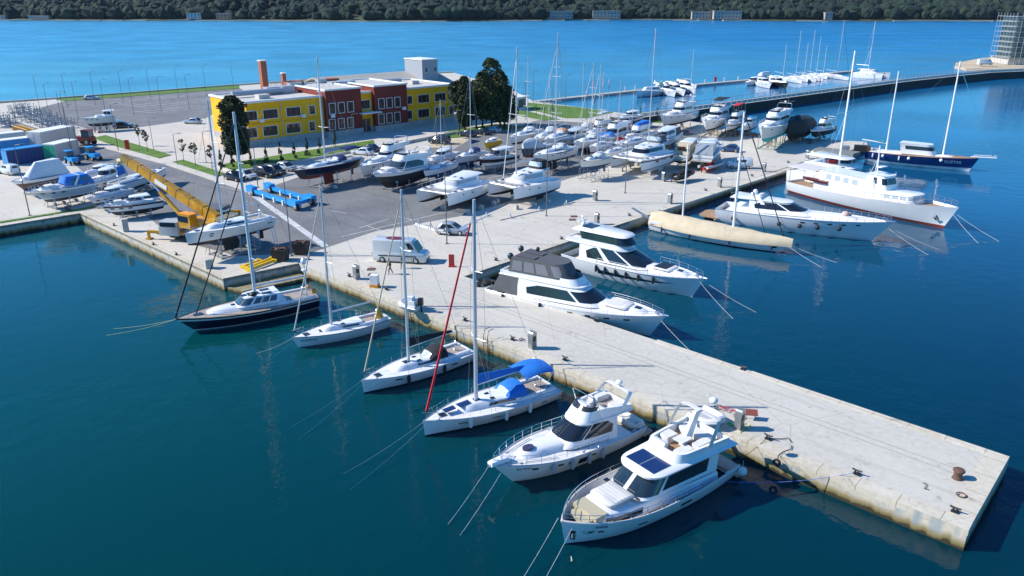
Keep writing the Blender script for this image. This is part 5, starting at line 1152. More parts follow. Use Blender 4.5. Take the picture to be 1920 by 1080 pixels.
o, H, d = ym(('grey and white boat with black tinted canopy right of the largest catamaran', 'boat with tinted canopy'), (1218, 268), (1266, 247), 1.4, hb=1.6, hs=1.4, B=3.8, hull=mat('hull_ice_blue', (.45, .55, .62), .3), fly=False, archh=0, canopy=GRYC, cabin=(.25, .66), ch=1.3, rake=1.4)
ys(('sloop with slim mast standing behind the largest catamaran', 'sloop behind the largest catamaran'), (1160, 272), (1214, 256), 1.8, hb=1.2, hs=1.1, B=2.9, mast=(1185, 262), mtop=9.0, mr=.07, spread=1)
# right hand group, seen from astern
o, H, d = ym(('boat wrapped in a beige canvas house with a little dark window', 'beige canvas boat'), (1312, 262), (1276, 291), 1.4, hb=1.4, hs=1.1, B=3.4, hull=CREAM, fly=False, archh=0, canopy=BEIC, cabin=(.36, .64), ch=1.5, rake=1.0)
M().box(-H.L / 2 + H.L * .045, 0, 2.15, .3, 1.3, .6, 0, ry=-.25).build('canvas_window', mat('brown_window', (.08, .035, .02), .4), o)
ym(('white express cruiser with clear stern curtain, seen from astern', 'express cruiser'), (1345, 262), (1318, 291), 1.5, hb=1.7, hs=1.3, B=4.1, fly=False, archh=.8, canopy=mat('clear_curtain', (.33, .36, .38), .25), cabin=(.32, .66), ch=1.45, rake=1.8, gf=(.3, .9))
ym(('small cabin boat with dark blue canvas top at the edge of the back lawn', 'cabin boat with dark blue top'), (1157, 221), (1197, 214), 1.6, hb=1.4, hs=1.1, B=2.8, stripe={2: 3, 3: 3}, smat=NAVYH, fly=False, archh=0, canopy=None, cabin=(.22, .55), ch=.9, rake=1.0, fine=True)
ym(('tall white flybridge yacht with black windscreen by the breakwater root', 'flybridge yacht by the breakwater'), (1239, 217), (1296, 206), 2.0, hb=2.3, hs=1.7, B=4.6, cabin=(.15, .56), ch=1.5, rake=2.0, archh=1.3, gf=(.45, .85), rakeb=1.8)
ym(('white flybridge yacht with black roof canopy, bow towards the camera', 'flybridge yacht with black roof'), (1322, 226), (1356, 213), 2.1, hb=2.2, hs=1.6, B=4.8, cabin=(.12, .6), ch=1.4, rake=1.6, flyc=BLKC, archh=0, gf=(.4, .85))
ym(('white cabin boat with red framed wheelhouse windows', 'cabin boat with red window frames'), (1362, 233), (1390, 221), 1.7, hb=1.5, hs=1.2, B=3.2, stripe={3: 3}, smat=NAVYH, cabin=(.2, .6), ch=1.2, rake=.8, fly=True, flyc=REDC, archh=0, fine=True)
ym(('small white boat half hidden behind the red framed cabin boat', 'small boat behind the red framed one'), (1392, 236), (1414, 227), 1.4, hb=1.2, hs=1.0, B=2.6, fly=False, archh=0, cabin=(.2, .6), ch=1.0, rake=.6, fine=False, raila=0)
ym(('high cream trawler yacht with turquoise bottom and flybridge', 'trawler with turquoise bottom'), (1428, 240), (1470, 222), 2.6, hb=2.4, hs=2.0, B=4.6, hull=CREAM, bottom=TURA, boot=TURA, cabin=(.12, .62), ch=1.6, rake=.5, tumble=.9, archh=1.2, gf=(.45, .8), ports=2, D=1.2, rakeb=1.2)
ym(('small white cruiser with black hull side at the outermost yard corner', 'small cruiser at the outer corner'), (1519, 243), (1560, 236), 1.5, hb=1.3, hs=1.0, B=2.8, stripe={0: 3, 1: 3, 2: 3}, smat=BLACK, cabin=(.2, .6), ch=1.1, rake=.9, fly=True, archh=.6, fine=False, gf=(.3, .85))
# dark tarpaulin covered hull
o, L = place('covered_boat', 'bulky boat wrapped completely in black tarpaulin', 'covered boat', (1477, 246), (1513, 232), 1.6, 1.6, 1.3, 'motor boats standing in the yard')
Hc = Hull(L, 4.8, 2.0, 1.8, 1.0, .8, .85, 2.2, .3, .6)
Hc.mesh().build('hull', [RUBBER, RUST, RUBBER], o)
rings = []
for k in range(9):
    u = k / 8; x = -L / 2 + L * u; w_ = max(.1, Hc.half(u)) + .1; z = Hc.zx(x); hh = 2.2 * math.sin(math.pi * (.12 + .7 * u)) ** .6 + .25 * math.sin(k * 1.7)
    rings.append([(x, -w_, z - .9), (x, -w_, z + .1), (x, -w_ * .7, z + hh * .75), (x, 0, z + hh), (x, w_ * .7, z + hh * .75), (x, w_, z + .1), (x, w_, z - .9)])
M().loft(rings, 0, closed=False, c0=True, c1=True).build('tarpaulin', mat('tarp_black', (.02, .018, .018), .7, bump=.6, var=.2), o); cradle(o, L, 4.6, 1.3, 'the boat in black tarpaulin', 3, -.9)
# by the crane
o, H = ys(('white sailing yacht on stands beside the yellow crane', 'white yacht beside the crane'), (346, 438), (504, 404), 2.15, hb=1.4, hs=1.25, B=3.8, bottom=BLKA, mast=(397, 410), mtop=13.8, mr=.14, furl=None, cover=None, wheel=True, rakeb=.2, tw=.85, cabin_h=.42, mm=mat('mast_pale_blue', (.55, .63, .68), .35))
arch(o, -H.L * .34, H.B * .40, 1.35, 1.9, .3, .04, STEEL, 'stern_arch', wide=1.5); g = M(); H.patch(g, .05, .11, .35, .5, n=2); 
for d0 in (.3, .5, .7): H.patch(g, .74, .78, d0, d0 + .08, n=2)
g.build('hull_window', GLASS, o)
# left yard
o, H, d = ym(('motor boat with brown hull band fully covered by a white tarpaulin', 'boat under the white tarpaulin'), (21, 340), (120, 322), 1.2, hb=1.5, hs=1.3, B=3.2, stripe={0: 3, 1: 3, 2: 3}, smat=BRNH, fly=False, archh=0, cabin=(.05, .6), ch=1.0, rake=1.0, fine=False, raila=0, ports=0, rakeb=1.5)
mb = M(); A = zring(outline(-H.L * .50, H.L * .28, 1.45, 1.2, 2.5, .8), lambda x: H.zx(x) + .02); C = zring(outline(-H.L * .40, H.L * .02, .75, .45, 1.2, .8), 3.6); mb.loft([A, C]); mb.strip(C); mb.build('tarpaulin', mat('white_tarp', (.62, .66, .68), .6, bump=.5, var=.06), o)
o, H, d = ym(('blue canopied white sports cruiser with grey hull, front left of the yard', 'blue canopied sports cruiser'), (52, 359), (171, 340), 1.5, hb=1.5, hs=1.3, B=3.4, stripe={0: 3, 1: 3, 2: 3, 3: 3}, smat=mat('hull_blue_grey', (.34, .42, .50), .3), boot=WHITE, bottom=GRYC, fly=False, archh=0, cabin=(.22, .60), ch=.7, rake=1.5, rakeb=1.9, ports=3)
mb = M(); A = zring(outline(-H.L * .48, H.L * .02, 1.5, 1.25, .8, .5), 1.45); C = zring(outline(-H.L * .40, -H.L * .06, 1.15, 1.0, .6, .5), 2.75); mb.loft([A, C]); mb.strip(C); mb.build('canopy', BLUC, o)
mb = M(); band(mb, A, C, .5, 2.2, .2, .75, mirror=True); band(mb, A, C, 2.8, 4.6, .2, .75, mirror=True); mb.build('canopy_window', GLASSB, o); arch(o, -H.L * .15, 1.5, 1.45, 1.35, -.9, .07)
ys(('long white racing yacht hull pointing right, behind the crane boom', 'long racing hull'), (313, 312), (210, 346), 1.2, hb=1.3, hs=1.2, B=3.2, stripe={5: 3}, smat=NAVYH, mast=None, keel=False, tw=.7, cabin_h=.3)
ym(('white boat with bright blue cockpit canopy, left of the crane boom', 'boat with bright blue cockpit canopy'), (160, 345), (226, 322), 1.1, hb=1.2, hs=1.0, B=3.0, fly=False, archh=1.2, canopy=BLUC, cabin=(.28, .6), ch=1.2, rake=.9)
ym(('open white boat with dark seat covers behind the one with the bright blue cockpit canopy', 'open boat with dark seat covers'), (150, 328), (208, 314), 1.0, hb=1.1, hs=1.0, B=2.6, fly=False, archh=0, cabin=(.3, .6), ch=.7, rake=.8, fine=False)
ym(('pale grey speedboat on stands, left of the white day cruiser by the basin', 'pale grey speedboat'), (163, 373), (240, 352), 1.0, hb=1.0, hs=.9, B=2.5, hull=mat('hull_pale_grey', (.52, .56, .62), .3), fly=False, archh=0, cabin=(.3, .62), ch=.6, rake=1.0)
ym(('white day cruiser with navy side band on stands beside the basin', 'day cruiser beside the basin'), (188, 386), (302, 372), 1.1, hb=1.1, hs=1.0, B=2.7, stripe={3: 3, 4: 3}, smat=NAVYH, fly=False, archh=0, cabin=(.32, .64), ch=.75, rake=1.1)
ym(('pale blue workboat standing on a rack at the car park edge', 'pale blue workboat'), (151, 220), (214, 217), 1.8, hb=1.6, hs=1.4, B=3.0, hull=mat('hull_pale_blue', (.42, .52, .55), .4), bottom=BLKA, fly=False, archh=0, cabin=(.1, .35), ch=1.2, rake=.4, fine=False, raila=0)
# inflatables ashore
def rib(label, bow, stern, lift, m, console=True, m2=None):
    o, L = place('inflatable_boat', label, 'inflatable boat', bow, stern, .5, .5, lift, 'inflatable boats ashore')
    mb = M(); w_ = .85; pts = [(-L / 2, -w_, .35), (-L * .1, -w_, .38), (L * .25, -w_ * .85, .45), (L * .42, -w_ * .45, .55), (L / 2 - .2, 0, .62), (L * .42, w_ * .45, .55), (L * .25, w_ * .85, .45), (-L * .1, w_, .38), (-L / 2, w_, .35)]
    mb.tube(pts, .26, 8); mb.build('tube', m, o)
    Hr = Hull(L * .92, 1.7, .35, .3, .45, .6, .9, 2, .4, .7); Hr.mesh().build('hull', [m2 or WHITE] * 3, o); Hr.deck(.05).build('floor', GREYD, o)
    if console:
        mb = M(); mb.box(-L * .05, 0, .8, .6, .7, .8); mb.box(-L * .22, 0, .6, .5, .9, .5); mb.build('console', m2 or WHITE, o)
        mb = M(); mb.box(-L / 2 - .2, 0, .75, .45, .4, .7); mb.tube([(-L / 2 - .2, 0, .5), (-L / 2 - .3, 0, -.5)], .09, 5); mb.build('outboard_motor', BLACK, o)
    return o
rib('black inflatable boat on a trailer near the quay edge', (1300, 322), (1262, 330), .7, RUBBER, m2=BLACK)
rib('grey and red inflatable boat in front of the express cruiser', (1356, 303), (1318, 312), .7, mat('rib_grey', (.45, .46, .44), .5), m2=REDP)
rib('small grey and white dinghy lying on the pier above the nearest yacht', (1352, 792), (1306, 768), .12, mat('rib_light', (.60, .61, .62), .5), False)
# folded tender astern of the grey canopy yacht
rib('small dark tender with white bars hanging astern of the grey canopy yacht', (928, 530), (900, 538), -.6, RUBBER, True, BLACK)

# far berths beyond the breakwater
def fb(label, bow, stern, kind='m', mast=None, mt=17, **kw):
    if kind == 's': return sailboat('sailing_yacht', label, bow, stern, WZ, 1.3, 1.15, 3.6, keel=False, mast=mast, mtop=mt, mr=.11, fine=False, wheel=False, group='yachts on the far pontoon', spread=1, furl=kw.pop('furl', None), **kw)
    return motoryacht('motor_yacht', label, bow, stern, WZ, kw.pop('hb', 2.), kw.pop('hs', 1.5), 4.0, fine=False, raila=0, dome=False, group='yachts on the far pontoon', **kw)
F1 = sailboat('sailing_yacht', 'white yacht with turquoise canopy, leftmost boat on the far pontoon', (1193, 170), (1249, 166), WZ, 2.2, 1.7, 4.8, keel=False, mast=None, fine=True, group='yachts on the far pontoon', bimini=mat('green_canvas', (.02, .22, .18), .8), cabin_h=1.0)
fb('white motor yacht second from the left in the left far pontoon group', (1268, 171), (1228, 164), archh=.8); fb('white motor yacht third from the left in the left far pontoon group', (1285, 170), (1250, 162), archh=0); fb('white motor yacht at the right end of the left far pontoon group', (1304, 166), (1272, 159), archh=.6)
fb('white sloop with slim mast behind the left far pontoon group', (1306, 161), (1282, 156), 's', (1291, 157), 11.5)
fb('small white boat with dark tarpaulin, first of the right far pontoon group', (1398, 154), (1426, 151), fly=False, archh=0, canopy=GRYC, hb=1.4, hs=1.2); fb('small white cruiser with cream top in the right far pontoon group', (1408, 150), (1444, 147), archh=.5, flycover=CREAM)
fb('small cruiser with dark red waterline in the right far pontoon group', (1446, 156), (1422, 152), boot=REDA, archh=0, fly=False); fb('black hulled cruiser in the right far pontoon group', (1479, 155), (1440, 151), hull=BLACK, fly=False, archh=0)
for k, (b_, s_, mb_, h_) in enumerate((((1476, 147), (1448, 142), (1463, 144), 12), ((1504, 151), (1470, 145), (1486, 147), 17), ((1516, 148), (1486, 143), (1498, 145), 12.5), ((1530, 149), (1496, 143), (1511, 145), 17), ((1543, 147), (1508, 141), (1525, 143), 14.5), ((1552, 143), (1522, 138), (1531, 140), 11))):
    fb(f'{ORD[k] if k else "first"} sailing yacht from the left in the mast cluster on the far pontoon', b_, s_, 's', mb_, h_)
fb('long white sailing yacht with dark furled sail at the right of the mast cluster', (1592, 145), (1542, 138), 's', (1567, 140), 20, furl=BLKC)
catamaran('catamaran', 'white catamaran with tall mast lying alone at the end of the far pontoon', (1656, 138), (1657, 132), (1597, 136), WZ, 2.2, 1.8, WHITE, NAVYH, (1628, 128), 18, flipw=6.5)

# ------------------------------------------------------------------ buildings
YEL = mat('plaster_yellow', (.93, .44, .003), .85, var=.13, scale=.45); DRED = mat('plaster_dark_red', (.20, .03, .02), .85, var=.15, scale=.45)
STONE = mat('stone_plinth', (.40, .40, .38), .85, var=.22, scale=1.6, bump=.3); TRIM = mat('trim_white', (.74, .73, .70), .6); ROOFW = mat('roof_pale', (.52, .49, .44), .8, var=.08, scale=.5)
BRICK = mat('brick', (.36, .12, .065), .85, var=.25, scale=3); CURT = mat('curtain_dark', (.06, .025, .025), .5); METAL = mat('sheet_metal', (.45, .47, .49), .45, .3, var=.08)
BA = math.radians(42.2); bo = at(460, 194, 8.6); BO = Vector((bo.x, bo.y, 0)); bu = Vector((math.cos(BA), math.sin(BA), 0)); bn = Vector((-math.sin(BA), math.cos(BA), 0))
def proj(p):
    z = p[2] - CAMH; dep = p[1] * math.cos(TILT) - z * math.sin(TILT); up = p[1] * math.sin(TILT) + z * math.cos(TILT)
    return 960 + FPX * p[0] / dep, 540 - FPX * up / dep
def along(pxx, z=8.6, off=0.):
    lo, hi = -20., 90.
    for _ in range(50):
        m_ = (lo + hi) / 2; q = BO + bu * m_ + bn * off; q.z = z
        if proj(q)[0] < pxx: lo = m_
        else: hi = m_
    return lo
bld = thing('office_building', 'long two storey yellow building with two dark red projecting blocks and grey stone plinth', 'building', tuple(BO), BA)
xR = along(850); r1a, r1b, r2a, r2b = along(605), along(671), along(696), along(757)
DP = 17.5; HR = 8.6
def bpart(name, m, x0, x1, y0, y1, z0, z1):
    return M().box((x0 + x1) / 2, (y0 + y1) / 2, (z0 + z1) / 2, x1 - x0, y1 - y0, z1 - z0).build(name, m, bld)
bpart('wall', YEL, 0, xR, 0, DP, 1.3, HR); bpart('plinth', STONE, -.12, xR + .12, -.12, DP + .1, -.3, 1.3)
for a, b2 in ((r1a, r1b), (r2a, r2b)):
    bpart('red_block', DRED, a, b2, -1.2, DP - 3, 1.3, HR + 1.25); bpart('plinth', STONE, a - .1, b2 + .1, -1.32, -.1, -.3, 1.32)
    mb = M()
    for x0, x1, y0, y1 in ((a - .15, b2 + .15, -1.35, -.95), (a - .15, b2 + .15, DP - 3.3, DP - 2.9), (a - .15, a + .25, -.95, DP - 3.3), (b2 - .25, b2 + .15, -.95, DP - 3.3)): mb.box((x0 + x1) / 2, (y0 + y1) / 2, HR + 1.38, x1 - x0, y1 - y0, .35)
    mb.build('parapet', TRIM, bld); bpart('roof', ROOFW, a + .2, b2 - .2, -.9, DP - 3.3, HR + 1.2, HR + 1.3)
mb = M()
for x0, x1, y0, y1 in ((-.2, r1a - .16, -.2, .3), (r2b + .16, xR + .2, -.2, .3), (r1b + .16, r2a - .16, -.2, .3), (-.2, xR + .2, DP - .2, DP + .3), (-.2, .3, .3, DP - .2), (xR - .3, xR + .2, .3, DP - .2)): mb.box((x0 + x1) / 2, (y0 + y1) / 2, HR + .14, x1 - x0, y1 - y0, .42)
mb.build('parapet', TRIM, bld); bpart('roof', ROOFW, .3, xR - .3, .3, DP - .2, HR - .02, HR + .06)
def win(xc, zc, w_, h, y=0., end=False):
    f = M(); t = .11
    for dx, dz, sx, sz in ((0, h / 2 + t / 2, w_ + 2 * t, t), (0, -h / 2 - t / 2, w_ + 2 * t, t), (-w_ / 2 - t / 2, 0, t, h), (w_ / 2 + t / 2, 0, t, h)): f.box(dx, 0, dz, sx, .16, sz)
    if w_ > 2: f.box(-w_ / 6, .02, 0, .07, .1, h); f.box(w_ / 6, .02, 0, .07, .1, h)
    fo = f.build('window', TRIM, bld); fo.location = (xc, y - .03, zc) if not end else (y - .03, xc, zc)
    if end: fo.rotation_euler = (0, 0, R(90))
    p = M(); p.box(0, .03, 0, w_, .1, h, 0); p.box(-w_ * .18, -.03, 0, w_ * .25, .02, h * .9, 1); p.box(w_ * .22, -.03, 0, w_ * .2, .02, h * .9, 1)
    p.build('pane', [GLASS, CURT], fo)
for zc, hh in ((6.1, 1.75), (2.75, 1.9)):
    for pxx, w_ in ((470, 2.6), (507, 3.1), (550, 3.1), (585, 1.3)): win(along(pxx, zc), zc, w_, hh)
    for pxx in (623, 640, 657): win(along(pxx, zc, -1.2), zc, 1.35, 2.1, -1.2)
    for pxx in (715, 730, 745): win(along(pxx, zc, -1.2), zc, 1.35, 2.1, -1.2)
    for pxx, w_ in ((768, 1.3), (794, 3.1), (825, 3.1), (850 - 4, 1.2)): win(along(pxx, zc), zc, w_, hh)
    for y in (4, 9.5): win(y, zc, 1.1, 1.8, 0, True)
win((r1b + r2a) / 2, 6.1, 2.2, 1.8)
for x, y in ((r1a - .35, 0), (r1b + .3, 0), (r2b + .35, 0), (xR - .4, 0), (along(528, 5), 0)): M().tube([(x, y - .1, .2), (x, y - .1, HR - .1)], .07, 5).build('downpipe', METAL, bld)
for x, y, z in ((along(490, 5), -.3, 5.0), (along(568, 5), -.3, 5.1), (r1a + 1.2, -1.55, 4.6), (r2b - 1.2, -1.55, 4.6)): M().box(x, y, z, .9, .4, .65).build('air_conditioner', TRIM, bld)
M().box((0 + r1a) / 2, -.1, 4.45, r1a - .6, .1, .10).build('string_course', mat('plaster_ochre2', (.55, .36, .03), .85), bld)
dx = (r1b + r2a) / 2; d_ = M().box(dx - .2, -.06, 1.5, 2.2, .16, 2.9).build('door', mat('door_dark', (.05, .03, .03), .3), bld); M().box(dx - .2, -.16, 1.5, .06, .06, 2.8).build('door_post', TRIM, d_)
bpart('entrance_canopy', TRIM, dx - 2.3, dx + 2.6, -2.6, -.1, 4.35, 4.6); bpart('side_annex', mat('plaster_ochre', (.40, .27, .15), .85), -3.6, -.2, .5, 5.5, 0, 2.4)
bpart('doorstep', STONE, dx - 2.2, dx + 2.0, -2.0, -.14, 0, .25)
mb = M(); mb.tube([(1.5, DP * .55, HR + .9), (r1a - 4, DP * .55, HR + .9)], .55, 8); mb.build('roof_duct', METAL, bld)
mb = M(); mb.tube([(r2b + 1, DP * .6, HR + .9), (xR - 8, DP * .6, HR + .9)], .5, 8); mb.build('roof_duct', METAL, bld)
for x, y, sx, sy, sz in ((6, 5, 2.4, 2, .9), (r1a - 6, 11, 3, 2, 1.6), (r1a - 2.5, 11, 3, 2, 1.6), (r1a + .5, 13.2, 3, 1.6, 1.9), (r1b - 1, 14, 2, 1.6, 2.2), (r1b + 3, 9, 3, 2, 1.3), (r2a - 1, 11, 6, 2.4, 1.7), (xR - 6, 8, 2, 2, .9)): bpart('roof_unit', METAL if sz > 1.2 else ROOFW, x - sx / 2, x + sx / 2, y - sy / 2, y + sy / 2, HR + .05, HR + sz)
bpart('stair_block', BRICK, r1a - 1, r1a + 3, DP - 4, DP - 1.5, HR, HR + 2.0); bpart('stair_block', BRICK, r1b + .5, r1b + 4, DP - 3, DP - .5, HR, HR + 2.0)
# shed, boiler house, chimneys and grey block behind
def rel(pxx, y, z): return along(pxx, z, y), y
shed = thing('boat_shed', 'wide shed with low pitched pale grey roof behind the yellow building', 'building', tuple(BO), BA)
sx0, sx1 = along(612, 7, 24), along(832, 7, 24); y0, y1 = 19, 41
M().box((sx0 + sx1) / 2, (y0 + y1) / 2, 3.2, sx1 - sx0, y1 - y0, 6.6).build('wall', mat('shed_wall', (.42, .40, .36), .8), shed)
mb = M(); ym_ = (y0 + y1) / 2; mb.loft([[(x, y0 - .5, 6.52), (x, ym_, 9.6), (x, y1 + .5, 6.52), (x, ym_, 9.3)] for x in (sx0 - .4, sx1 + .4)], 0, True, True); mb.build('roof', mat('roof_grey_beige', (.40, .38, .33), .8, var=.08, scale=.3), shed, smooth=False)
bh = thing('boiler_house', 'low pale annex with a glazed roof frame behind the left end of the yellow building', 'building', tuple(BO), BA)
ax0, ax1 = along(452, 6, 20), along(560, 6, 20)
M().box((ax0 + ax1) / 2, 23, 3.4, ax1 - ax0, 10, 6.8).build('wall', mat('wall_cream_grey', (.50, .50, .45), .85), bh); M().box((ax0 + ax1) / 2, 23, 6.95, ax1 - ax0 + .6, 10.6, .3).build('roof', ROOFW, bh)
mb = M()
for k in range(9): x = (ax0 + ax1) / 2 + 1 + k * .8; mb.tube([(x, 21, 7.1), (x, 24, 9.4), (x, 27, 7.1)], .06, 4)
mb.tube([((ax0 + ax1) / 2 + 1, 24, 9.4), ((ax0 + ax1) / 2 + 7.4, 24, 9.4)], .06, 4); mb.build('glazed_roof_frame', GALV, bh)
for k in range(4):
    f = M().box(ax0 + 1.5 + k * 2.6, 17.97, 3.9, .9, .1, 1.2).build('window', TRIM, bh); M().box(ax0 + 1.5 + k * 2.6, 17.9, 3.9, .7, .06, 1.0).build('pane', GLASSB, f)
def chimney(pxx, y, z0, z1, w_, label):
    x = along(pxx, z1, y); c = thing('brick_chimney', label, 'chimney', tuple(BO + bu * x + bn * y), BA)
    M().box(0, 0, (z0 + z1) / 2, w_, w_, z1 - z0).build('shaft', BRICK, c); M().box(0, 0, z1 + .1, w_ + .25, w_ + .25, .2).build('cap', TRIM, c); M().box(0, 0, z0 / 2, w_, w_, z0).build('base', CONC, c)
chimney(491, 19.5, 6, 15.0, 1.35, 'tall square red brick chimney behind the yellow building'); chimney(531, 26, 6, 11.4, .9, 'short thin brick chimney behind the yellow building')
gt = thing('grey_tower', 'small grey block with dark side rising behind the right end of the building', 'building', tuple(BO), BA)
gx0, gx1 = along(783, 12, 24), along(812, 12, 24)
M().box((gx0 + gx1) / 2, 26, 6.4, gx1 - gx0, 8, 12.8).build('wall', mat('panel_grey', (.33, .35, .38), .6), gt); M().box((gx0 + gx1) / 2, 26, 12.9, gx1 - gx0 + .3, 8.3, .25).build('roof', TRIM, gt)
for k in range(2):
    f = M().box(gx0 + 1.2 + k * 3, 21.96, 10.3, .9, .12, 1.4).build('window', TRIM, gt); M().box(gx0 + 1.2 + k * 3, 21.88, 10.3, .7, .06, 1.2).build('pane', GLASS, f)
# fence with tall posts behind the roofs
fc_ = thing('wire_fence', 'tall wire fence with slim posts behind the annex roofs', 'fence', tuple(BO), BA)
for k in range(14):
    M().tube([(along(545, 6, 34) + k * 2.6, 42, 0), (along(545, 6, 34) + k * 2.6, 42, 7.5)], .06, 4).build('post', GALV, fc_)
mb = M()
for z in (2, 4.5, 7): mb.tube([(along(545, 6, 34), 42, z), (along(545, 6, 34) + 34, 42, z)], .02, 3)
mb.build('wires', WIRE, fc_)
# gate house on the back lawn
g0 = at(950, 208); gh = thing('gate_house', 'small white gate house with flat white roof and glass side at the back lawn', 'building', tuple(at(966, 205)), BA)
M().box(0, 0, 1.6, 4.6, 3.6, 3.2).build('wall', TRIM, gh); M().box(0, 0, 3.35, 6.6, 5.0, .3).build('roof', TRIM, gh); M().box(.8, -1.84, 1.7, 2.6, .08, 2.2).build('window', GLASSB, gh); M().box(2.34, 0, 1.7, .08, 2.6, 2.2).build('window', GLASSB, gh)
# low white wall / parapet along the lawn by the building
mb = M(); a = at(430, 320); b2 = at(700, 270)
for p, q, w_, h in ((at(423, 320), at(442, 327), .3, .5), (at(470, 331), at(560, 312), .25, .45)): pass
for nm, pp, h, lab in (('low_wall', ((700, 284), (770, 268), (850, 252), (940, 244)), .6, 'low pale kerb wall in front of the dark trees'), ('low_wall', ((405, 313), (440, 326), (560, 305), (690, 281)), .45, 'low pale kerb wall round the front lawn')):
    mb = M(); q = [at(*p_) for p_ in pp]
    for i in range(len(q) - 1):
        d = q[i + 1] - q[i]; c = (q[i] + q[i + 1]) / 2; mb.box(c.x, c.y, h / 2, d.length, .3, h, rz=math.atan2(d.y, d.x))
    tag(mb.build(nm, PLAZA), lab, 'wall')
# breakwater with railings
bw = [at(1178, 224, 1.2), at(1330, 203, 1.2), at(1500, 180, 1.2), at(1700, 153, 1.2), at(1800, 142, 1.2), at(1860, 136, 1.2), at(2100, 126, 1.2)]
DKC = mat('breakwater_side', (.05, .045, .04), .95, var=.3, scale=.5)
mb = M(); Wd = 6.0; L0 = []; 
for i, p in enumerate(bw):
    d = bw[min(i + 1, len(bw) - 1)] - bw[max(i - 1, 0)]; d.z = 0; d.normalize(); n = Vector((-d.y, d.x, 0)); L0.append((p, p + n * Wd))
mb.loft([[(a.x, a.y, -6), (a.x, a.y, 0.9), (a.x, a.y, 1.2), (b2.x, b2.y, 1.2), (b2.x, b2.y, -6)] for a, b2 in L0], 0, True, True, closed=False)
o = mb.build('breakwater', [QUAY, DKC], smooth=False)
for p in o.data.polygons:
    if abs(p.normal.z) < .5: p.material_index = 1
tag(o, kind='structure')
rl = thing('breakwater_railing', 'long white panelled railing along the near edge of the breakwater', 'railing', (0, 0, 0)); rl2 = thing('breakwater_railing', 'thin railing along the far edge of the breakwater, beyond the white panelled one', 'railing', (0, 0, 0))
nP = 0
for side, root in ((0, rl), (1, rl2)):
    po = M(); pn = M(); tr_ = M()
    for i in range(len(bw) - 1):
        a, b2 = L0[i][side], L0[i + 1][side]; a = a.copy(); b2 = b2.copy(); d = (b2 - a); ln = d.length; dn = d / ln; inn = Vector((-dn.y, dn.x, 0)) * (.15 if side == 0 else -.15); a += inn; b2 += inn
        tr_.tube([a + Vector((0, 0, 1.15)), b2 + Vector((0, 0, 1.15))], .05, 4)
        k = 0
        while k * 2.4 < ln:
            p = a + dn * k * 2.4; po.tube([(p.x, p.y, 1.2), (p.x, p.y, 2.4 if side == 0 else 2.8)], .045, 4)
            if side == 0: c = p + dn * 1.2; pn.box(c.x, c.y, 1.72, 2.2, .03, .85, rz=math.atan2(dn.y, dn.x))
            k += 1
    q = po.build('posts', GALV, root); q['kind'] = 'stuff'; tr_.build('top_rail', GALV, root)
    if side == 0: q = pn.build('panels', mat('rail_panel', (.46, .47, .45), .5), root); q['kind'] = 'stuff'
# floating pontoon, far
mb = M(); pts = [at(1004, 190, -.8), at(1196, 169, -.8), at(1300, 159, -.8), at(1400, 150, -.8), at(1600, 133, -.8)]
for i in range(4):
    d = pts[i + 1] - pts[i]; c = (pts[i] + pts[i + 1]) / 2; mb.box(c.x, c.y, -1.05, d.length, 2.6, .7, rz=math.atan2(d.y, d.x))
tag(mb.build('floating_pontoon', mat('pontoon_deck', (.42, .40, .36), .8, var=.15), smooth=False), 'long pale floating pontoon crossing the bay behind the yard', 'pontoon')
for k, (x, y) in enumerate(((1172, 170), (1191, 168), (1322, 156), (1358, 152), (1384, 150), (1050, 183), (1100, 178))):
    mb = M(); mb.box(0, 0, .6, .35, .35, 1.2); mb.box(0, 0, 1.25, .5, .5, .12); o = mb.build('service_post', TRIM); o.location = at(x, y, -.7); tag(o, f'white service post on the far pontoon, {ORD[k] if k else "first"} in the row', 'service post', 'posts on the far pontoon')
mb = M(); mb.box(0, 0, .7, .8, .5, 1.4); mb.box(0, 0, 1.5, 1.0, .7, .25); o = mb.build('life_saving_post', REDP); o.location = at(1341, 153, -.7); tag(o, 'red life saving post on the far pontoon', 'safety post')
# flag poles with flags
for k, (bx, tx, col, nm) in enumerate(((1110, 1116, (.5, .04, .05), 'red'), (1128, 1130, (.06, .06, .45), 'blue'), (1139, 1141, (.25, .08, .45), 'violet'))):
    f = thing('flag_pole', f'slim flag pole with a hanging {nm} flag by the back lawn', 'flag pole', tuple(at(bx, 222)), 0, 'flag poles'); M().tube([(0, 0, 0), (0, 0, 9.5)], .06, 5).build('pole', WMAST, f)
    mb = M(); mb.loft([[(.05 + .12 * math.sin(j * 1.7 + z), .1 * math.sin(z * 2 + j) + .16 * j, 9.3 - z * .9) for j in range(4)] for z in range(4)], closed=False); mb.build('flag', mat('flag_' + nm, col, .8), f)
# scaffolded block on its sandy spit
sp = px((1792, 118), (1840, 109), (1880, 105), (2100, 96), (2300, 118), (1990, 130), (1880, 132), (1812, 129), (1790, 124), z=-.6)
sheet('sand_spit', sp, -.6, SAND, -6)
sc_ = at(1890, 121, -.5); sb = thing('scaffolded_building', 'tall unfinished block wrapped in scaffolding at the right edge', 'building', (sc_.x, sc_.y, -.5), R(-6))
M().box(13, 8, 10.5, 24, 14, 21).build('wall', mat('block_wall', (.20, .27, .26), .8, var=.3, scale=.2), sb); M().box(13, 8, 1.4, 27, 17, 2.8).build('base', ROOFW, sb)
for k in range(9):
    M().box(12.5, -.6, 3.0 + k * 2.25, 27, 2.2, .14).build('deck', METAL, sb)
    for j in range(6): 
        if (j + k) % 3: f = M().box(3.4 + j * 3.6, .93, 4.2 + k * 2.25, 1.7, .1, 1.3).build('window', GLASS, sb)
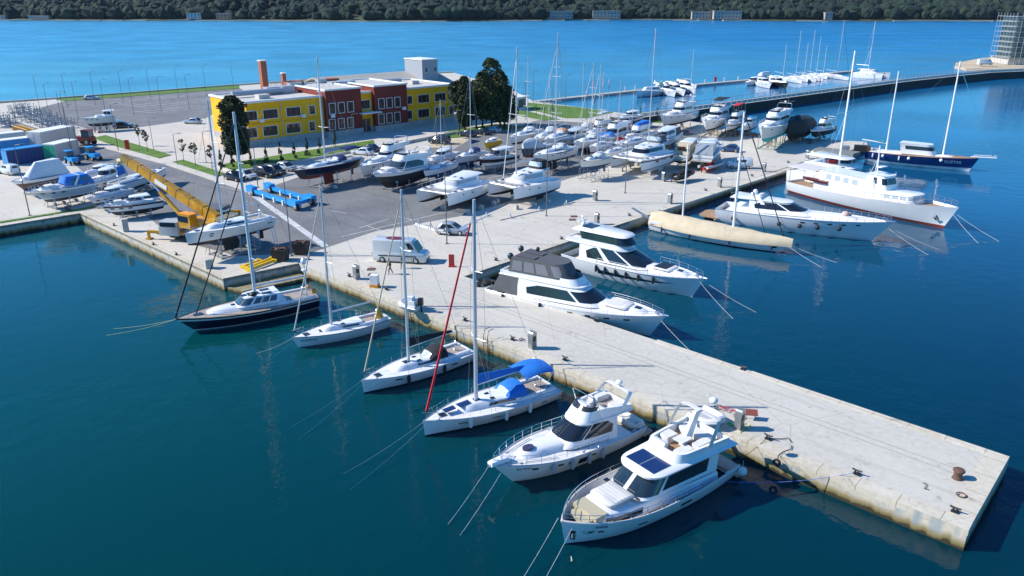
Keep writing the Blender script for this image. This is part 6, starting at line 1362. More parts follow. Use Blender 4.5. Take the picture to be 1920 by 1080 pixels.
for k in range(9): M().box(-.4, 8, 3.0 + k * 2.25, 2.2, 15, .14).build('deck', METAL, sb)
for k in range(7): M().tube([(-1.5, -1.7 + k * 2.9, 0), (-1.5, -1.7 + k * 2.9, 22.5)], .09, 4).build('pole', GALV, sb)
for k in range(12): M().tube([(-1 + k * 2.4, -1.7, 0), (-1 + k * 2.4, -1.7, 22.5)], .09, 4).build('pole', GALV, sb)
for k in range(18): M().tube([(-1, -1.7, 2 + k * 1.13), (26, -1.7, 2 + k * 1.13)], .05, 4).build('ledger', GALV, sb)

# ------------------------------------------------------------------ far shore
FOR = mat('forest', (.007, .022, .012), .95, var=.6, scale=.03)
from mathutils import noise as mn
def shoreY(x): return 1150 + x * -.11 + 60 * math.sin(x / 260.) + 25 * math.sin(x / 90.)
mb = M(); rows = []
for j in range(14):
    d = (0, 8, 30, 60, 100, 150, 210, 290, 380, 480, 600, 800, 1100, 1500)[j]
    rows.append([(x, shoreY(x) + d, (-1.6, .4, 3, 8, 15, 22, 31, 44, 58, 70, 82, 95, 105, 100)[j] * (1 + .35 * mn.noise(Vector((x / 240., j * .4, 0)))) if j > 0 else -2) for x in range(-1500, 1701, 50)])
mb.loft(rows, closed=False); tag(mb.build('far_hills', mat('hill_ground', (.05, .06, .025), .95, var=.3, scale=.02)), kind='structure')
def hill_z(x, d):
    ds = (0, 8, 30, 60, 100, 150, 210, 290, 380, 480, 600, 800); zs = (-1.6, .4, 3, 8, 15, 22, 31, 44, 58, 70, 82, 95)
    for i in range(len(ds) - 1):
        if ds[i] <= d <= ds[i + 1]:
            u = (d - ds[i]) / (ds[i + 1] - ds[i]); return (zs[i] + (zs[i + 1] - zs[i]) * u) * (1 + .35 * mn.noise(Vector((x / 240., (i + u) * .4, 0))))
    return 60
mb = M(); ico = []
import bmesh
b_ = bmesh.new(); bmesh.ops.create_icosphere(b_, subdivisions=1, radius=1.0); IV = [tuple(v.co) for v in b_.verts]; IF = [tuple(v.index for v in f.verts) for f in b_.faces]; b_.free()
for _ in range(9500):
    x = rnd.uniform(-1000, 1050); d = 14 + 330 * rnd.random() ** 1.25; z = hill_z(x, d); r_ = rnd.uniform(3, 6) if rnd.random() < .55 else rnd.uniform(6, 10.5)
    dens = mn.noise(Vector((x / 90., d / 60., 3)))
    if dens < -.35 and d < 60: continue
    ph = rnd.random() * 6; sx = rnd.uniform(.8, 1.25)
    mb.add([(x + r_ * sx * (v[0] * math.cos(ph) - v[1] * math.sin(ph)) * (1 + .25 * rnd.uniform(-1, 1)), shoreY(x) + d + r_ * (v[0] * math.sin(ph) + v[1] * math.cos(ph)), z + r_ * .75 + r_ * rnd.uniform(.75, 1.2) * v[2]) for v in IV], IF, rnd.choice((0, 0, 1, 2)))
o = mb.build('far_forest', [FOR, mat('forest_light', (.013, .032, .014), .95, var=.5, scale=.05), mat('forest_dark', (.005, .016, .010), .95)], smooth=False); tag(o, kind='stuff'); o['label'] = 'dense dark pine forest on the far shore'; o['category'] = 'forest'
mb = M()
for k in range(64):
    x = -1000 + k * 33; y = shoreY(x); w_ = 2 + 6 * max(0, mn.noise(Vector((x / 70., 5, 0)))); 
    if mn.noise(Vector((x / 110., 9, 0))) > -.15: mb.box(x, y + 2, -.9, 40, 3 + w_, 1.6, rz=rnd.uniform(-.2, 0))
tag(mb.build('far_beach', mat('pale_shore', (.50, .42, .32), .9, var=.2, scale=.05), smooth=False), kind='structure')
for k, (x0, x1, yt, yb, col, lab) in enumerate(((355, 380, 21, 31, (.62, .66, .66), 'white house with a flat roof on the far shore, left part'), (410, 436, 22, 31, (.55, .30, .20), 'pinkish house near the white one on the far shore'), (1027, 1072, 25, 38, (.40, .38, .35), 'grey open fronted hall on the far shore'), (1112, 1160, 23, 36, (.52, .48, .40), 'long two storey beige building on the far shore'), (1296, 1330, 22, 34, (.50, .47, .42), 'left one of two long houses on the far shore'), (1337, 1386, 20, 34, (.52, .48, .42), 'right one of two long houses on the far shore'), (1543, 1556, 22, 34, (.5, .42, .38), 'small pale house up the slope, far right shore'), (0, 16, 29, 34, (.5, .5, .5), 'low pale house at the far left shore'), (60, 96, 29, 34, (.5, .5, .47), 'row of low sheds on the far left shore'))):
    p0 = at((x0 + x1) / 2, max(yb, 36.5), 0); y = shoreY(p0.x) + 12; z0 = hill_z(p0.x, 12); sx = p0.x / p0.y * y; sc = y / FPX; w_ = (x1 - x0) * sc; h = (yb - yt) * sc * .95
    b_ = thing('shore_house', lab, 'building', (sx, y - 6, z0), 0, 'houses on the far shore'); m_ = mat('house_%d' % k, tuple(c * .7 for c in col), .8)
    M().box(0, 3, h / 2, w_, 9, h).build('wall', m_, b_); M().box(0, 3, h + .4, w_ + 1.2, 10.2, .8).build('roof', mat('roof_far', (.35, .30, .26), .8), b_)
    n = max(2, int(w_ / 4.5))
    for r_ in range(2 if h > 6 else 1):
        for j in range(n): M().box(-w_ / 2 + w_ * (j + .5) / n, -1.55, h * (.3 + .42 * r_) if h > 6 else h * .55, 1.5, .1, 1.8 if h > 6 else 1.1).build('window', GLASS, b_)

# ------------------------------------------------------------------ trees
LEAFD = mat('leaf_dark', (.024, .038, .014), .8); LEAFM = mat('leaf_mid', (.06, .08, .022), .8); LEAFB = mat('leaf_brown', (.085, .065, .035), .85); BARK = mat('bark', (.10, .075, .055), .9, var=.3)
def tree(name, label, loc, H_, shape, n, size, mats_, group=None, trunk=.25, low=.15, limbs=8, seed=1, kind='tree', even=False):
    r = random.Random(seed); o = thing(name, label, kind, tuple(loc), 0, group)
    t = M(); t.tube([(0, 0, -.1), (.05, .03, H_ * .35), (0, .05, H_ * .8)], trunk, 7, r2=trunk * .3)
    for k in range(limbs):
        u = low + (.8 - low) * k / limbs; a = k * 2.4; w_ = shape(u) * .75
        t.tube([(0, 0, H_ * u), (w_ * .5 * math.cos(a), w_ * .5 * math.sin(a), H_ * (u + .06)), (w_ * math.cos(a), w_ * math.sin(a), H_ * (u + .14))], trunk * .3, 4, r2=.02)
    t.build('trunk', BARK, o)
    c = M(); cl = [(r.random(), r.random() * 6.28, r.uniform(.75, 1.15)) for _ in range(max(12, n // 90))]
    for i in range(n):
        cu, ca, cr = r.choice(cl) if not even else (r.random(), r.random() * 6.28, r.uniform(.88, 1.1)); u = min(1, max(0, cu + r.gauss(0, .05))); uu = low + (1 - low) * u
        a = ca + r.gauss(0, .35); w_ = shape(uu) * cr * (r.random() ** .45)
        p = Vector((w_ * math.cos(a), w_ * math.sin(a), H_ * uu)); s_ = size * r.uniform(.6, 1.3)
        e1 = Vector((r.gauss(0, 1), r.gauss(0, 1), r.gauss(0, 1))).normalized(); e2 = e1.cross(Vector((r.gauss(0, 1), r.gauss(0, 1), r.gauss(0, 1)))).normalized()
        c.add([p - e1 * s_, p + e2 * s_ * .6, p + e1 * s_, p - e2 * s_ * .6], [(0, 1, 2, 3)], r.choice((0, 0, 1, 1, 2)) if len(mats_) > 2 else r.randrange(len(mats_)))
    c.build('crown', mats_, o, smooth=False)
    return o
cyp = lambda w_: (lambda u: w_ * max(0, min(1, (1.03 - u) * 6)) ** .6 * min(1, u * 5) ** .5 * (1 + .10 * math.sin(u * 23)))
tree('cypress_tree', 'dense dark cypress standing in front of the left end of the yellow building', at(447, 305), 11.8, cyp(2.3), 7500, .26, [LEAFD, LEAFD, LEAFM], low=.15, seed=3, even=True)
tree('cypress_tree', 'tall dark cypress at the right end of the yellow building', at(872, 248), 12.0, cyp(1.7), 5000, .28, [LEAFD, LEAFD, LEAFM], 'dark trees at the right end of the building', low=.12, seed=5, even=True)
tree('pine_tree', 'round topped tree touching the tall cypress at the building end', at(861, 246), 11.0, lambda u: 2.9 * max(.0, 1 - abs(u - .78) / .24) ** .5 if u > .5 else 1.2, 3800, .30, [LEAFD, LEAFM], 'dark trees at the right end of the building', low=.42, seed=6)
for k, (x, y, hh, w_) in enumerate(((893, 240, 10.5, 3.2), (905, 243, 12.6, 3.6), (922, 238, 15.3, 4.2), (938, 236, 12.5, 3.6), (946, 240, 9.5, 2.6))):
    tree('pine_tree', ('leftmost low pine of the dark clump', 'second pine of the dark clump, behind the parked cars', 'tallest pine in the middle of the dark clump', 'pine right of the tallest one in the dark clump', 'rightmost small pine of the dark clump')[k], at(x, y), hh, (lambda W_: (lambda u: W_ * 1.45 * (1.03 - u) ** .55 * min(1, (u) * 5)))(w_), 4600, .34, [LEAFD, LEAFM, LEAFM, LEAFB], 'dark trees at the right end of the building', low=.20, seed=10 + k)
GL = mat('leaf_grey_green', (.10, .12, .06), .8)
for k, (x, y) in enumerate(((277, 285), (262, 274), (345, 305), (367, 312), (398, 318))):
    tree('young_tree', f'thin staked young tree on the left lawns, {ORD[k] if k else "first"} along the row', at(x, y), 4.2, lambda u: .75 * max(0, 1 - abs(u - .78) / .26) ** .5, 260, .16, [GL, BARK], 'young trees along the lawns', trunk=.06, low=.5, limbs=5, seed=30 + k)
for k, (x, y) in enumerate(((416, 318), (437, 314), (470, 312), (500, 306), (527, 302), (553, 298), (577, 292), (600, 288), (629, 276))):
    tree('young_cypress', f'small dark conifer on the front lawn, {ORD[k] if 0 < k < 7 else ("first", "", "", "", "", "", "", "eighth", "last")[k]} from the left', at(x, y), 2.9 if k % 2 else 3.4, lambda u: .62 * (1.05 - u), 420, .16, [LEAFD, LEAFM], 'small conifers on the front lawn', trunk=.07, low=.06, limbs=3, seed=50 + k)
for k, (x, y) in enumerate(((1005, 216), (1020, 218), (1036, 220), (1200, 222), (1231, 226), (1115, 205))):
    tree('young_tree', f'bare slim young tree at the back lawn, {ORD[k] if k else "first"} from the left', at(x, y), 3.4, lambda u: .35, 60, .12, [LEAFD, BARK], 'young trees at the back lawn', trunk=.1, low=.4, limbs=5, seed=80 + k)

# ------------------------------------------------------------------ vehicles and yard gear
def rr_(x0, x1, w0, w1, z, c=.25):
    return [(x0 + c, -w0, z), (x1 - c, -w1, z), (x1 - c * .3, -w1 + c * .4, z), (x1, -w1 + c * 1.2, z), (x1, w1 - c * 1.2, z), (x1 - c * .3, w1 - c * .4, z), (x1 - c, w1, z), (x0 + c, w0, z), (x0 + c * .2, w0 - c * .3, z), (x0, w0 - c, z), (x0, -w0 + c, z), (x0 + c * .2, -w0 + c * .3, z)]
TYRE = mat('tyre', (.02, .02, .02), .8); RIM = mat('rim', (.5, .5, .52), .35, .5); LAMP = mat('head_lamp', (.75, .78, .8), .1); TAIL = mat('tail_lamp', (.45, .02, .02), .3)
def wheel(o, x, y, r_=.32, w_=.22):
    t = M(); t.loft([[(x + q * math.cos(a), yy, r_ + q * math.sin(a)) for a in [2 * math.pi * k / 14 for k in range(14)]] for q, yy in ((r_ * .6, y - w_ / 2), (r_ * .95, y - w_ / 2), (r_, y - w_ / 4), (r_, y + w_ / 4), (r_ * .95, y + w_ / 2), (r_ * .6, y + w_ / 2))], 0, True, True)
    wo = t.build('wheel', TYRE, o); s_ = 1 if y > 0 else -1
    M().loft([[(x + q * math.cos(a), y + s_ * yy, r_ + q * math.sin(a)) for a in [2 * math.pi * k / 10 for k in range(10)]] for q, yy in ((r_ * .58, w_ / 2 - .01), (r_ * .5, w_ / 2 + .015), (r_ * .15, w_ / 2 + .02))], 0, False, True).build('rim', RIM, wo)
def car(label, pos, heading, col, L=4.3, W=1.75, H_=1.45, kind='hatch', name='parked_car', cat='car', group='parked cars', rough=.25):
    p = at(*pos); o = thing(name, label, cat, tuple(p), R(heading), group); m_ = col if not isinstance(col, tuple) else mat('car_%s' % '_'.join('%d' % (c * 100) for c in col), col, .25, .2, coat=.5)
    w_ = W / 2; van = kind == 'van'; belt = H_ * (.62 if not van else .50); hood = belt * .93
    x0, x1 = -L / 2, L / 2
    b = M(); b.loft([rr_(x0 + .08, x1 - .08, w_ * .93, w_ * .9, .22), rr_(x0, x1, w_, w_ * .97, .42), rr_(x0, x1, w_, w_ * .97, hood * .8), rr_(x0 + .06, x1 - .18, w_ * .97, w_ * .92, hood)], 0, True, True); b.build('body', m_, o, 40)
    if van: a0, a1, t0, t1 = x0 + .02, x1 - L * .11, x0 + .06, x1 - L * .25
    elif kind == 'box': a0, a1, t0, t1 = x0 + .03, x1 - L * .20, x0 + .12, x1 - L * .40
    else: a0, a1, t0, t1 = x0 + L * .06, x1 - L * .24, x0 + L * .20, x1 - L * .46
    A = rr_(a0, a1, w_ * .95, w_ * .90, hood - .01, .22); C = rr_(t0, t1, w_ * .82 if not van else w_ * .9, w_ * .78 if not van else w_ * .84, H_ - .07, .2); D = rr_(t0 + .1, t1 - .12, w_ * .74, w_ * .70, H_, .18)
    b = M(); b.loft([A, C, D], 0, False, True); b.build('cabin', m_, o, 40)
    g = M()
    def q(i, j, f0, f1, u0=0., u1=1., off=.02):
        P = [lerp3(lerp3(A[i], A[j], u), lerp3(C[i], C[j], u), f) for u, f in ((u0, f0), (u1, f0), (u1, f1), (u0, f1))]; n = (Vector(P[1]) - Vector(P[0])).cross(Vector(P[3]) - Vector(P[0])).normalized() * off
        g.add([Vector(x) + n for x in P], [(0, 1, 2, 3)])
    if van: q(0, 1, .35, .85, .84, .97); q(6, 7, .35, .85, .03, .16); q(3, 4, .12, .86, -.2, 1.2)
    elif kind == 'box': q(0, 1, .25, .85, .70, .95); q(0, 1, .25, .85, .38, .66); q(6, 7, .25, .85, .05, .3); q(6, 7, .25, .85, .34, .62); q(3, 4, .1, .9, -.1, 1.1); q(9, 10, .3, .85, .1, .9)
    else: q(0, 1, .15, .9, .52, .95); q(0, 1, .15, .9, .08, .48); q(6, 7, .15, .9, .05, .48); q(6, 7, .15, .9, .52, .92); q(3, 4, .08, .94, -.2, 1.2); q(9, 10, .1, .9, .0, 1.)
    g.build('window', GLASS, o)
    for sx in (x0 + L * .19, x1 - L * .19):
        for sy in (-1, 1): wheel(o, sx, sy * (w_ - .09), .33 if not van else .37)
    for sy in (-1, 1): M().box(x1 - .04, sy * w_ * .66, hood * .74, .12, .32, .15).build('headlight', LAMP, o); M().box(x0 + .03, sy * w_ * .82, hood * .8, .1, .16, .25).build('tail_light', TAIL, o)
    M().box(x1 + .01, 0, .38, .06, W * .6, .2).build('grille', BLACK, o)
    if van: M().box(-.2, -w_ - .012, H_ * .33, L * .7, .02, .12).build('side_moulding', BLACK, o); M().box(-.2, w_ + .012, H_ * .33, L * .7, .02, .12).build('side_moulding', BLACK, o)
    return o
v = car('white panel van with dark red roof patch parked in the middle of the quay', (753, 489), -9, (.62, .63, .62), 6.3, 2.0, 2.65, 'van', 'panel_van', 'van', None)
M().loft([[(-.6 + 1.1 * math.cos(a), .62 * math.sin(a), 2.63 + z) for a in [2 * math.pi * k / 14 for k in range(14)]] for z in (0, .05)], 0, False, True).build('roof_patch', mat('dark_red_patch', (.16, .02, .04), .5), v)
car('silver hatchback parked behind the white panel van', (848, 438), -14, (.42, .44, .46), 4.2, 1.7, 1.5)
car('small white van with dark rear window by the blue container', (18, 326), 150, (.70, .70, .69), 4.3, 1.8, 1.75, 'box', 'parked_van', 'van')
car('black hatchback at the left end of the row by the front lawn', (442, 338), -35, (.02, .022, .03), 4.2); car('white electric car with black roof beside the black hatchback', (461, 334), -35, (.72, .72, .72), 4.5)
car('black off-road car third in the row by the front lawn', (498, 331), -35, (.02, .02, .022), 4.5, 1.85, 1.8, 'box'); car('dark grey car right of the black off-road car', (516, 327), -35, (.05, .05, .055), 4.4, 1.8, 1.7, 'box'); car('silver car half hidden behind the black yacht', (537, 319), -35, (.42, .43, .45))
car('white car parked behind the black yacht stern', (680, 290), 160, (.68, .68, .68)); car('dark blue car behind the white car near the black yacht stern', (692, 284), 160, (.03, .04, .07))
car('black van shaped car parked by the sand patch', (824, 269), 160, (.03, .03, .035), 4.6, 1.85, 1.8, 'box'); car('dark car at the kerb wall left of the dark trees', (876, 256), 150, (.03, .035, .03)); car('black car next to the silver one before the dark trees', (902, 252), 150, (.025, .02, .025)); car('silver car parked right of the black cars before the dark trees', (922, 248), 150, (.5, .51, .52))
car('dark blue car right of the express cruiser', (1368, 284), 160, (.03, .08, .2), 3.9); car('white minivan near the quay edge on the right', (1386, 315), 172, (.66, .67, .67), 4.4, 1.8, 1.8, 'box')
car('small white car far back in the car park', (172, 187), 10, (.6, .6, .6)); car('silver car left of the yellow building', (362, 232), 170, (.4, .45, .5)); car('dark car parked behind the work vehicles at the car park edge', (232, 240), 10, (.04, .04, .045))
car('white van standing on the sandy spit', (1846, 122), 0, (.7, .7, .7), 6.5, 2.3, 2.6, 'van', 'parked_van', 'van')
def cont(label, c0, c1, W_, H_, m_, name='shipping_container', z=0, door=None, roofm=None, cat='container'):
    a, b2 = at(*c0), at(*c1); d = b2 - a; L = d.length; dn = d / L; n = Vector((-dn.y, dn.x, 0)); c = (a + b2) / 2 + n * W_ / 2
    o = thing(name, label, cat, (c.x, c.y, z), math.atan2(d.y, d.x), 'containers and cabins on the left')
    b = M(); k = int(L / .35); pts = [(-L / 2 + L * i / k, -W_ / 2 + (.05 if i % 2 else 0)) for i in range(k + 1)]; pts += [(x, -y) for x, y in reversed(pts)]
    b.prism(pts, .1, H_ - .06); b.build('body', m_, o, smooth=False); M().box(0, 0, H_, L + .05, W_ + .05, .12).build('roof', roofm or m_, o)
    f = M()
    for x in (-L / 2, L / 2):
        for y in (-W_ / 2, W_ / 2): f.box(x, y, H_ / 2, .14, .14, H_)
    f.build('corner_posts', m_, o, smooth=False)
    for s_ in (-1, 1): M().box(-L / 2 - .05, s_ * W_ * .24, H_ / 2, .08, W_ * .44, H_ * .86).build('door', door or m_, o)
    return o
CBL = mat('container_blue', (.012, .04, .16), .5, var=.15); CBR = mat('container_blue_light', (.03, .25, .55), .5)
cont('long dark blue shipping container behind the small white van', (18, 311), (86, 301), 2.4, 2.7, CBL, door=CBR, roofm=CBR)
cont('light blue roofed container behind the dark blue one', (-20, 300), (66, 289), 2.4, 3.2, CBR, roofm=TRIM); cont('white roofed container at the left edge behind the blue ones', (-40, 288), (52, 277), 2.4, 3.2, mat('cont_white', (.5, .5, .48), .6), roofm=TRIM)
cont('large grey steel cabin with white roof', (84, 291), (146, 277), 3.2, 4.3, METAL, name='site_cabin', roofm=TRIM, cat='cabin'); cont('grey cabin with green doors and white roof', (108, 302), (150, 291), 2.6, 3.0, METAL, name='site_cabin', door=mat('door_green', (.02, .35, .20), .5), roofm=TRIM, cat='cabin')
# mobile crane
cb = at(392, 432); ca = at(262, 436); cr = thing('mobile_crane', 'yellow mobile crane with lowered telescopic boom parked at the basin quay', 'crane', (0, 0, 0))
d = (at(345, 452) - at(420, 408)); 
c0 = at(330, 448); c1 = at(408, 408); dd = (c1 - c0); ln = 12.5; ang = math.atan2(dd.y, dd.x); cc = c0 + dd.normalized() * ln * .42
cr.location = (cc.x, cc.y, 0); cr.rotation_euler = (0, 0, ang)
mb = M(); mb.box(0, 0, 1.35, ln, 2.6, .5); mb.box(-1, 0, 1.65, 8, 2.4, .15); mb.build('chassis', mat('chassis_grey', (.12, .12, .12), .6), cr)
mb = M(); mb.loft([rr_(-ln / 2 - .4, -ln / 2 + 1.6, 1.3, 1.3, z, .2) for z in (.8, 1.9)], 0, True, True); mb.loft([rr_(-ln / 2 - .3, -ln / 2 + 1.5, 1.2, 1.2, z, .2) for z in (1.9, 2.5)], 0, False, True); mb.build('driving_cab', mat('cab_grey', (.40, .42, .42), .4), cr)
M().box(-ln / 2 - .36, 0, 2.2, .08, 2.0, .5).build('windscreen', GLASS, cr)
for k in range(5):
    for sy in (-1, 1): wheel(cr, -ln / 2 + 1.9 + k * 2.3, sy * 1.15, .62, .45)
for x in (-ln / 2 + .4, ln / 2 - 1.2):
    mb = M(); mb.box(x, 0, 1.0, .4, 6.4, .3); 
    for sy in (-1, 1): mb.box(x, sy * 3.2, .6, .25, .25, 1.1); mb.box(x, sy * 3.2, .1, .7, .7, .12)
    mb.build('outrigger', YELP, cr)
# superstructure turned so the boom points up and left
def toloc(o, p):
    q = Vector(p) - o.location; a = -o.rotation_euler.z; return Vector((q.x * math.cos(a) - q.y * math.sin(a), q.x * math.sin(a) + q.y * math.cos(a), q.z))
P0 = toloc(cr, at(392, 400, 3.6)); P1 = toloc(cr, at(232, 296, 9.0)); bd = (P1 - P0); bl = bd.length; bdn = bd.normalized(); hz = Vector((-bdn.y, bdn.x, 0)).normalized(); upv = bdn.cross(hz) * -1
if upv.z < 0: upv = -upv
def beam(a, b2, w_, h, m_, name, par, h2=None, tip=False):
    mb = M(); h2 = h2 or h; a = Vector(a); b2 = Vector(b2)
    mb.loft([[p - hz * w_ - upv * hh, p + hz * w_ - upv * hh, p + hz * w_ * 1.0 + upv * hh, p - hz * w_ + upv * hh] for p, hh in ((a, h), (b2, h2))], 0, True, True); return mb.build(name, m_, par, smooth=False)
bm_ = beam(P0 - bdn * 1.5, P0 + bdn * bl * .93, .42, .62, YELP, 'boom', cr, .46)
beam(P0 + bdn * bl * .93, P1 + bdn * .2, .36, .40, mat('boom_dark', (.30, .20, .04), .5, var=.3), 'boom_head', bm_)
for u in (.05, .2, .35, .5, .65, .8, .92):
    c = P0 + bdn * bl * u; hh_ = .62 - .16 * u + .03; mb = M(); mb.loft([[c + bdn * e - hz * .45 - upv * hh_, c + bdn * e + hz * .45 - upv * hh_, c + bdn * e + hz * .45 + upv * hh_, c + bdn * e - hz * .45 + upv * hh_] for e in (-.06, .06)], 0, True, True); mb.build('boom_rib', mat('boom_rib_dark', (.38, .19, .01), .5), bm_, smooth=False)
for k in range(2): M().tube([P0 + bdn * bl * (.15 + .1 * k) + upv * .64 + hz * (.3 - .6 * k), P0 + bdn * bl * .93 + upv * .52 + hz * (.25 - .5 * k)], .05, 4).build('hose_line', BLACK, bm_)
for off_, s_ in ((.46, 1), (-.46, -1)):
    mb = M(); c = P0 + bdn * bl * .52 + hz * off_ * 1.02; e = bdn * 1.1; mb.add([c - e - upv * .3, c + e - upv * .3, c + e + upv * .3, c - e + upv * .3], [(0, 1, 2, 3)]); mb.build('sign_panel', TRIM, bm_)
M().tube([P1 + bdn * .2 - upv * .5, P1 + bdn * .9 - upv * .8, P1 + bdn * .7 - upv * 1.4], .3, 8).build('sheave', mat('hook_cream', (.55, .48, .32), .5), cr)
q0 = P0 + (P1 - P0) * .34; q0.z = 2.5; q1 = P0 + (P1 - P0) * .74 - upv * .5
M().tube([q0, q0 + (q1 - q0) * .6], .26, 8).build('lift_cylinder', YELP, cr); M().tube([q0 + (q1 - q0) * .6, q1], .14, 8).build('piston_rod', STEEL, cr)
sa = math.atan2(bdn.y, bdn.x)
def sup(name, m_, x, y, z, sx, sy, sz, par=cr): o_ = M().box(0, 0, 0, sx, sy, sz).build(name, m_, par, smooth=False); o_.location = (P0.x + x * math.cos(sa) - y * math.sin(sa), P0.y + x * math.sin(sa) + y * math.cos(sa), z); o_.rotation_euler = (0, 0, sa); return o_
sup('turntable', YELP, .3, 0, 2.3, 4.5, 2.2, 1.1); sup('counterweight', YELP, -1.9, 0, 2.6, 1.2, 2.7, 1.5); sup('crane_cab', YELP, 2.0, 1.6, 2.8, 2.0, 1.1, 1.7); sup('cab_window', GLASS, 2.2, 1.63, 3.1, 1.75, 1.13, .75); sup('cab_roof', ORNG, 1.9, 1.6, 3.72, 2.1, 1.15, .1); sup('engine_cover', mat('cover_olive', (.25, .22, .12), .7, var=.3), -3.0, .2, 3.2, 1.4, 2.0, .9)
# blue boat mover
bt = thing('boat_mover', 'bright blue U shaped self-propelled boat mover with low wheels', 'trailer', tuple(at(524, 384)), 0); 
q = [toloc(bt, at(*p_, .7)) for p_ in ((472, 357), (553, 384), (582, 374), (505, 352))]; ang = math.atan2((q[1] - q[0]).y, (q[1] - q[0]).x)
for a, b2 in ((q[0], q[1]), (q[3], q[2])):
    d = b2 - a; c = (a + b2) / 2; M().box(c.x, c.y, .75, d.length, .55, .5, rz=math.atan2(d.y, d.x)).build('side_beam', BLUP, bt)
    for e, s_ in ((a, 1.2), (b2, 1.0)): M().box(e.x, e.y, .95, 1.9, .9, .9, rz=math.atan2(d.y, d.x)).build('wheel_housing', BLUP, bt)
    for u in (.3, .55, .75): p = a + d * u; M().box(p.x, p.y - .4, .5, .3, .25, .7, rz=math.atan2(d.y, d.x)).build('support_pad', TRIM, bt)
d = q[2] - q[1]; c = (q[1] + q[2]) / 2; M().box(c.x, c.y, .8, d.length, .6, .5, rz=math.atan2(d.y, d.x)).build('cross_beam', BLUP, bt)
for p, s_ in ((q[0], 1), (q[1], 1), (q[2], 1), (q[3], 1)):
    wo = thing_w = M(); a = ang
    t = M(); r_ = .55; t.loft([[(qq * math.cos(k), yy, qq * math.sin(k)) for k in [2 * math.pi * j / 14 for j in range(14)]] for qq, yy in ((.3, -.2), (r_, -.2), (r_, .2), (.3, .2))], 0, True, True); w_ = t.build('wheel', TYRE, bt); w_.location = (p.x + .3, p.y - .62, .55); w_.rotation_euler = (0, 0, a)
    rm = M().loft([[(.28 * math.cos(k), -.21 - yy, .28 * math.sin(k)) for k in [2 * math.pi * j / 10 for j in range(10)]] for yy in (0, .02)], 0, True, True).build('rim', RIM, w_)
# blue tractors by the cabins, travel lift tractor, yellow truss
def tractor(label, pos, rz, m_, big=1.):
    o = thing('yard_tractor', label, 'tractor', tuple(at(*pos)), R(rz), 'yard machines'); M().box(0, 0, 1.0 * big, 3.2 * big, 1.2 * big, .7 * big).build('body', m_, o); M().box(-.7 * big, 0, 1.8 * big, 1.3 * big, 1.2 * big, 1.1 * big).build('cab', GLASSB, o); M().box(-.7 * big, 0, 2.4 * big, 1.4 * big, 1.3 * big, .1).build('cab_roof', m_, o)
    for x in (-1.0, 1.1):
        for y in (-1, 1): wheel(o, x * big, y * .75 * big, (.55 if x < 0 else .4) * big, .3)
tractor('blue yard tractor beside the cabin with green doors', (136, 308), -40, BLUP); tractor('second blue yard tractor, nearer the road', (176, 300), -35, BLUP); tractor('large dark red yard lift truck beside the big grey cabin', (160, 272), 170, mat('dull_red', (.20, .04, .03), .6), 1.3)
o = thing('lattice_girder', 'yellow lattice girder lying on the ground at the far left', 'girder', tuple(at(46, 252)), R(-42)); mb = M()
for y in (-.7, .7):
    for z in (.2, 1.5): mb.tube([(-5, y, z), (5, y, z)], .10, 4)
for k in range(10):
    for y in (-.7, .7): mb.tube([(-5 + k, y, .2), (-4 + k, y, 1.5)], .08, 4); mb.tube([(-4 + k, y, 1.5), (-4 + k, y, .2)], .08, 4)
    mb.tube([(-5 + k, -.7, 1.5), (-4 + k, .7, 1.5)], .08, 4)
mb.build('lattice', YELP, o)
# folded stands: rows of empty blue-grey cradles
src = thing('empty_cradle', 'empty folded boat cradle, first in the long row beside the road', 'boat cradle', tuple(at(30, 212)), R(40), 'empty cradles in rows at the far left'); mb = M()
for y in (-1, 1): mb.tube([(-1.6, y, .12), (1.6, y, .12)], .07, 4)
for x in (-1.4, 0, 1.4): mb.tube([(x, -1, .12), (x, 1, .12)], .06, 4)
mb.build('base_frame', GALV, src)
mb = M()
for x in (-1.4, 0, 1.4):
    for y in (-1, 1): mb.tube([(x, y, .1), (x, y * 1.05, 1.9)], .05, 4); mb.box(x, y, 1.9, .3, .3, .12)
mb.tube([(-1.4, 1.05, 1.2), (1.4, 1.05, 1.2)], .03, 4); mb.tube([(-1.4, -1.05, 1.2), (1.4, -1.05, 1.2)], .03, 4); mb.tube([(0, -1.05, 1.2), (0, 1.05, 1.2)], .03, 4); mb.build('props', mat('prop_blue_grey', (.14, .20, .26), .5), src)
k = 1
for r_ in range(3):
    for i in range(9):
        if r_ == 0 and i == 0: continue
        p = at(28 + i * 11.5 + r_ * 6, 216 + i * 4.6 - r_ * 6 + rnd.uniform(-1, 1)); k += 1
        dup(src, tuple(p), R(40 + rnd.uniform(-20, 20)), f'empty folded cradle, place {i + 1} of row {r_ + 1} beside the road at the far left')
for i in range(6):
    p = at(2 + i * 4.5, 226 + (i * 7) % 16 + rnd.uniform(-1, 1)); dup(src, tuple(p), R(rnd.uniform(0, 90)), f'empty folded cradle {i + 1} of the heap behind the yellow girder')
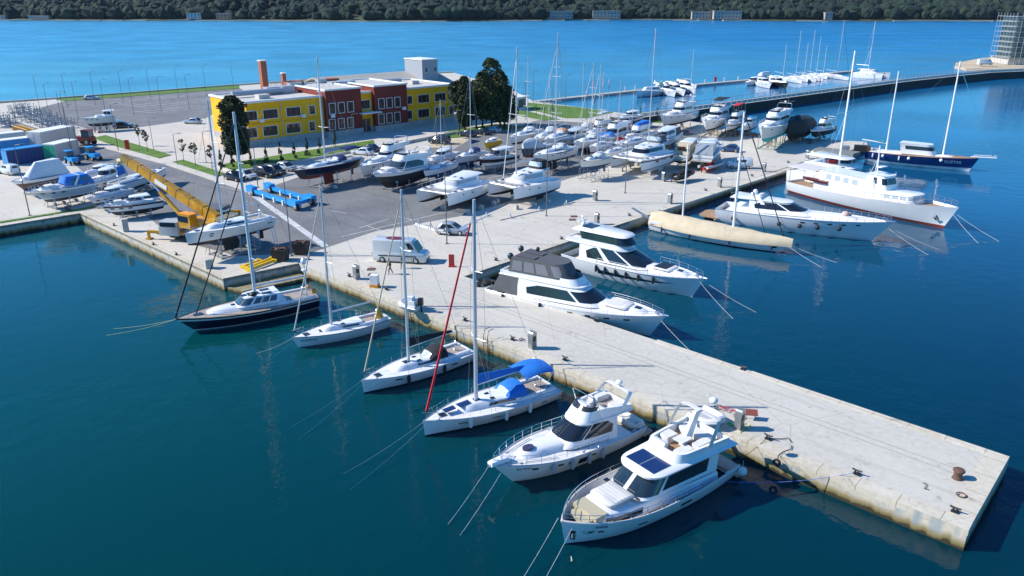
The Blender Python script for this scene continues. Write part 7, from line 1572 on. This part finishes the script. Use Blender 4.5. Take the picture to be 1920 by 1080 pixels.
# spars, dumpsters, beams, boxes on the quay
def spar(label, a, b2, r_=.12, m_=WMAST, za=.9, zb=.9, stands=True):
    a, b2 = at(*a, za), at(*b2, zb); c = (a + b2) / 2; o = thing('mast_on_trestles', label, 'spar', (c.x, c.y, 0)); M().tube([a - c + Vector((0, 0, za)), b2 - c + Vector((0, 0, zb))], r_, 7).build('spar', m_, o)
    for u in ((.12, .5, .88) if stands else ()):
        p = (a + (b2 - a) * u) - c; mb = M(); 
        for s_ in (-1, 1): mb.tube([(p.x - .35 * s_, p.y, 0), (p.x + .05 * s_, p.y, za)], .04, 4); mb.tube([(p.x, p.y - .35 * s_, 0), (p.x, p.y, za)], .04, 4)
        mb.build('trestle', GALV, o)
    for v_ in o.children: v_.location = (0, 0, 0)
    bpy.data.objects[o.name].children
    ch = [x for x in o.children if x.name.startswith('spar')][0]
    for v_ in ch.data.vertices: v_.co.z -= c.z
spar('thick white mast lying on trestles beside the silver hatchback', (779, 407), (836, 424), .2, WMAST, 1.0, 1.0); spar('aluminium mast lying under the leftmost yard catamaran', (846, 424), (921, 393), .09, ALU, .7, .7); spar('long grey mast lying in front of the black tented catamaran', (938, 404), (1078, 371), .10, mat('spar_grey', (.25, .25, .24), .5), .7, .7)
M_DUMP = mat('dumpster_brown', (.045, .032, .025), .8, var=.3)
for lab, pos in (('dark brown dumpster full of scrap at the slip corner, left one', (527, 488)), ('dark brown dumpster right of the lamp post at the slip corner', (566, 476))):
    o = thing('dumpster', lab, 'dumpster', tuple(at(*pos)), R(-8), 'dumpsters'); mb = M()
    lv = [[(x * s_, y * s_, z) for x, y in ((-.85, -.75), (.85, -.75), (.85, .75), (-.85, .75))] for s_, z in ((.85, .1), (1, 1.35), (1.05, 1.38), (1.05, 1.45), (.93, 1.45), (.88, 1.0))]; mb.loft(lv, 0, True, True); mb.build('bin', M_DUMP, o, smooth=False)
    for k in range(5): M().box(rnd.uniform(-.5, .5), rnd.uniform(-.5, .5), 1.4, .6, .3, .3, rz=rnd.random() * 3, rx=rnd.random()).build('scrap', RUST, o)
for k, (a, b2) in enumerate((((462, 503), (511, 484)), ((466, 506), (514, 488)), ((456, 500), (486, 488)))):
    a, b2 = at(*a, .25), at(*b2, .25); c = (a + b2) / 2; o = thing('yellow_beam', f'yellow steel beam lying beside the slip, {ORD[k] if k else "first"} from the water', 'beam', (c.x, c.y, 0), math.atan2((b2 - a).y, (b2 - a).x), 'yellow beams'); L = (b2 - a).length
    M().box(0, 0, .3, L, .22, .22).build('beam', YELH, o); 
    for x in (-L / 2, L / 2): M().box(x, 0, .25, .25, .7, .3).build('foot', YELH, o)
# service pedestals
def pedestal(label, pos, h=1.75, first=[None]):
    if first[0] is None:
        o = thing('service_pedestal', label, 'service pedestal', tuple(at(*pos)), R(47), 'service pedestals'); PM = mat('pedestal_steel', (.42, .42, .40), .3, .7, var=.1)
        mb = M(); mb.loft([[(-.35, -.28, z), (.35, -.28, z), (.35, .28, z), (-.35, .28, z)] for z in (0, 1.45)], 0, True, False)
        rg = []
        for k in range(7): a = math.pi * k / 6; rg.append([(.35 * math.cos(a), -.28, 1.45 + .26 * math.sin(a)), (.35 * math.cos(a), .28, 1.45 + .26 * math.sin(a))])
        mb.loft(rg, 0, closed=False); mb.add([r_[0] for r_ in rg], [tuple(range(7))]); mb.add([r_[1] for r_ in rg], [tuple(range(7))]); mb.build('body', PM, o)
        M().box(0, -.29, 1.0, .4, .04, .5).build('socket_panel', BLACK, o); M().box(0, 0, .04, .8, .7, .08).build('foot_plate', CONC, o); first[0] = o; o.scale = (.85, .85, .95); return o
    return dup(first[0], tuple(at(*pos)), None, label)
for lab, p in (('steel service pedestal above the nearest yacht, with a hose beside it', (1385, 804)), ('steel service pedestal near the blue canopied sloop', (998, 653)), ('steel service pedestal near the white and orange box', (669, 523)), ('steel service pedestal behind the black windscreen yacht', (1119, 421)), ('steel service pedestal behind the beige covered yacht', (1256, 382)),
               ('steel service pedestal at the quay near the low sport yacht', (1349, 351)), ('steel service pedestal near the big classic yacht stern', (1432, 322)), ('steel service pedestal near the grey pontoon', (1513, 297)), ('worn service pedestal beside the small cream yacht cradle', (1116, 376)), ('short pedestal below the largest catamaran', (1244, 340))): pedestal(lab, p)
o = thing('electric_cabinet', 'white cabinet with an orange foot on the quay left of the two walkers', 'cabinet', tuple(at(703, 538)), R(-10)); M().box(0, 0, .85, .8, .7, 1.0).build('body', TRIM, o); M().box(0, 0, .19, .86, .76, .34).build('foot', ORNG, o)
o = thing('stone_post', 'square pale stone post by the yellow crane', 'post', tuple(at(236, 434)), R(40)); M().box(0, 0, .8, .7, .7, 1.6).build('shaft', CONC, o); M().box(0, 0, 1.64, .78, .78, .1).build('cap', CONC, o)
o = thing('stone_post', 'squat pale concrete post on the basin quay by the lattice stands', 'post', tuple(at(392, 503)), R(40)); M().box(0, 0, .5, .8, .6, 1.0).build('shaft', CONC, o); M().box(0, 0, 1.03, .86, .66, .08).build('cap', CONC, o)
o = thing('red_sign', 'free standing red sign board on the quay right of the panel van', 'sign', tuple(at(847, 500)), R(0)); M().box(0, 0, .8, .62, .12, 1.25).build('board', REDP, o); M().box(0, 0, .08, .7, .5, .14).build('foot', REDP, o)
o = thing('red_sign', 'small red totem sign on the left lawn', 'sign', tuple(at(240, 281)), R(0)); M().box(0, 0, 1.0, .8, .3, 1.9).build('board', REDP, o); M().box(0, 0, .06, 1.0, .5, .12).build('foot', CONC, o)
for k, p in enumerate(((696, 505), (698, 515), (1076, 406), (1073, 412))):
    c = at(*p); mb = M(); mb.box(0, 0, .0, .9, .9, .03); mb.box(0, 0, .02, .7, .7, .02); o = mb.build('drain_cover', RUST); o.location = (c.x, c.y, .022); tag(o, ('rusty drain cover above the white and orange cabinet, far one', 'rusty drain cover above the white and orange cabinet, near one', 'rusty drain cover in front of the long grey mast, far one', 'rusty drain cover in front of the long grey mast, near one')[k], 'drain cover', 'drain covers')
# cleats and bollards
bs = None
spots = [((1440, 823), 'black cleat wrapped in yellow rope on the pier'), ((1606, 889), 'black cleat on the pier holding the long blue line'), ((1790, 960), 'black cleat at the near corner of the pier end'), ((1393, 693), 'black cleat on the far edge of the pier'), ((872, 601), 'black cleat on the pier above the black boom cover'), ((961, 637), 'black cleat left of the pedestal by the blue canopied sloop'),
         ((1059, 675), 'black cleat behind the blue bimini'), ((1118, 602), 'black cleat beside the hull of the grey canopy yacht'), ((655, 518), 'black cleat left of the pedestal near the walkers'), ((930, 488), 'black cleat behind the grey canopy yacht'), ((1053, 448), 'black cleat between the two inner yachts'), ((578, 486), 'black cleat behind the black yacht stern'), ((725, 543), 'dark cleat right of the white and orange cabinet'),
         ((296, 433 + 5), 'black bollard beside the crane, middle of three'), ((214, 423), 'black bollard beside the crane, left of three'), ((288, 459), 'black bollard near the crane cab, right of three'), ((331, 478), 'black bollard under the bow of the yacht by the crane'), ((1323, 357), 'black cleat at the quay by the low sport yacht'), ((1238, 398), 'black cleat at the quay by the beige covered yacht'), ((1180, 404), 'black cleat at the quay near the black windscreen yacht'), ((1410, 330), 'black cleat near the classic yacht stern'), ((1478, 305), 'black cleat near the grey pontoon')]
for p, lab in spots:
    if bs is None:
        bs = thing('mooring_cleat', lab, 'cleat', tuple(at(*p, .05)), R(-43), 'mooring cleats'); mb = M(); mb.box(0, 0, .05, .55, .35, .08); mb.tube([(-.12, 0, .05), (-.12, 0, .35)], .08, 6); mb.tube([(.12, 0, .05), (.12, 0, .35)], .08, 6); mb.tube([(-.4, 0, .42), (-.15, 0, .36), (.15, 0, .36), (.4, 0, .42)], .075, 6); mb.build('casting', mat('cast_iron', (.02, .02, .022), .5), bs); bs.scale = (.75, .75, .75)
    else: dup(bs, tuple(at(*p, .05)), None, lab)
o = thing('iron_bollard', 'large rusty mushroom bollard near the pier end', 'bollard', tuple(at(1795, 897)), 0); M().loft([[(r_ * math.cos(a), r_ * math.sin(a), z) for a in [2 * math.pi * k / 16 for k in range(16)]] for r_, z in ((.34, 0), (.28, .12), (.24, .35), (.30, .48), (.36, .55), (.34, .64), (.2, .68))], 0, True, True).build('casting', RUST, o); 
for p, r_, lab in (((1802, 929), .26, 'rusty mooring ring lying near the pier end'), ((978, 637), .2, 'dark mooring ring on the pier by the blue canopied sloop')):
    mb = M(); mb.tube([(r_ * math.cos(a), r_ * math.sin(a), .05) for a in [2 * math.pi * k / 14 for k in range(15)]], .04, 5); o = mb.build('mooring_ring', RUST); o.location = at(*p, .05); tag(o, lab, 'ring')
# coiled and trailing ropes, bicycle, dock ladder, tyre fender on the pier
def snake(pts, label, m_, r_=.03, z=.07, cat='rope'):
    q = [at(*p, z) for p in pts]; c = q[0]; mb = M(); mb.tube([p - c for p in q], r_, 4); o = mb.build('loose_rope', m_); o.location = c; tag(o, label, cat, 'ropes lying about')
snake([(1440, 823), (1452, 822), (1466, 823), (1478, 821), (1484, 829)], 'thin dark rope trailing right of the cleat with yellow rope', BLACK); snake([(1485, 835), (1483, 842), (1468, 847), (1460, 853), (1458, 862)], 'dark rope leading over the pier edge to a tyre fender', BLACK)
snake([(1730, 905), (1738, 908), (1733, 916), (1742, 918)], 'short curled rope scrap near the big rusty bollard', BLACK, .025); snake([(1388, 812), (1396, 800), (1404, 806), (1392, 796), (1402, 794), (1410, 802)], 'tangle of yellow hose beside the pier pedestal', mat('hose_yellow', (.6, .55, .05), .6), .035); snake([(1364, 795), (1372, 791), (1368, 799), (1376, 797), (1365, 792)], 'small heap of green hose beside the pier pedestal', mat('hose_green', (.02, .5, .12), .6), .045)
o = thing('tyre_fender', 'black tyre fender hanging on the pier wall', 'fender', tuple(at(1458, 866, -.35)), R(47 - 90 + 90)); M().tube([(.20 * math.cos(a), -.12, .20 * math.sin(a)) for a in [2 * math.pi * k / 14 for k in range(15)]], .09, 7).build('tyre', TYRE, o); o.rotation_euler = (0, 0, R(-43))
for k, (p, lab) in enumerate((((905, 640), 'rusty steel ladder bracket on the pier wall beside the black boom cover'), ((745, 585), 'rusty steel ladder bracket on the pier wall left of the black boom cover'))):
    c = at(*p); mb = M(); 
    for s_ in (-.25, .25): mb.tube([(s_, .5, .9), (s_, -.1, .9), (s_, -.25, .3), (s_, -.25, -1.4)], .035, 5)
    for z in range(5): mb.tube([(-.25, -.25, .1 - z * .33), (.25, -.25, .1 - z * .33)], .03, 4)
    o = mb.build('dock_ladder', RUST); tt = (c - PE).dot(UP); c = PE + UP * tt; o.location = (c.x, c.y, 0); o.rotation_euler = (0, 0, R(-43.2)); tag(o, lab, 'ladder')
bk = thing('bicycle', 'red bicycle lying flat on the pier beside the white dinghy', 'bicycle', tuple(at(1366, 773, .1)), R(-50))
for x in (-.85, .85):
    mb = M(); mb.tube([(x + .33 * math.cos(a), .33 * math.sin(a), .05) for a in [2 * math.pi * k / 16 for k in range(17)]], .03, 5); w_ = mb.build('wheel', TYRE, bk)
mb = M(); mb.tube([(-.85, 0, .08), (-.3, .45, .1), (.45, .45, .1), (.85, 0, .08)], .03, 5); mb.tube([(-.3, .45, .1), (-.15, -.05, .1), (.45, .45, .1)], .03, 5); mb.tube([(-.85, 0, .08), (-.15, -.05, .1)], .025, 5); mb.build('frame', REDP, bk); mb = M(); mb.tube([(.5, .7, .12), (.45, .5, .1)], .025, 5); mb.tube([(.3, .72, .2), (.7, .72, .05)], .022, 5); mb.build('handlebar', BLACK, bk)
o = thing('display_board', 'reddish brown flat board leaning by the pier pedestal', 'board', tuple(at(1407, 786)), R(-10)); M().box(0, 0, .55, .9, .6, .05, rx=.3).build('board', mat('board_brown', (.22, .06, .04), .6), o); M().tube([(-.3, .1, 0), (-.3, .1, .55)], .03, 4).build('leg', GALV, o); M().tube([(.3, .1, 0), (.3, .1, .55)], .03, 4).build('leg', GALV, o)
# scooter
sc2 = thing('scooter', 'white and dark scooter parked beside the silver hatchback', 'scooter', tuple(at(832, 441)), R(-20))
mb = M(); mb.box(0, 0, .38, .7, .35, .15); mb.box(-.35, 0, .65, .7, .32, .35); mb.box(.5, 0, .7, .15, .45, .7, ry=-.3); mb.build('body', TRIM, sc2); M().box(-.35, 0, .87, .7, .3, .1).build('saddle', BLACK, sc2); wheel(sc2, -.6, .0, .26, .14); wheel(sc2, .68, .0, .26, .14); M().tube([(.4, -.32, 1.12), (.4, .32, 1.12)], .03, 5).build('handlebar', BLACK, sc2)
# dinghy on trolley by the pier wall
rib('small white dinghy with outboard lying on the quay near the plain sloop', (752, 566), (785, 570), .3, mat('rib_light', (.60, .61, .62), .5), True)

# ------------------------------------------------------------------ lamp posts
LP = mat('lamp_grey', (.17, .18, .18), .5, .4); lamp1 = None
def lamp(pos, h, label, double=False, rz=0):
    o = thing('lamp_post', label, 'lamp post', tuple(at(*pos)), R(rz), 'lamp posts'); M().tube([(0, 0, 0), (0, 0, h * .5), (0, 0, h)], (.055 if 'car park' in label else .08) if h > 7 else .055, 7, r2=.045).build('pole', LP, o); M().box(0, 0, .03, .35, .35, .06).build('foot_plate', LP, o)
    for s_ in ((-1, 1) if double else (1,)):
        M().tube([(0, 0, h - .05), (s_ * .9, 0, h + .12)], .04, 5).build('arm', LP, o); M().box(s_ * 1.15, 0, h + .14, .6, .26, .09).build('lamp_head', LP, o)
    return o
for p, h, lab, db in (((838, 457), 9.9, 'tall lamp post on the quay between the two front catamarans and the van', 0), ((1024.5, 405), 9.75, 'tall lamp post in front of the black tented catamaran', 0), ((1172, 362), 8.8, 'tall lamp post in front of the largest catamaran', 0), ((1306, 311), 9.0, 'lamp post beside the express cruiser', 1), ((1466, 277), 9.0, 'lamp post in front of the black tarpaulin boat', 1), ((547, 480), 9.5, 'lamp post between the two dumpsters', 0), ((56, 404), 9.7, 'lamp post at the left basin edge', 0), ((137, 295), 9.6, 'lamp post beside the cabin with green doors', 0),
        ((222, 283), 9.0, 'lamp post at the kerb of the left lawn', 0), ((484, 352), 9.4, 'lamp post by the parked cars and blue boat mover', 1), ((125, 240), 8., 'lamp post among the empty cradles, left one', 0), ((118, 238), 8., 'lamp post among the empty cradles, right one', 0)): lamp(p, h, lab, db)
for p, h, lab in (((333, 310), 5.6, 'short lamp post between the two left lawns'), ((387, 305), 5.6, 'short lamp post left of the dark cypress'), ((663, 272), 6.2, 'short lamp post before the left red block'), ((819, 272), 8., 'left of two lamp posts near the sand patch'), ((835, 272), 8.5, 'right of two lamp posts near the sand patch'), ((288, 280), 6., 'short lamp post right of the left lawn'), ((650, 268), 2.6, 'low round lamp before the entrance')): lamp(p, h, lab)
l0 = None; i = 0
for r_ in range(2):
    for k in range(8):
        p = (75 + k * 52 + r_ * 20, 206 - k * 4.6 + r_ * 22)
        if r_ and k > 5: continue
        lab = f'slim dark lamp post in the far car park, row {r_ + 1}, place {k + 1} from the left'
        if l0 is None: l0 = lamp(p, 9., lab)
        else: dup(l0, tuple(at(*p)), None, lab)
for k, (x, y) in enumerate(((985, 224), (1100, 230), (1060, 205), (1000, 196))): dup(l0, tuple(at(x, y)), None, f'slim lamp post at the back lawn, {ORD[k] if k else "first"} one')

# ------------------------------------------------------------------ people
def person(label, pos, rz, shirt, legs, stride=.25, lean=0.):
    o = thing('person', label, 'person', tuple(at(*pos)), R(rz)); me = bpy.data.meshes.new('body')
    J = [(0, 0, .95), (0, 0, 1.15), (.02, 0, 1.38), (.03, 0, 1.50), (.05, 0, 1.58), (.06, 0, 1.70),
         (0, .10, .90), (stride * .5, .11, .50), (stride * .45, .11, .09), (stride * .45 + .16, .11, .04), (0, -.10, .90), (-stride * .3, -.11, .50), (-stride * .9, -.11, .12), (-stride * .9 + .15, -.11, .04),
         (0, .20, 1.42), (-.08, .26, 1.14), (.03, .25, .90), (.06, .25, .80), (0, -.20, 1.42), (.02, -.27, 1.14), (.16, -.25, .92), (.20, -.25, .83)]
    E = [(0, 1), (1, 2), (2, 3), (3, 4), (4, 5), (0, 6), (6, 7), (7, 8), (8, 9), (0, 10), (10, 11), (11, 12), (12, 13), (2, 14), (14, 15), (15, 16), (16, 17), (2, 18), (18, 19), (19, 20), (20, 21)]
    Rr = [.15, .14, .15, .06, .07, .105, .10, .07, .045, .04, .10, .07, .045, .04, .065, .048, .035, .04, .065, .048, .035, .04]
    me.from_pydata(J, E, []); b = bpy.data.objects.new('body', me); COL.objects.link(b)
    md = b.modifiers.new('skin', 'SKIN'); 
    for i, r_ in enumerate(Rr): me.skin_vertices[0].data[i].radius = (r_, r_ * (1.25 if i in (1, 2) else 1))
    me.skin_vertices[0].data[0].use_root = True; b.modifiers.new('sub', 'SUBSURF').levels = 1; b.modifiers['sub'].render_levels = 1
    bpy.context.view_layer.update(); dg = bpy.context.evaluated_depsgraph_get(); m2 = bpy.data.meshes.new_from_object(b.evaluated_get(dg)); bpy.data.objects.remove(b)
    m2.materials.clear()
    for m_ in (mat('skin', (.45, .26, .17), .6), shirt, legs, mat('hair_dark', (.03, .02, .015), .8), BLACK): m2.materials.append(m_)
    for p_ in m2.polygons:
        c = p_.center; p_.use_smooth = True
        p_.material_index = 4 if c.z < .08 else 2 if c.z < .97 and abs(c.y) < .2 else 3 if c.z > 1.68 or (c.z > 1.56 and c.x < .03) else 0 if c.z > 1.48 or (c.z < .92 and abs(c.y) > .2) else 1
    bo_ = bpy.data.objects.new('body', m2); COL.objects.link(bo_); bo_.parent = o; return o
person('walking person in dark jacket and dark trousers, left of the pair by the van', (732, 514), 200, mat('jacket_black', (.02, .02, .025), .8), mat('trousers_dark', (.03, .03, .04), .8), .35)
person('walking person in black top, right of the pair by the van', (755, 503), 190, mat('jacket_navy', (.02, .025, .04), .8), mat('trousers_grey', (.06, .055, .05), .8), .3)

hb = M().box(0, 2850, 95, 12200, 6340, 213); hz_ = hb.build('haze', [], smooth=False); hm = bpy.data.materials.new('haze_air'); hm.use_nodes = True; ht = hm.node_tree; ht.nodes.clear()
ho = ht.nodes.new('ShaderNodeOutputMaterial'); hv = ht.nodes.new('ShaderNodeVolumePrincipled'); hv.inputs['Color'].default_value = (.62, .80, 1, 1); hv.inputs['Density'].default_value = .00002; ht.links.new(hv.outputs[0], ho.inputs['Volume'])
hz_.data.materials.append(hm); tag(hz_, 'thin bluish haze over the bay', 'haze', kind='stuff')
